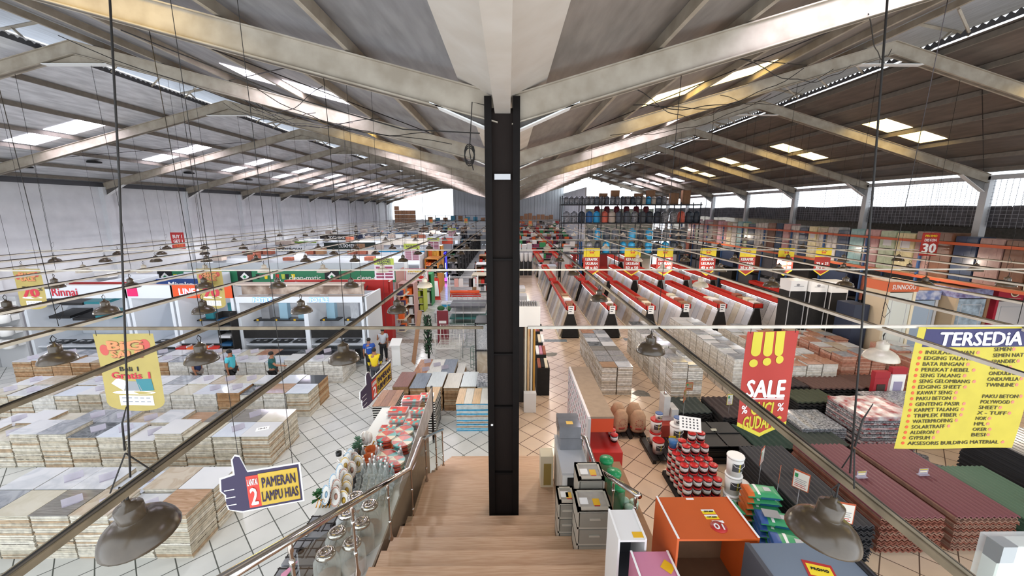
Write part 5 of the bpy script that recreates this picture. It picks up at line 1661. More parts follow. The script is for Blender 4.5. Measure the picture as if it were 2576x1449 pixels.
booth('grey booth with blue patterned header and bluish double door', 18.1, 19.5, 17.4, 18.6, 3.3, .42, M('header_blue', '#6f7fae', .6, noise=.8, scale=4, col2='#c9ccd8'), GREYL, M('booth_grey', '#a8aab0', .6), None, LETW, DBL)
booth('beige booth with lilac header and diamond patterned door', 19.6, 21.1, 16.8, 18.0, 3.5, .42, M('header_lilac', '#9fa6c8', .6, noise=.8, scale=4, col2='#5f4f7a'), M('booth_wood', '#8d6a4c', .6), M('booth_beige', '#b8a488', .6), None, LETW, DG)
booth('crimson booth with round emblem and white doorway', 21.9, 24.6, 17.2, 18.6, 3.3, .75, M('booth_crimson', '#b01c36', .5), M('booth_crimson', '#b01c36', .5), M('booth_crimson', '#b01c36', .5), None, LETW, M('door_plain', '#cfcac8', .5))
m = MB(); fr = frame((22.6, 17.14, 3.68)); disc(m, fr, 0, 0, .22, .22, CREAM); disc(m, fr, 0, 0, .17, .17, M('emblem_brown', '#7a4a30', .5), .003); disc(m, fr, 0, .03, .09, .07, CREAM, .006); rect(m, fr, -.3, .3, -.28, -.26, CREAM, .002)
put_text(m, 'ETNA', LETW, 1.3, 0, .9, .28, fr, d=.004); m.solo('booth_emblem', 'cream emblem and letters on the crimson booth header', 'sign')
MB().box(15.9, 16.6, 17.6, 18.6, 0, 3.0, M('dark_blue_unit', '#232c40', .5)).solo('dark_display_unit', 'tall dark blue unit left of the cream door booth', 'display unit')
for i, (x, y) in enumerate([(14.8, 19.8), (15.7, 19.6), (16.6, 19.4)]):
    t = thing('showcase', 'black framed showcase with white sign panel, %s from left behind the mosaic rack' % ORD[i + 1], 'showcase', (x, y, 0), group='black showcases behind the mosaic rack')
    MB().box(x - .4, x + .4, y, y + .8, 0, 3.2, BLACKM).part('body', t); MB().box(x - .42, x + .42, y - .04, y + .8, 3.2, 3.75, LETW).part('sign_panel', t)
    m = MB(); fr = frame((x, y - .05, 3.47)); rect(m, fr, -.25, .25, -.02, .0, GREYM); disc(m, fr, -.05, .06, .09, .06, GREYM, .001); m.part('emblem', t)
    for xx in (x - .42, x + .4): MB().box(xx, xx + .03, y - .03, y, 0, 3.2, GREYL).part('frame_post', t)

# wardrobes and wrapped panels on the orange beam racking along the right side
t = thing('pallet_racking', 'long pallet racking with orange beams along the right side', 'racking', (20.4, 35, 0))
for k in range(14):
    y = 13.0 + k * 3.0
    if k in (0, 1): continue
    for x in (19.9, 21.1): MB().box(x, x + .09, y, y + .09, 0, 5.9, M('rack_blue', '#2c4f7c', .5)).part('upright', t)
m = MB()
OB = M('beam_orange', '#b8552e', .5)
for z in (4.05, 5.75):
    for x in (19.88, 21.12): MB().box(x, x + .06, 13.0, 52.1, z, z + .12, OB).part('beam', t)
MB().box(19.9, 21.2, 13, 52, 4.17, 4.2, CARD).part('deck', t)
MB().box(19.995, 21.1, 19, 52, 2.2, 2.25, BLACKM).part('deck', t)
WCOL = [('pale green', '#a9b59a'), ('cream', '#cfc49a'), ('dusty pink', '#b88a88'), ('mauve brown', '#9c7c74'), ('aqua', '#7fa5a8'), ('light grey', '#b5b0ac'), ('dark blue', '#2b3d58'), ('beige', '#b7ab94'), ('rose', '#c79aa4'), ('brown', '#6d4a36')]
seq = [0, 7, 9, 3, 6, 9, 3, 1, 0, 2, 4, 6, 5, 7, 1, 6, 5, 2, 6, 9, 5, 5, 6, 0, 4, 5, 7, 2, 8, 3, 5, 8, 5, 0, 8, 2]
y = 13.3
for i, c in enumerate(seq):
    w = random.uniform(.75, 1.0)
    if y + w > 51.5: break
    H = random.uniform(1.85, 2.1)
    cn, ch = WCOL[c]
    t = thing('wrapped_wardrobe', '%s wrapped wardrobe on the orange racking, %s from near end' % (cn, ORD[i + 1] if i < 26 else '%s beyond twenty-sixth' % ORD[i - 25]), 'wardrobe', (20.3, y + w / 2, 4.205), group='wrapped wardrobes on the orange racking')
    mt = M('wardrobe_' + cn.replace(' ', '_'), ch, .25, noise=.22, scale=5)
    m = MB(); m.box(20.04, 20.74, y, y + w - .06, 4.205, 4.205 + H, mt); m.part('body', t)
    for j in range(2):
        a = y + .02 + j * (w - .08) / 2
        d = MB(); d.box(20.02, 20.04, a, a + (w - .1) / 2, 4.25, 4.16 + H, mt); dd = d.part('door', t)
    m = MB(); m.lathe([(.12, 0), (.13, .01)], GREYL, (0, 0, 0), 12)
    q = MB(); q.box(20.012, 20.02, y + .2 * w, y + .7 * w, 4.205 + H * .62, 4.205 + H * .82, GREYL if c in (0, 1, 7) else mt); q.part('ornament', t)
    y += w
# dark goods under the racking
for k in range(2, 12):
    y = 14 + k * 3
    MB().box(20.0, 21.0, y, y + 2.2, 2.26, 3.6, [BLACKM, GREYD, CARDR, M('navy_goods', '#26344e', .6)][k % 4]).solo('storage_crate', 'dark storage crate below the wrapped wardrobes, %s from near end' % ORD[k + 1], 'crate', 'dark crates below the wardrobes')
    MB().box(20.0, 21.0, y, y + 2.2, .05, 2.0, [GREYD, BLACKM, GREYM][k % 3]).solo('storage_crate', 'floor level crate under the racking, %s from near end' % ORD[k + 1], 'crate', 'floor crates below the racking')

# water tank rack at the back right
t = thing('tank_rack', 'three level black steel rack full of water tanks', 'rack', (12, 40.5, 0))
BK = M('rack_black', '#22242a', .6)
for z in (2.85, 4.175, 5.9, 7.7): MB().box(5.2, 19.2, 39.99, 41.49, z, z + .115, BK).part('deck', t)
for i in range(8):
    x = 5.25 + i * 1.96
    for yy in (39.9, 41.5): MB().box(x, x + .08, yy, yy + .08, 0, 8.6 if i < 6 else 8.0, BK).part('post', t)
for z in (3.6, 6.6, 8.3): MB().box(5.2, 15.2, 39.88, 39.92, z, z + .05, BK).part('guard_rail', t)
TK = {'grey': M('tank_grey', '#5f6873', .4), 'dark': M('tank_dark', '#3c4652', .4), 'blue': M('tank_blue', '#2f6aa8', .4), 'sky': M('tank_sky', '#2fa0d8', .4), 'salmon': M('tank_salmon', '#e0705c', .4), 'silver': M('tank_wrapped', '#a8acb2', .25, noise=.6, scale=6, col2='#61666d'), 'cream': M('tank_cream', '#cbbfb0', .4)}
tk = {}
def tank(col, x, y, z, s, lab):
    if col not in tk:
        t = thing('water_tank', 'tank', 'water tank')
        m = MB(); m.lathe([(.33, .006), (.36, .04), (.36, .28), (.375, .3), (.36, .33), (.36, .62), (.375, .64), (.36, .67), (.355, .9), (.28, 1.02), (.14, 1.08)], TK[col], n=16); m.local('body', t)
        m = MB(); m.lathe([(.15, 1.07), (.15, 1.13), (.05, 1.15)], TK[col], n=12); m.local('lid', t)
        tk[col] = Rep(t, 'water tanks on the black rack')
    o = tk[col].at((x, y, z), 0, lab); o.scale = (s, s, s)
up = ['silver'] * 5 + ['silver', 'grey', 'silver', 'grey', 'silver', 'silver', 'grey', 'silver', 'dark', 'silver', 'cream', 'sky', 'cream', 'grey', 'silver']
for i, c in enumerate(up): tank(c, 5.7 + i * .515, 40.4, 7.82, .68, '%s water tank on the top deck, %s from left' % ({'silver': 'wrapped silver'}.get(c, c), ORD[i + 1]))
midr = ['silver', 'silver', 'dark', 'blue', 'sky', 'salmon', 'cream', 'grey', 'grey', 'silver', 'grey', 'dark', 'dark', 'silver']
for i, c in enumerate(midr): tank(c, 5.8 + i * .76, 40.4, 6.02, .98, '%s water tank on the middle deck, %s from left' % ({'silver': 'wrapped silver'}.get(c, c), ORD[i + 1]))
for i, c in enumerate(['silver', 'salmon', 'dark', 'dark']): tank(c, 16.55 + i * .78, 40.4, 6.02, 1.0, '%s tall water tank on the right part of the rack, %s from left' % ({'silver': 'wrapped silver'}.get(c, c), ORD[i + 1]))
low = ['silver', 'dark', 'sky', 'grey', 'sky', 'sky', 'dark', 'sky', 'dark', 'sky', 'dark', 'grey']
for i, c in enumerate(low): tank(c, 8.2 + i * .86, 40.4, 2.97, 1.0, '%s water tank on the lowest deck, %s from left' % ({'silver': 'wrapped silver'}.get(c, c), ORD[i + 1]))
low2 = ['dark', 'sky', 'dark', 'grey', 'dark', 'sky', 'dark', 'sky', 'dark', 'grey', 'dark', 'dark']
for i, c in enumerate(low2): tank(c, 8.2 + i * .86, 40.4, 4.3, 1.0, '%s water tank stacked above the lowest deck, %s from left' % (c, ORD[i + 1]))
for i in range(9):
    MB().box(8 + i * 1.2, 8.8 + i * 1.2, 41.0, 41.48, 7.822, 8.6 + .3 * (i % 3), CARD).solo('carton', 'brown carton behind the top deck tanks, %s from left' % ORD[i + 1], 'carton', 'cartons behind the top deck tanks')
for i in range(6):
    o_ = MB(); o_.lathe([(.26, 0), (.3, .15), (.3, 1.4), (.2, 1.6)], M('tank_maroon', '#6a1f28', .4), (9.0 + i * 1.0, 41.12, 6.025), 14); o_.solo('maroon_tank', 'maroon tank behind the middle deck, %s from left' % ORD[i + 1], 'water tank', 'maroon tanks behind the middle deck')

# ------------------------------------------------------------------ kitchen appliance booths, left hall
GLOWB2 = M('halo_blue', '#3f7fe0', .5, emit=1.5)
BW = M('booth_white', '#d9dee4', .45); BWT = M('booth_top', '#cbb9ad', .7)
def shelfbooth(label, x0, x1, y0, depth, h, fh, fmat, txts, shelves=(.95,), posts=True, glow=None, name='kitchen_booth'):
    t = thing(name, label, 'showroom booth', ((x0 + x1) / 2, y0, 0))
    MB().box(x0, x1, y0 + depth - .06, y0 + depth, 0, h - .75 if h > 3.5 else h - .2, BW).part('back_panel', t)
    for xx in (x0, x1 - .14):
        hb_ = h - .7 if h > 3.5 else h - .15
        MB().hexa([(xx, y0, 0), (xx + .14, y0, 0), (xx + .14, y0 + depth - .07, 0), (xx, y0 + depth - .07, 0)], [(xx, y0, h), (xx + .14, y0, h), (xx + .14, y0 + depth - .07, hb_), (xx, y0 + depth - .07, hb_)], BW).part('side_panel', t)
    MB().box(x0, x1, y0 - .02, y0 + .08, h - fh, h, fmat).part('fascia', t)
    MB().box(x0, x1, y0 + .08, y0 + .3, h - .04, h, BWT).part('top_edge', t)
    for z in shelves: MB().box(x0 + .15, x1 - .15, y0 + .1, y0 + depth - .07, z - .05, z, BW).part('shelf', t)
    for (s, cx, cz, w, hh, mt, gl) in txts:
        m = MB()
        if mt is GLOWSC:
            for ox, oz in ((.02, 0), (-.02, 0), (0, .02), (0, -.02)): put_text(m, s, GLOWB2, cx + ox, h - fh + cz + oz, w, hh, lambda x, z, d: (x, y0 - .026 - d, z), bold=.05)
        put_text(m, s, mt, cx, h - fh + cz, w, hh, lambda x, z, d: (x, y0 - .034 - d, z), bold=.03); m.part('lettering', t)
    return t
Y1 = 18.0
shelfbooth('white showroom booth with red brand letters, at the far left', -22.4, -17.6, Y1, 2.2, 3.9, .6, BW, [('Rinnai', -20.3, .3, 1.15, .36, LETR, 0)], (.95, .45))
shelfbooth('white booth with a magenta sign square', -17.5, -15.5, Y1, 2.2, 3.9, .6, BW, [], (.95,))
m = MB(); m.box(-17.45, -17.0, Y1 - .05, Y1 - .02, 3.4, 3.8, M('sign_magenta', '#c2185b', .4, emit=.5)); m.solo('magenta_sign', 'small magenta sign on the white fascia right of the red letters', 'sign')
shelfbooth('booth with orange fascia and glowing violet letters', -15.4, -12.7, Y1, 2.2, 3.9, .6, M('fascia_orange', '#dc4f16', .5), [('LINEA', -14.6, .3, 1.0, .3, M('glow_violet', '#d9c8ff', .5, emit=3), 1)], (.95,))
KB_ = shelfbooth('white oven and hood booth with two glowing blue white signs', -12.6, -6.75, Y1, 2.4, 3.35, .28, BW, [('FOTILE', -11.35, .14, .85, .2, GLOWSC, 1), ('FOTILE', -8.75, .14, .85, .2, GLOWSC, 1)], (.98, 1.0))
# picture wall above the glowing signs
m = MB(); m.box(-12.6, -6.85, Y1 + .5, Y1 + .56, 3.35, 3.86, M('picture_board', '#c9b8aa', .5, noise=.9, scale=1.6, col2='#7a6252')); m.box(-12.6, -6.8, Y1 + .1, Y1 + .6, 3.86, 3.93, BWT)
m.solo('picture_board', 'printed picture board above the white oven and hood booth', 'picture board')
MB().box(-9.55, -9.35, Y1 + .02, Y1 + 2.2, .0, 3.06, BW).part('divider', KB_)
MB().box(-6.7, -6.62, Y1 + .1, Y1 + 2.2, 0, 3.3, BW).solo('end_screen', 'white end panel of the oven and hood booth beside the aisle', 'panel')
# range hoods
HCOL = [('light steel', ZINC), ('teal', TEAL), ('grey', GREYM), ('pale blue', M('hood_blue', '#9ec3d6', .3, .4))]
def hood(x, col, lab, y=Y1 + 1.2, z=1.95):
    t = thing('range_hood', lab, 'range hood', (x, y, z), group='range hoods in the booths')
    MB().box(x - .45, x + .45, y - .35, y + .2, z, z + .06, BLACK).part('canopy', t); MB().box(x - .2, x + .2, y - .1, y + .2, z + .06, z + .85, col).part('chimney', t)
    MB().box(x - .3, x - .2, y - .37, y - .35, z + .02, z + .1, YTAG).part('price_tag', t)
for i, (x, c) in enumerate([(-14.75, 1), (-13.6, 1), (-12.0, 2), (-11.1, 3), (-10.2, 3), (-8.78, 3), (-7.6, 0)]):
    hood(x, HCOL[c][1], '%s chimney range hood, %s from left in the booths' % (HCOL[c][0], ORD[i + 1]))
def bhob(x, y, z, lab):
    t = thing('built_in_hob', lab, 'hob', (x, y, z), group='built in hobs on the booth counters')
    MB().box(x - .4, x + .4, y - .25, y + .25, z, z + .05, BLACK).part('glass_top', t)
    for dx in (-.18, .18): MB().lathe([(.09, .05), (.09, .06)], GREYL, (x + dx, y, z), 12).part('burner', t)
for i, x in enumerate([-21.6, -20.5, -19.4, -18.4, -16.6, -12.0, -11.0, -10.0, -8.9, -7.7]): bhob(x, Y1 + .6, 1.005, 'built in hob on a booth counter, %s from left' % ORD[i + 1])
for i, (x, z) in enumerate([(-21.75, 2.9), (-20.68, 2.85), (-19.6, 2.9), (-21.4, 2.2), (-20.3, 2.1), (-19.2, 2.2)]):
    MB().hexa([(x - .5, Y1 + .5, z), (x + .5, Y1 + .5, z), (x + .5, Y1 + 1.6, z + .1), (x - .5, Y1 + 1.6, z + .1)], [(x - .5, Y1 + .5, z + .12), (x + .5, Y1 + .5, z + .12), (x + .5, Y1 + 1.6, z + .25), (x - .5, Y1 + 1.6, z + .25)], [BLACK, BLACK, TEAL][i % 3]).solo('slanted_hood', 'black slanted hood, %s in the red letter booth' % ORD[i + 1], 'range hood', 'slanted hoods in the red letter booth')
for i in range(12):
    x = -23.85 + (i % 3) * .5; z = 1.1 + (i // 3) * .6
    t = MB(); t.lathe([(.17, 0), (.22, .06), (.22, .36), (.17, .42)], WHITE, (x + .2, Y1 - .6, z), 12, sx=1.05, sy=1); t.box(x + .05, x + .35, Y1 - .4, Y1 - .11, z + .05, z + .3, WHITE)
    t.solo('water_heater', 'white water heater on the far left wall rack, %s row from floor, %s' % (ORD[i // 3 + 1], ('left', 'middle', 'right')[i % 3]), 'water heater', 'white water heaters at far left')
MB().box(-23.9, -22.5, Y1 - .1, Y1, 0, 3.4, GREYL).solo('heater_wall', 'grey panel carrying the white water heaters', 'panel')
m = MB(); m.box(-12.45, -9.6, Y1 + .03, Y1 + .1, 1.35, 1.85, BLACKM); m.solo('oven_bank', 'black built in oven fronts left of the white divider', 'oven')
m = MB(); m.box(-9.3, -6.9, Y1 + .03, Y1 + .1, 1.35, 1.85, BLACKM); m.solo('oven_bank', 'black built in oven fronts right of the white divider', 'oven')
for i, x in enumerate([-12.3, -11.3, -10.4, -8.9, -7.8]):
    MB().box(x, x + .75, Y1 - .03, Y1 + .02, .25, .8, BLACK if i > 1 else CARD).solo('lower_oven', '%s front below the white counter, %s from left' % ('oven' if i > 1 else 'wood drawer', ORD[i + 1]), 'oven', 'fronts below the white counter')
t = thing('slatted_base', 'red and orange slatted base shelves below the orange fascia booth', 'shelf unit', (-14.2, Y1 - .3, 0))
MB().box(-15.35, -13.3, Y1 - .12, Y1 - .04, 0, 1.12, BLACKM).part('back_panel', t)
for i in range(4):
    for k in range(5): MB().box(-15.3 + i * .5, -14.84 + i * .5, Y1 - .5, Y1 - .121, .06 + k * .22, .17 + k * .22, [RED, ORNG, ORNG, REDB][i]).part('slat', t)
    MB().box(-15.34 + i * .5, -15.31 + i * .5, Y1 - .45, Y1 - .121, 0, 1.12, BW).part('upright', t)
t = thing('sink_rack', 'dark slotted rack of sinks left of the oven booth', 'rack', (-12.9, Y1 - .2, 0))
for x in (-13.25, -12.64): MB().box(x, x + .04, Y1 - .5, Y1 - .05, 0, 2.7, BLACKM).part('side_panel', t)
MB().box(-13.25, -12.6, Y1 - .06, Y1 - .04, 0, 2.7, BLACKM).part('back_panel', t)
for k in range(6):
    MB().box(-13.2, -12.65, Y1 - .5, Y1 - .061, .36 + k * .38, .38 + k * .38, BLACKM).part('shelf', t)
    m = MB(); c_ = [GREYL, ZINC, M('sink_blue', '#24527a', .3)][k % 3]
    m.hexa([(-13.15, Y1 - .55, .40 + k * .38), (-12.7, Y1 - .55, .40 + k * .38), (-12.7, Y1 - .1, .40 + k * .38), (-13.15, Y1 - .1, .40 + k * .38)], [(-13.18, Y1 - .57, .52 + k * .38), (-12.67, Y1 - .57, .52 + k * .38), (-12.67, Y1 - .08, .52 + k * .38), (-13.18, Y1 - .08, .52 + k * .38)], c_)
    m.solo('kitchen_sink', 'kitchen sink in the slotted rack, %s from bottom' % ORD[k + 1], 'sink', 'sinks in the slotted rack')

# red corner unit, second row of booths and the rows behind
t = thing('red_brand_booth', 'red booth with white brand letters behind the oven booth', 'showroom booth', (-9.5, 21.4, 0))
MB().box(-12.2, -6.6, 21.4, 21.5, 2.8, 3.52, RED).part('fascia', t); MB().box(-7.35, -6.55, 21.6, 22.2, 0, 3.4, RED).part('pillar', t); MB().box(-12.2, -6.7, 23.2, 23.3, 0, 2.6, BW).part('back_panel', t)
MB().box(-12.2, -6.6, 21.5, 21.8, 3.44, 3.5, CARD).part('top_edge', t)
m = MB(); put_text(m, 'HÄFELE', LETW, -11.3, 3.33, 1.3, .22, lambda x, z, d: (x, 21.38 - d, z), bold=.04); m.part('lettering', t)
MB().box(-8.3, -7.5, 21.0, 21.1, 2.1, 3.0, BLACK).part('screen_niche', t)
m = MB(); fr = frame((-7.7, 20.75, 2.75), (.8, -.6, 0)); rect(m, fr, -.35, .35, -.2, .2, BLACK, -.01, .03); put_text(m, 'FOTILE', GLOWSC, 0, 0, .6, .2, fr, d=.005); m.tube([(-7.7, 20.8, 2.9), (-7.7, 21.38, 3.2)], .03, BLACK, 6); m.solo('glowing_screen', 'angled black screen with glowing letters by the aisle', 'screen')
for k in range(4):
    MB().box(-6.5, -6.0, 22.3, 23.6, .3 + k * .7, .34 + k * .7, CREAM).solo('wall_shelf', 'shelf behind the red pillar, %s from floor' % ORD[k + 1], 'shelf', 'shelves behind the red pillar')
    for q in range(3): MB().box(-6.4, -6.1, 22.4 + q * .4, 22.65 + q * .4, .345 + k * .7, .62 + k * .7, [NAVY, ORNG, BROWN][(k + q) % 3]).solo('boxed_goods', 'small boxed goods, %s shelf behind red pillar, %s from front' % (ORD[k + 1], ORD[q + 1]), 'box', 'boxed goods behind the red pillar')
t = thing('cleaning_booth', 'long booth with green fascia showing cleaning tools', 'showroom booth', (-14, 25, 0))
GRF = M('fascia_green', '#2f7d57', .45)
MB().box(-22, -7.2, 25, 25.1, 2.75, 3.5, GRF).part('fascia', t); MB().box(-22, -7.2, 27.2, 27.3, 0, 3.7, BW).part('back_panel', t); MB().box(-7.3, -7.2, 25.1, 27.2, 0, 3.4, M('pink_side', '#d3a59c', .6)).part('side_panel', t)
for i, x in enumerate([-21.7, -16.7, -11.2]):
    m = MB(); fr = frame((x, 24.97, 3.12)); rect(m, fr, -.45, .45, -.38, .38, BLACK); poly(m, fr, [(-.28, 0), (0, -.28), (.28, 0), (0, .28)], LETW, .004); poly(m, fr, [(-.12, 0), (0, -.12), (.12, 0), (0, .12)], GREEN, .008); m.part('emblem', t, 'black square with white diamond emblem')
for i, x in enumerate([-12.9, -8.6]):
    m = MB(); put_text(m, 'clean-matic', LETW, x, 3.05, 2.0, .32, lambda x, z, d: (x, 24.97 - d, z), bold=.02); m.part('lettering', t)
m = MB()
rnd = random.Random(4)
for i in range(26):
    x = -21 + i * .37 + rnd.uniform(-.1, .1)
    if abs(x + 16.7) < .6 or x > -13.5: continue
    fr = frame((x, 24.975, 3.1)); poly(m, fr, [(-.12, .18), (.12, .18), (.08, -.12), (-.08, -.12)], [YELL, LETW, REDB, GREENL, BLACK][i % 5])
o_ = m.part('picture', t, 'pictures of mops and buckets'); o_['kind'] = 'stuff'
rowsL = [  # y, x0, x1, height, fascia colour, text, colour
    (21.0, -23.4, -20.4, 3.5, '#b32a2a', 'Rinnai', '#ffffff'), (22.6, -20.2, -17.4, 3.4, '#1f3f7d', 'Miyako', '#ffffff'),
    (29.5, -23, -8, 3.4, '#dcd6d2', None, ''), (33, -23, -7.4, 3.5, '#e2e6ea', None, ''), (36.5, -14.6, -7.7, 3.6, '#1e8fc4', 'Blukitchen', '#bfe6ff'),
    (38.0, -23, -18.5, 3.9, '#e4e6e8', 'KRISBOW', '#22262c'), (41, -22, -19.7, 4.1, '#7fa03c', None, ''), (42, -19.5, -14, 3.9, '#1c2a24', 'LUXMENN', '#ffffff'), (46, -17, -8, 4.0, '#d8cfc4', None, ''),
    (49, -23, -19, 4.3, '#2a221c', 'YCOS', '#ffffff'), (50, -19, -15.5, 4.4, '#20294a', 'Bellucci', '#ffffff'), (51, -15.4, -11.5, 4.4, '#1c5a8c', 'Onassis', '#ffffff'),
    (48.4, -11.3, -6.75, 3.9, '#d0421f', 'GREE', '#ffe0d0'), (54, -20, -6.8, 4.0, '#e5e7ea', None, '')]
for i, (y, x0, x1, h, c, s, tc) in enumerate(rowsL):
    t = thing('showroom_booth', 'low showroom booth with %s fascia, %s of those behind the left booths' % ({'#b32a2a': 'dark red', '#1f3f7d': 'navy', '#1e8fc4': 'sky blue', '#7fa03c': 'olive', '#1c2a24': 'blackish green', '#2a221c': 'brown black', '#20294a': 'dark navy', '#1c5a8c': 'mid blue', '#d0421f': 'orange red', '#3a2f48': 'plum', '#20242c': 'charcoal', '#263f8c': 'royal blue', '#36506c': 'steel blue'}.get(c, 'pale'), ORD[i + 1]), 'showroom booth', ((x0 + x1) / 2, y, 0), group='showroom booths behind the left booths')
    fm = M('fascia_' + c[1:], c, .5)
    MB().box(x0, x1, y, y + .08, h - .7, h, fm).part('fascia', t)
    MB().box(x0, x1, y + 2.0, y + 2.08, 0, h + .1, BW).part('back_panel', t)
    for xx in (x0, (x0 + x1) / 2, x1 - .08): MB().box(xx, xx + .08, y + .08, y + 2.0, 0, h, BW).part('partition', t)
    MB().box(x0 + .1, x1 - .1, y + .3, y + 1.9, .8, .85, BWT).part('counter', t)
    if s:
        m = MB(); put_text(m, s, M('let_' + tc[1:], tc, .5), (x0 + x1) / 2 if s not in ('Blukitchen', 'GREE') else x0 + 1.4, h - .35, min(2.2, (x1 - x0) * .5), .34, lambda x, z, d: (x, y - .01 - d, z), bold=.03); m.part('lettering', t)
    n = int((x1 - x0) / .9)
    for k in range(n):
        xx = x0 + .2 + k * .9
        if rnd.random() < .75 and not (xx - .12 < (x0 + x1) / 2 + .08 and xx + .62 > (x0 + x1) / 2) and xx + .65 < x1 - .1:
            hh = rnd.uniform(.25, .8)
            MB().box(xx, xx + .55, y + .5, y + 1.1, .855, .855 + hh, rnd.choice([CARD, WHITE, GREYM, BLACKM, CREAM, ZINC])).solo('appliance', 'appliance on the counter of the %s booth back, %s from left' % (ORD[i + 1], ORD[k + 1]), 'appliance', 'appliances in the booths behind')
            if rnd.random() < .45:
                MB().box(xx - .1, xx + .6, y + 1.3, y + 1.9, h + .002, h + .12 + rnd.uniform(.1, .4), rnd.choice([CARD, CARDR, WHITE, BWT])).solo('carton', 'carton on the roof edge of the %s booth back, %s from left' % (ORD[i + 1], ORD[k + 1]), 'carton', 'cartons on top of the booths')
# ------------------------------------------------------------------ hanging lighting rails, lamps, wires and banners
RZ = 5.4
LX = [-2.6, -4.85, -7.1, -9.35, -11.6, -13.9, -16.2, -18.5, -20.8]
RX = [2.38, 5.97, 8.2, 10.5, 13.0, 15.6, 18.2]
def lamp_proto(mat, name='pendant_lamp'):
    t = thing(name, 'lamp', 'lamp')
    m = MB()
    # rim at z=-.42, neck top at -.16
    m.lathe([(.228, -.43), (.236, -.428), (.233, -.41), (.222, -.375), (.198, -.335), (.162, -.303), (.122, -.282), (.086, -.272), (.08, -.262)], mat, n=28)
    m.f.pop(); m.f.pop(); m.mi.pop(); m.mi.pop(); m.sm.pop(); m.sm.pop()
    m.lathe([(.22, -.43), (.18, -.345), (.135, -.305), (.08, -.28), (.02, -.275)], LAMPI, n=28)
    m.f.pop(-2); m.mi.pop(-2); m.sm.pop(-2)
    m.local('shade', t)
    m = MB(); m.lathe([(.080, -.275), (.083, -.265), (.083, -.175), (.078, -.165), (.052, -.155), (.050, -.145), (.024, -.14), (.022, -.115), (.001, -.113)], mat, n=20); m.local('neck', t)
    m = MB(); m.sphere((0, 0, -.33), .045, M('bulb', '#f4f2ea', .2), 10); m.local('bulb', t)
    m = MB(); m.tube([(0, 0, -.14), (.02, 0, -.1), (.03, .01, -.05), (0, 0, -.002)], .007, CABLE, 5); m.tube([(.0, .0, -.12), (-.03, .02, -.06), (0, .0, .0)], .005, CABLE, 4); m.local('cord', t)
    return t
lpD = Rep(lamp_proto(LAMPM)); lpW = Rep(lamp_proto(LAMPL))
def rail_part(t, x, y0, y1, mat):
    m = MB()
    m.box(x - .032, x + .032, y0, y1, RZ, RZ + .045, mat)
    m.part('channel', t)
    m = MB()
    for k, (dx, dz) in enumerate(((-.012, .05), (.014, .052), (.0, .06))):
        pts = [(x + dx + .012 * sin(y * 1.7 + k * 2), y, RZ + dz + .012 * sin(y * 2.3 + k)) for y in [y0 + (y1 - y0) * i / 40 for i in range(41)]]
        m.tube(pts, .010, (RAILM, CABLEB, CABLE)[k], 5)
    m.part('cable', t, 'dark cables lying on the rail')
for side, X in (('left', LX), ('right', RX)):
    for i, x in enumerate(X):
        ymax = 80 if side == 'left' or i < 3 else 57
        mat = RAILM if (side == 'left' and i < 2) or (side == 'right' and i == 0) else RAILW
        t = thing('lighting_rail', 'long hanging lighting rail, %s to the %s of the central column' % (ORD[i + 1], side), 'lighting rail', (x, 1, RZ), group='lengthwise lighting rails')
        rail_part(t, x, 1.4 if i == 0 else 2.2, ymax, mat)
for k, y in enumerate(FY[:9]):
    for side, X in (('left', LX), ('right', RX)):
        m = MB(); a, b = (X[-1] - 1.2, -.4) if side == 'left' else (.3, X[-1] + 1.6)
        m.box(a, b, y - .02, y + .02, RZ + .046, RZ + .09, RAILM if k == 0 and side == 'left' else RAILW)
        m.solo('cross_rail', '%s cross rail hanging between the lighting rails on the %s' % (ORD[k + 1], side), 'lighting rail', 'cross rails')
for side, X in (('left', LX), ('right', RX)):
    for i, x in enumerate(X):
        ys = [2.42, 6.0, 9.05, 12.1, 15.15, 18.3, 21.3, 24.4, 30.5, 36.6, 42.8, 48.9, 55.0]
        if side == 'right' and i: ys = ([6.0] if i == 1 else []) + [12.1, 15.2, 18.3, 24.4, 30.5, 36.6, 42.8, 48.9, 55.0]
        if side == 'right' and not i: ys = [2.5, 6.35, 10.2, 14.4, 18.3, 24.4, 30.5, 36.6, 42.8, 48.9]
        if side == 'left' and i: ys = ys[1:]
        for n, y in enumerate(ys):
            pale = (side == 'right' and i == 1) or (side == 'left' and n % 7 == 3) or (side == 'right' and n > 4)
            lab = '%s enamel pendant lamp, %s from near end of %s rail %s of column' % ('pale' if pale else 'dusty brown', ORD[n + 1], ORD[i + 1], side)
            o = (lpW if pale else lpD).at((x + random.uniform(-.02, .02), y, RZ - .025), random.uniform(0, 6), lab)
            o['group'] = 'pendant lamps on the %s %s rail' % (ORD[i + 1], side)
            if n == 0 and i == 0 and side == 'left': o.location = (-2.66, 2.42, RZ + .04)
            if n == 0 and i == 0: o.rotation_euler = ((.10 if side == 'left' else .06), (-.10 if side == 'left' else .12), .4)
def zroof(x): return (zl(x) if x < 0 else zr(x))
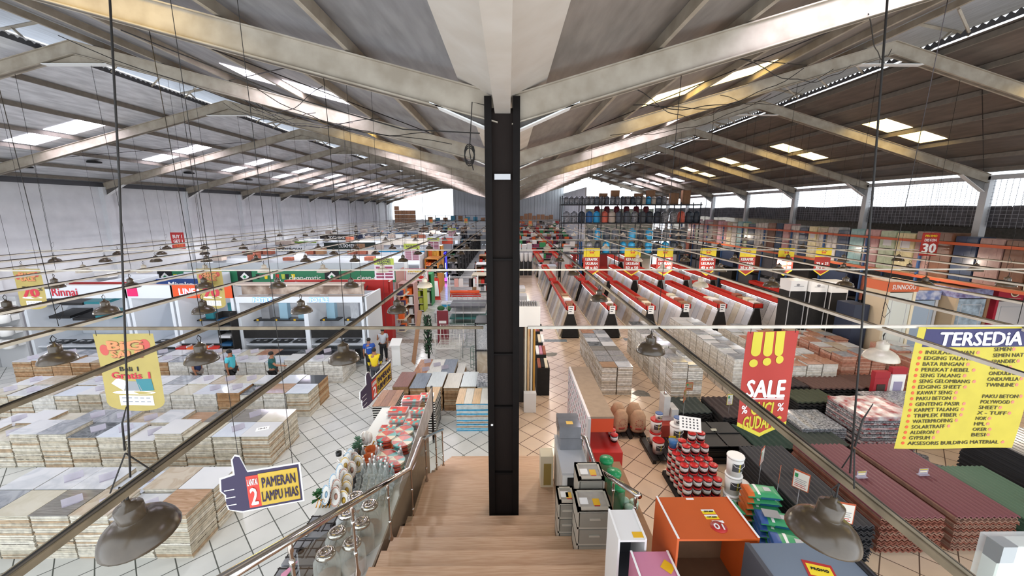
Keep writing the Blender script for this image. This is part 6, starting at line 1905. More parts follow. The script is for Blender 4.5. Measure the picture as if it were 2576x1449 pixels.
for side, X in (('left', LX), ('right', RX)):
    for i, x in enumerate(X):
        for n, y in enumerate([2.45, 6.1, 12.2, 18.3, 24.4, 36.6, 48.9]):
            if n == 0 and i > 0: continue
            z1 = zroof(x) + (.1 if n == 0 else -.35)
            m = MB()
            dx = random.uniform(-.1, .1); dy = 0
            if n == 0: dx, dy = (.42, .18) if x < 0 else (-.1, .33)
            m.tube([(x, y, RZ + .095), (x + dx * .5 + .01, y + dy * .5, (RZ + z1) / 2), (x + dx, y + dy, z1)], .0065 if n == 0 else .005, CABLE, 5)
            if n == 0:
                m.tube([(x, y, RZ + .28), (x - .05, y - .1, RZ + .05)], .005, CABLE, 4); m.tube([(x, y, RZ + .28), (x + .05, y + .12, RZ + .05)], .005, CABLE, 4)
                m.tube([(x, y, RZ + .30), (x + .02, y, RZ + .5), (x + .07, y, RZ + .62)], [.007, .006, .003], CABLE, 5)
            elif random.random() < .5:
                m.tube([(x, y, RZ + .35), (x + .06, y + .05, RZ + .45), (x + .12, y, RZ + .3), (x + .04, y, RZ + .2), (x, y, RZ + .25)], .005, CABLE, 4)
            m.solo('suspension_wire', 'thin dark wire from the roof to the %s %s rail, %s from near end' % (ORD[i + 1], side, ORD[n + 1]), 'wire', 'suspension wires of the lighting rails')
# loose electric cables slung under the roof
rc = random.Random(11)
for i in range(14):
    s = -1 if i % 2 else 1
    xa, xb = s * rc.uniform(1, 5), s * rc.uniform(5.5, 10.5)
    ya, yb = rc.uniform(5.9, 12), rc.uniform(9, 18.5)
    za, zb = zroof(xa) - .35, zroof(xb) - .35
    pts = [(xa + (xb - xa) * q, ya + (yb - ya) * q, za + (zb - za) * q - .35 * sin(pi * q) + .03 * sin(q * 20)) for q in [k / 16 for k in range(17)]]
    m = MB(); m.tube(pts, .008, CABLE, 4); m.solo('electric_cable', 'slack dark cable slung under the %s roof slope, %s of the bunch' % ('right' if s > 0 else 'left', ORD[i // 2 + 1]), 'cable', 'slack cables under the roof')
m = MB()
pts = [(-.55 + .07 * cos(a), 5.9, 8.02 + .13 * sin(a) + .004 * a) for a in [k * .5 for k in range(40)]]
m.tube(pts, .008, CABLE, 4); m.tube([(-.33, 5.9, 8.72), (-.5, 5.9, 8.76), (-.55, 5.9, 8.1), (-.5, 5.9, 7.85)], .007, CABLE, 4)
m.solo('cable_coil', 'coiled black cable hanging beside the top of the column', 'cable')
m = MB(); m.tube([(-.4, 5.9, 8.35), (-1.5, 6.0, 8.42), (-3.2, 6.1, 8.9), (-5.5, 6.3, 9.8)], .009, CABLE, 5); m.solo('electric_cable', 'black cable running from the column top to the upper left', 'cable')
# turbine vents seen as dark discs in the left roof
for i, (x, y) in enumerate([(-21.0, 15.0), (-22.6, 19.5), (-21.0, 21.2), (-21.0, 27.3), (-22.6, 25.6), (-21.0, 33.4)]):
    m = MB(); m.lathe([(.28, -.02), (.3, 0), (.28, .05), (.001, .06)], BLACKM, (x, y, zl(x) + .08), 18); m.solo('roof_fan_opening', 'dark round roof fan opening, %s from near end of the left roof' % ORD[i + 1], 'vent', 'round roof openings')

# --- hand shaped floor signs
def handsign(label, o, ux, w, h, lines, yel0=.5, curve=0):
    ux = Vector(ux).normalized()
    nrm = ux.cross(Vector((0, 0, 1)))
    O = Vector(o)
    def fr(x, z, d=0.0):
        return tuple(O + ux * x + Vector((0, 0, z)) + nrm * (d + curve * (x / w) ** 2))
    t = thing('hand_sign', label, 'sign', tuple(O))
    def outline(g):
        return [(-.0 * w - g, -g), (w + g, -g), (w + g, h + g), (.10 * w + .06 * w, h + g), (.07 * w, h * 1.42 + g), (.0 * w, h * 1.46 + g), (-.04 * w - g, h * 1.38), (-.04 * w - g, h * .98 + g), (-.26 * w - g, h * .92 + g), (-.28 * w - g, h * .62), (-.22 * w - g, h * .5), (-.24 * w, h * .3), (-.2 * w - g, h * .1)]
    m = MB(); poly(m, fr, outline(.014), LETW, 0, .01); m.part('board', t)
    m = MB(); poly(m, fr, outline(0), PURP, .003)
    for zz in (.62, .42, .22): rect(m, fr, -.24 * w, -.08 * w, h * zz - .005, h * zz + .004, LETW, .005)
    m.part('purple_hand', t)
    m = MB(); rect(m, fr, .12 * w, .32 * w, h * .05, h * .9, M('sign_red', '#cf3b2c', .5), .005); m.part('red_panel', t)
    m = MB(); n = 8
    for k in range(n): rect(m, fr, .32 * w + .65 * w * k / n, .32 * w + .65 * w * (k + 1) / n, h * .06, h * .92, M('sign_yellow', '#c9a636', .5), .006)
    m.part('yellow_panel', t)
    m = MB()
    put_text(m, 'LANTAI', LETW, .22 * w, h * .74, .16 * w, .16 * h, fr, bold=.03, d=.008); put_text(m, '2', LETW, .22 * w, h * .36, .11 * w, .44 * h, fr, d=.008, bold=.04)
    put_text(m, lines[0], PURP, .645 * w, h * .67, .55 * w, .26 * h, fr, bold=.035, d=.008); put_text(m, lines[1], PURP, .645 * w, h * .3, .6 * w, .26 * h, fr, bold=.035, d=.008)
    m.part('lettering', t)
    m = MB(); p = fr(.05 * w, h, -.005); m.tube([p, (p[0] + .0, p[1], zroof(p[0]) - .05)], .003, CABLE, 4); p = fr(w * .9, h, -.005); m.tube([p, (p[0], p[1], zroof(p[0]) - .05)], .003, CABLE, 4); m.part('string', t)
    return t
a, b = Fz(597, 1192, 4.98), Fz(745, 1168, 4.98)
a0 = Vector((a.x, a.y, 4.98)); L_ = (b - a)
handsign('purple hand shaped sign pointing left, lamp exhibition on floor two', (a.x + .0, a.y, 4.60), (L_.x, L_.y, 0), L_.length + .02, .38, ('PAMERAN', 'LAMPU HIAS'))
c_, d_ = Fz(930, 962, 4.35), Fz(968, 908, 4.35)
L2 = d_ - c_
handsign('smaller purple hand sign turned away, furniture exhibition on floor two', (c_.x - .0, c_.y - .1, 3.98), (L2.x + .13, L2.y, 0), 1.05, .4, ('PAMERAN', 'FURNITURE'))

# --- long banners
def banner(label, o, ux, w, h, base, shape='point', wav=.02, tip=.0, hang=RZ):
    ux = Vector(ux).normalized(); nrm = ux.cross(Vector((0, 0, 1))); O = Vector(o)
    def fr(x, z, d=0.0):
        return tuple(O + ux * x + Vector((0, 0, z)) + nrm * (d * .5 + wav * .6 * sin(x * 6 / max(w, .1) + z * 3)))
    t = thing('hanging_banner', label, 'banner', tuple(O))
    m = MB()
    n, k = 8, 12
    def ztop(u): return 0
    def zbot(u):
        if shape == 'point': return -h + tip * abs(2 * u - 1)
        if shape == 'round': return -h + tip * (1 - (max(0, 1 - (2 * u - 1) ** 2)) ** .5)
        return -h
    def g(u, v):
        return fr(u * w, v * zbot(u), 0)
    m.grid(g, 28, 20, base)
    m.part('cloth', t)
    for x in (w * .06, w * .94):
        p = fr(x, 0); q = MB(); zt = RZ + .05 if p[2] < RZ + .07 else zroof(p[0]) - .05
        q.tube([(p[0], p[1], p[2] - .03), (p[0], p[1], zt)], .005, CABLE, 4); q.part('hanging_cord', t)
    return t, fr, zbot
def strips(m, fr, x0, x1, z0, z1, mat, d=.004, n=6):
    q = max(1, int((z1 - z0) / .07))
    for i in range(n):
        for j in range(q): rect(m, fr, x0 + (x1 - x0) * i / n, x0 + (x1 - x0) * (i + 1) / n, z0 + (z1 - z0) * j / q, z0 + (z1 - z0) * (j + 1) / q, mat, d)
BRED = M('banner_red', '#ad2f23', .6, noise=.06, scale=3)
t, fr, zb = banner('large red and yellow SALE banner hanging right of the column', (3.79, 6.02, 5.40), (.99, .03, 0), .84, 1.85, BRED, 'point', .02, .22)
m = MB()
for i, x in enumerate((.17, .36, .55)):
    strips(m, fr, x - .075, x + .075, -.34, -.004, YELL if False else M('sale_yellow', '#cdbf35', .6), .010, n=4); disc(m, fr, x, -.34, .075, .075, _M['sale_yellow'], .012); disc(m, fr, x - .01 + .02 * i, -.535 + .03 * i, .068, .068, _M['sale_yellow'], .012)
m.part('exclamation_marks', t)
m = MB(); n_ = 10
for i in range(n_):
    u0, u1 = i / n_, (i + 1) / n_
    m.add([fr(u0 * .84, zb(u0), .004), fr(u1 * .84, zb(u1), .004), fr(u1 * .84, zb(u1) + .07, .004), fr(u0 * .84, zb(u0) + .07, .004)], [(0, 1, 2, 3)], _M['sale_yellow'])
m.part('yellow_hem', t)
m = MB()
put_text(m, 'SALE', LETW, .42, -.98, .62, .30, fr, bold=.05, d=.012); strips(m, fr, .12, .74, -1.17, -1.15, LETW, .006)
put_text(m, 'CUCI', _M['sale_yellow'], .40, -1.33, .36, .22, fr, bold=.05, d=.012); put_text(m, '%', LETW, .70, -1.30, .1, .14, fr, bold=.03, d=.012); put_text(m, '%', LETW, .1, -1.34, .1, .14, fr, bold=.03, d=.012)
put_text(m, 'GUDANG', _M['sale_yellow'], .42, -1.58, .64, .22, fr, bold=.05, d=.012)
m.part('lettering', t)
# TERSEDIA list
t, fr, zb = banner('large yellow list banner headed TERSEDIA at the right edge', (6.5, 6.0, 5.47), (.997, .0, 0), 2.02, 2.13, YEL, 'flat', .025)
m = MB(); strips(m, fr, .12, 1.94, -.33, -.03, NAVY, n=10); m.part('navy_header', t)
m = MB(); put_text(m, 'TERSEDiA', LETW, 1.04, -.19, 1.36, .22, fr, bold=.045, d=.014)
LL = ['INSULASI AWAN', 'EDGING TALANG', 'BATA RINGAN', 'PEREKAT HEBEL', 'SENG TALANG', 'SENG GELOMBANG', 'EDGING SHEET', 'KAWAT SENG', 'PAKU BETON', 'GENTENG PASIR', 'KARPET TALANG', 'TRIPLEK FIBER', 'WATERPROFING', 'SOLARTRAFF', 'ALDERON', 'GYPSUM', 'AKSESORIS BUILDING MATERIAL']
RR = ['SEMEN', 'SEMEN NAT', 'SPANDEK', 'ONDEX', 'ONDULINE', 'ONDUVILLA', 'TWINLINE', '', 'PAKU BETON', 'POLYWOOD', 'SHEET', 'X - TUFF', 'NOK', 'HPL', 'OKER', 'BESI']
mk = MB(); ck = MB()
RDT = M('list_red', '#d8562c', .6)
for i, s in enumerate(LL):
    z = -.42 - i * .1
    w_ = len(s) * .058
    put_text(m, s, M('list_ink', '#4a4426', .6), .2 + w_ / 2, z, w_, .062, fr, bold=.02, d=.011)
    disc(mk, fr, .12, z, .028, .028, RDT, .008, 12)
    disc(ck, fr, .27 + w_, z, .03, .03, M('list_pink', '#d9806a', .6), .008, 6)
for i, s in enumerate(RR):
    if not s: continue
    z = -.37 - i * .101; w_ = len(s) * .058
    put_text(m, s, _M['list_ink'], 1.28 + w_ / 2, z, w_, .062, fr, bold=.02, d=.011)
    disc(ck, fr, 1.33 + w_, z, .03, .03, _M['list_pink'], .008, 6)
m.part('lettering', t)
o_ = mk.part('bullet_marks', t); o_['kind'] = 'stuff'; o_ = ck.part('tick_marks', t); o_['kind'] = 'stuff'
# BIG SALE banners
def bigsale(label, o, w, h, kind):
    t, fr, zb = banner(label, o, (1, .02, 0), w, h, YELB, 'round', .02, .16)
    m = MB()
    OR1 = M('bigsale_orange', '#d98b5a', .6); DK = M('bigsale_shadow', '#7a4a2c', .6)
    for dd, mt in ((.010, DK), (.014, OR1)):
        off = .012 if mt is DK else 0
        put_text(m, 'BiG', mt, w * .5 + off, -h * .14 - off, w * .55, h * .11, fr, bold=.06, d=dd); put_text(m, 'SALE', mt, w * .5 + off, -h * .25 - off, w * .5, h * .08, fr, bold=.06, d=dd)
    m.part('big_lettering', t)
    m = MB(); disc(m, fr, w * .14, -h * .2, w * .08, w * .1, M('balloon_red', '#c0483c', .4), .006); disc(m, fr, w * .82, -h * .14, w * .09, w * .1, _M['balloon_red'], .006); o_ = m.part('balloons', t); o_['kind'] = 'stuff'
    m = MB()
    if kind == 'beli':
        put_text(m, 'Beli 1', LETD, w * .5, -h * .44, w * .32, h * .055, fr, bold=.03, d=.012); put_text(m, 'Gratis 1', LETR, w * .5, -h * .525, w * .66, h * .08, fr, bold=.05, d=.012)
        m.part('lettering', t)
        m = MB(); poly(m, fr, [(w * .13, -h * .63), (w * .25, -h * .56), (w * .42, -h * .6), (w * .32, -h * .73)], LETW, .008); poly(m, fr, [(w * .38, -h * .6), (w * .6, -h * .6), (w * .66, -h * .72), (w * .34, -h * .73)], GREYM, .009); poly(m, fr, [(w * .58, -h * .57), (w * .84, -h * .57), (w * .86, -h * .72), (w * .62, -h * .73)], TEAL, .010); disc(m, fr, w * .5, -h * .75, w * .38, h * .025, LETW, .007); m.part('tile_picture', t)
    else:
        put_text(m, 'DISC UP TO', LETD, w * .42, -h * .44, w * .4, h * .035, fr, bold=.03, d=.012); put_text(m, '70', LETR, w * .48, -h * .59, w * .6, h * .2, fr, bold=.07, d=.012); put_text(m, '%', LETD, w * .86, -h * .5, w * .14, h * .07, fr, bold=.03, d=.012)
        m.part('lettering', t)
        m = MB(); disc(m, fr, w * .5, -h * .71, w * .38, h * .03, LETW, .007); m.part('plate_picture', t)
    m = MB(); strips(m, fr, w * .22, w * .82, -h * .92, -h * .79, LETW, .006)
    for i in range(5):
        for j in range(2): rect(m, fr, w * (.26 + i * .11), w * (.33 + i * .11), -h * (.83 + j * .05), -h * (.815 + j * .05), GREYM, .010)
    m.part('sponsor_panel', t)
bigsale('yellow BIG SALE banner with Beli 1 Gratis 1, nearest on the left', (-6.53, 6.04, 5.38), .92, 1.32, 'beli')
bigsale('yellow BIG SALE banner with 70 percent, right one of two', (-9.80, 12.42, 5.48), .78, 1.30, '70')
bigsale('yellow BIG SALE banner with 70 percent, at the far left edge', (-15.5, 12.42, 5.48), .84, 1.30, '70')
# tile size banners
def sizeban(u, label, lines, y=18.6):
    p = Fy(u - 20, 624, y)
    t, fr, zb = banner(label, (p.x, y, 5.72 if False else p.z), (1, 0, 0), .76, 1.32, BRED, 'point', .012, .25)
    m = MB(); strips(m, fr, 0, .76, -.42, 0, YELL, .004); m.part('yellow_top', t)
    m = MB(); poly(m, fr, [(.25, -.14), (.38, -.07), (.54, -.15), (.51, -.17), (.38, -.1), (.28, -.16)], M('logo_brown', '#8a4a1e', .6), .008)
    for x in (.32, .43): poly(m, fr, [(x - .04, -.17), (x + .05, -.17), (x + .05, -.26), (x - .04, -.26)], ORNG, .008); 
    rect(m, fr, .22, .54, -.34, -.325, M('logo_brown', '#8a4a1e', .6), .008); m.part('house_emblem', t)
    m = MB(); n = 8
    for i in range(n):
        u0, u1 = i / n, (i + 1) / n
        m.add([fr(u0 * .76, zb(u0), .004), fr(u1 * .76, zb(u1), .004), fr(u1 * .76, zb(u1) + .06, .004), fr(u0 * .76, zb(u0) + .06, .004)], [(0, 1, 2, 3)], YELL)
    m.part('yellow_hem', t)
    m = MB()
    for i, s in enumerate(lines): put_text(m, s, LETW, .38, -.53 - i * .2, .58, .13, fr, bold=.05, d=.010)
    m.part('lettering', t)
    m = MB(); m.tube([fr(.0, 0), fr(.76, 0)], .008, GREYM, 4); m.tube([fr(.1, 0), (fr(.1, 0)[0], y, 8.9)], .004, CABLE, 4); m.tube([fr(.66, 0), (fr(.66, 0)[0], y, 8.9)], .004, CABLE, 4); m.part('hanging_rod', t)
for u, s, l in [(1489, ('KERAMIK', 'UKURAN', '60 x 60'), 'first from left, size 60 x 60'), (1592, ('KERAMIK', 'UKURAN', '50 x 50'), 'second from left, size 50 x 50'), (1674, ('KERAMIK', 'UKURAN', '40 x 40'), 'third from left, size 40 x 40'), (1783, ('KERAMIK', 'UKURAN', '40 x 40'), 'fourth from left, also 40 x 40'), (1883, ('KERAMIK', 'UKURAN', '30 x 60'), 'fifth from left, size 30 x 60'), (1980, ('', '25 x 40', '25 x 50'), 'sixth from left, 25 x 40 and 25 x 50'), (2074, ('', '25 x 25', '30 x 30'), 'seventh from left, 25 x 25 and 30 x 30')]:
    sizeban(u, 'red and yellow tile size banner, ' + l, s)
t, fr, zb = banner('red hanging sign with large 30 in front of the wrapped wardrobes', (19.0, 18.2, 6.25), (1, -.1, 0), .75, 1.05, BRED, 'flat', .01)
m = MB(); put_text(m, 'PROMO', YELL, .38, -.14, .5, .1, fr, bold=.04, d=.01); put_text(m, 'DISKON', LETW, .38, -.33, .5, .12, fr, bold=.04, d=.01); put_text(m, '30', LETW, .38, -.7, .55, .42, fr, bold=.06, d=.01); m.part('lettering', t)
t, fr, zb = banner('dark red Buy 1 Free sign near the left wall', (-20.3, 24.2, 5.95), (1, .1, 0), .75, 1.0, RED, 'flat', .01)
m = MB(); put_text(m, 'BUY 1', LETW, .38, -.25, .5, .2, fr, bold=.04, d=.01); put_text(m, 'GET 1', LETW, .38, -.52, .5, .18, fr, bold=.04, d=.01); put_text(m, 'FREE', ORNG, .4, -.8, .5, .18, fr, bold=.04, d=.01); m.part('lettering', t)
# department boards hanging over the left aisle
def dept(label, u0, u1, v0, v1, y, head, htxt, rows_, pill):
    a, b = Fy(u0, v0, y), Fy(u1, v1, y)
    w, h = b.x - a.x, a.z - b.z
    fr = frame((a.x, y, a.z))
    t = thing('department_board', label, 'sign', (a.x, y, b.z), group='department boards over the left aisle')
    m = MB(); rect(m, fr, 0, w, -h, 0, M('board_lilac', '#d9cfd8', .6), 0, .03); m.part('board', t)
    m = MB(); rect(m, fr, 0, w, -h * .3, 0, head, .003); m.part('header', t)
    m = MB()
    for i, s in enumerate(htxt): put_text(m, s, M('dept_ink', '#3a3a44', .5), w / 2, -h * (.15 if len(htxt) == 1 else .06 + .09 * i), w * .7, h * (.12 if len(htxt) == 1 else .075), fr, bold=.05, d=.008, shear=.15)
    m.part('lettering', t)
    m = MB()
    for i in range(rows_):
        for j in range(2):
            x = w * (.08 + j * .45); z = -h * (.38 + i * .6 / rows_)
            rect(m, fr, x, x + w * .39, z - h * .38 / rows_, z, pill, .005)
    o_ = m.part('list_pills', t); o_['kind'] = 'stuff'
    m = MB(); m.tube([(a.x + .1, y, a.z), (a.x + .1, y, zroof(a.x) - .3)], .006, CABLE, 4); m.tube([(b.x - .1, y, a.z), (b.x - .1, y, zroof(b.x) - .3)], .006, CABLE, 4); m.part('hanging_wire', t)
PILL = M('pill_maroon', '#8c2f52', .5)
dept('lime headed department board for electronic home appliances', 940, 993, 650, 704, 18.3, GREENL, ('ELECTRONIC', 'HOME', 'APPLIANCES'), 4, PILL)
dept('department board with HOUSE header above the aisle', 1015, 1057, 613, 656, 24.4, GREENL, ('HOUSE',), 5, PILL)
dept('smaller department board farther down the aisle', 1075, 1106, 598, 627, 30.5, GREENL, ('HOME',), 5, PILL)
dept('tiny department board, fourth along the aisle', 1126, 1148, 574, 595, 42.8, GREENL, ('DECO',), 5, PILL)
for i, (u, v, y) in enumerate([(1084, 550, 60), (1172, 549, 60), (1334, 555, 55)]):
    a = Fy(u, v, y); fr = frame((a.x, y, a.z)); m = MB(); rect(m, fr, -.25, .25, -.7, 0, YELB, 0, .01); rect(m, fr, -.2, .2, -.45, -.1, ORNG, .004); m.tube([(a.x, y, a.z - .02), (a.x, y, zroof(a.x))], .006, CABLE, 4); m.solo('small_banner', 'tiny yellow banner far down the hall, %s from left' % ORD[i + 1], 'banner', 'tiny yellow banners far down the hall')
# ------------------------------------------------------------------ middle aisle, left of the column
def bedframe(label, x0, x1, y0, y1, z0, h, mat):
    t = thing('metal_bed_frame', label, 'bed frame', ((x0 + x1) / 2, (y0 + y1) / 2, z0), group='metal bed frames in the aisle display')
    for (x, y) in ((x0, y0), (x1, y0), (x0, y1), (x1, y1)):
        MB().tube([(x, y, z0), (x, y, z0 + h)], .02, mat, 6).part('leg', t)
    for y, n in ((y0, 5), (y1, 7)):
        m = MB()
        for z in (z0 + h * .45, z0 + h * .98): m.tube([(x0, y, z), (x1, y, z)], .016, mat, 5)
        for k in range(1, n): m.tube([(x0 + (x1 - x0) * k / n, y, z0 + h * .45), (x0 + (x1 - x0) * k / n, y, z0 + h * .98)], .009, mat, 4)
        m.part('headboard' if y == y1 else 'footboard', t)
    m = MB()
    for x in (x0, x1): m.tube([(x, y0, z0 + h * .4), (x, y1, z0 + h * .4)], .018, mat, 5)
    for k in range(10): m.box(x0, x1, y0 + (y1 - y0) * (k + .3) / 10, y0 + (y1 - y0) * (k + .6) / 10, z0 + h * .4, z0 + h * .41, mat)
    m.part('slat_base', t)
MG = M('frame_grey_metal', '#a9aeae', .35, .6); MGN = M('frame_green_metal', '#5c7a6e', .4, .4); MW = M('frame_white_metal', '#d8d6d0', .4)
bedframe('white wire bed frame standing nearest, in front of the green plant column', -3.6, -2.4, 18.6, 20.2, 0, 1.35, MW)
bedframe('grey metal bed frame, right of the white wire frame', -2.3, -1.1, 18.9, 20.6, 0, 1.3, MG)
bedframe('tall grey bunk frame behind, with green mattress base', -3.4, -1.2, 21.4, 23.3, 0, 2.3, MG)
for i in range(4):
    MB().box(-3.3, -1.3, 21.5 + i * .02, 23.2, .95 + i * .32, 1.05 + i * .32, [MGN, M('slat_teal', '#2c6a66', .5), GREYL, GREYD][i]).solo('bed_slat_panel', '%s panel lying in the tall bunk frame, %s from bottom' % (['green', 'teal', 'light grey', 'dark grey'][i], ORD[i + 1]), 'panel', 'panels in the bunk frame')
t = thing('wire_stand', 'green round wire stand in front of the column rack', 'stand', (-1.5, 17.6, 0))
m = MB()
for z in (.1, .5, .9, 1.0): m.tube([(-1.5 + .28 * cos(a), 17.6 + .28 * sin(a), z) for a in [k * pi / 8 for k in range(17)]], .012, MGN, 5, False)
m.part('ring', t)
m = MB()
for k in range(6): m.tube([(-1.5 + .28 * cos(k * pi / 3), 17.6 + .28 * sin(k * pi / 3), 0), (-1.5 + .28 * cos(k * pi / 3), 17.6 + .28 * sin(k * pi / 3), 1.0)], .01, MGN, 4)
m.part('upright', t)
t = thing('plant_column', 'tall dark green leafy column beside the bed frames', 'artificial plant', (-4.0, 18.9, 0))
m = MB(); rnd = random.Random(2)
for i in range(160):
    z = .3 + 1.9 * i / 160; a = rnd.uniform(0, 6.28); r = .13 + rnd.uniform(0, .08)
    c = Vector((-4.0 + r * cos(a), 18.9 + r * sin(a), z)); u = Vector((-sin(a), cos(a), 0)) * .06
    m.add([c - u, c + Vector((.05 * cos(a), .05 * sin(a), .07)), c + u, c + Vector((0, 0, -.09))], [(0, 1, 2, 3)], M('leaf_dark', '#1f4028', .6))
m.part('foliage', t); MB().cyl((-4.0, 18.9, 0), .06, 2.2, BLACKM, 8).part('post', t)
m = MB(); m.hexa([(-4.75, 18.4, 0), (-4.5, 18.0, 0), (-4.48, 18.02, 0), (-4.73, 18.42, 0)], [(-4.6, 19.6, 2.3), (-4.35, 19.3, 2.3), (-4.33, 19.32, 2.3), (-4.58, 19.62, 2.3)], CARD)
m.solo('leaning_board', 'narrow wooden framed board leaning left of the leafy column', 'board')
t = thing('maroon_display', 'maroon display panel behind the leafy column', 'display panel', (-3.6, 21.0, 0)); MB().box(-3.9, -3.3, 20.95, 21.05, 0, 1.9, M('maroon_panel', '#7c2430', .5)).part('panel', t); MB().box(-3.8, -3.4, 20.93, 20.95, 1.2, 1.35, LETW).part('label_strip', t)
t = thing('slab_rack', 'black angled rack holding beige stone slabs against the column', 'rack', (-.95, 15.6, 0))
for (x, y) in ((-1.35, 15.2), (-.5, 15.2), (-1.35, 16.3), (-.5, 16.3)): MB().box(x, x + .05, y, y + .05, 0, 2.9, BLACK).part('post', t)
for z in (.6, 1.7, 2.85): MB().box(-1.35, -.45, 15.2, 16.35, z, z + .04, BLACK).part('shelf', t)
for i, z in enumerate((.66, 1.76)):
    m = MB(); m.hexa([(-1.3, 15.25, z), (-.55, 15.25, z), (-.55, 15.3, z), (-1.3, 15.3, z)], [(-1.3, 15.5, z + .95), (-.55, 15.5, z + .95), (-.55, 15.55, z + .95), (-1.3, 15.55, z + .95)], TOPS[(3, 10)[i]][0]); m.solo('stone_slab', 'beige stone slab on the black rack, %s one' % ('lower', 'upper')[i], 'slab', 'stone slabs on the black rack')
# white garden frame with orange rolls
t = thing('poster_stand', 'white tubular frame with hanging posters and orange rolls', 'display frame', (-3.8, 30, 0))
for x in (-4.6, -2.4):
    for y in (29.6, 30.6): MB().tube([(x, y, 0), (x, y, 2.3)], .035, WHITE, 6).part('post', t)
m = MB()
for z in (2.3, 1.6): m.tube([(-4.6, 29.6, z), (-2.4, 29.6, z)], .035, WHITE, 6)
m.part('crossbar', t)
for i, z in enumerate((.93, 1.2)):
    m = MB(); m.tube([(-4.4, 29.42, z), (-2.1 - .1 * i, 29.42, z)], .13, REDB if i == 0 else M('roll_orange', '#f05a2a', .4), 12); m.solo('orange_roll', 'orange red roll on the white frame, %s one' % ('lower', 'upper')[i], 'roll', 'orange rolls on the white frame')
for i, (x, c) in enumerate(((-4.1, M('poster_pink', '#e9b0a8', .6)), (-3.75, M('poster_white', '#efe9e6', .6)), (-3.0, M('poster_dark', '#3a2e2c', .6)), (-2.8, LETW))):
    MB().box(x, x + .32, 29.55, 29.56, 1.55, 2.2, c).solo('hanging_poster', '%s poster hanging in the white frame' % ('pink', 'pinkish white', 'dark', 'white printed')[i], 'poster', 'posters in the white frame')
for i in range(5):
    m = MB(); m.sphere((-4.5 + i * .6, 25.7, .864), .26, PLEAF, 8, 1, 1, .7); m.solo('green_cushion', 'dark green moss like bundle on the aisle table, %s from left' % ORD[i + 1], 'bundle', 'green bundles on the aisle table')
t = thing('aisle_table', 'long grey table in the aisle carrying green bundles', 'table', (-3.3, 25.7, 0)); MB().box(-4.9, -1.7, 25.2, 26.2, .62, .68, GREYL).part('tabletop', t)
for x in (-4.85, -1.8):
    for y in (25.25, 26.1): MB().box(x, x + .06, y, y + .06, 0, .62, GREYM).part('leg', t)
MB().box(-4.8, -1.8, 27.3, 28.2, 0, .8, M('aisle_white', '#cfd6dc', .4)).solo('display_counter', 'low white counter with blue strip behind the green bundles', 'counter'); MB().box(-4.7, -1.9, 27.28, 27.3, .55, .72, CYAN).solo('blue_strip', 'blue strip along the low white aisle counter', 'strip')
# aisle heads on the left
def head(label, x0, x1, y0, y1, h, mat, n, gcols, seed, name='aisle_display'):
    rnd = random.Random(seed)
    t = thing(name, label, 'display shelf', ((x0 + x1) / 2, (y0 + y1) / 2, 0))
    MB().box(x0, x0 + .05, y0, y1, 0, h, mat).part('side_panel', t); MB().box(x1 - .05, x1, y0, y1, 0, h, mat).part('side_panel', t)
    MB().box(x0 + .05, x1 - .05, y1 - .05, y1, 0, h, mat).part('back_panel', t); MB().box(x0, x1, y0, y1, h, h + .05, mat).part('top', t)
    for k in range(n):
        z = .1 + k * (h - .2) / n
        MB().box(x0 + .05, x1 - .05, y0, y1 - .05, z, z + .03, WHITE).part('shelf', t)
        m = MB(); x = x0 + .08
        while x < x1 - .25:
            w = rnd.uniform(.14, .3); hh = (h - .2) / n * rnd.uniform(.45, .85)
            m.box(x, min(x + w, x1 - .08), y0 + .05, y1 - .15, z + .032, z + .032 + hh, rnd.choice(gcols)); x += w + .03
        o = m.part('goods', t); o['kind'] = 'stuff'
    return t
head('pink sided wall shelf beside the red pillar', -6.95, -5.95, 24.6, 25.6, 2.7, M('pink_side', '#d3a59c', .6), 4, [CARD, WHITE, ORNG], 1)
head('lime and black printed box tower at the aisle', -7.0, -6.1, 28.0, 29.2, 2.7, GREENL, 5, [GREENL, M('olive_dark', '#3d4a2a', .6), GREENL, LETW], 2)
head('green framed display with pale blue panel at the aisle', -6.95, -5.9, 30.0, 31.2, 2.4, GREEN, 2, [M('pale_bluegreen', '#a9c4bf', .5), WHITE], 3)
head('orange topped spice like display tower beyond the green frame', -7.2, -6.1, 34.0, 36.2, 3.1, M('tower_orange', '#d98a2a', .5), 6, [BROWN, CARD, ORNG, LETD], 4)
head('yellow orange box stack display above the aisle', -7.6, -6.3, 37.4, 38.6, 3.9, M('tower_yellow', '#e0a030', .5), 4, [M('tower_yellow', '#e0a030', .5), ORNG], 5)
t = thing('a_frame_sign', 'red and white A shaped floor sign in the aisle', 'sign', (-6.0, 32.3, 0))
m = MB(); m.hexa([(-6.4, 32, 0), (-5.6, 32, 0), (-5.6, 32.05, 0), (-6.4, 32.05, 0)], [(-6.3, 32.5, 1.7), (-5.8, 32.5, 1.7), (-5.8, 32.55, 1.7), (-6.3, 32.55, 1.7)], REDB); m.part('board', t); m = MB(); m.hexa([(-6.3, 31.99, .3), (-5.7, 31.99, .3), (-5.7, 32.03, .3), (-6.3, 32.03, .3)], [(-6.22, 32.42, 1.5), (-5.87, 32.42, 1.5), (-5.87, 32.46, 1.5), (-6.22, 32.46, 1.5)], LETW); m.part('sheet', t)
t = thing('exhibition_board', 'white exhibition board with yellow heading and pink border', 'sign', (-6.1, 27.2, 2.6)); a, b = Fy(1018, 676, 27.2), Fy(1078, 707, 27.2)
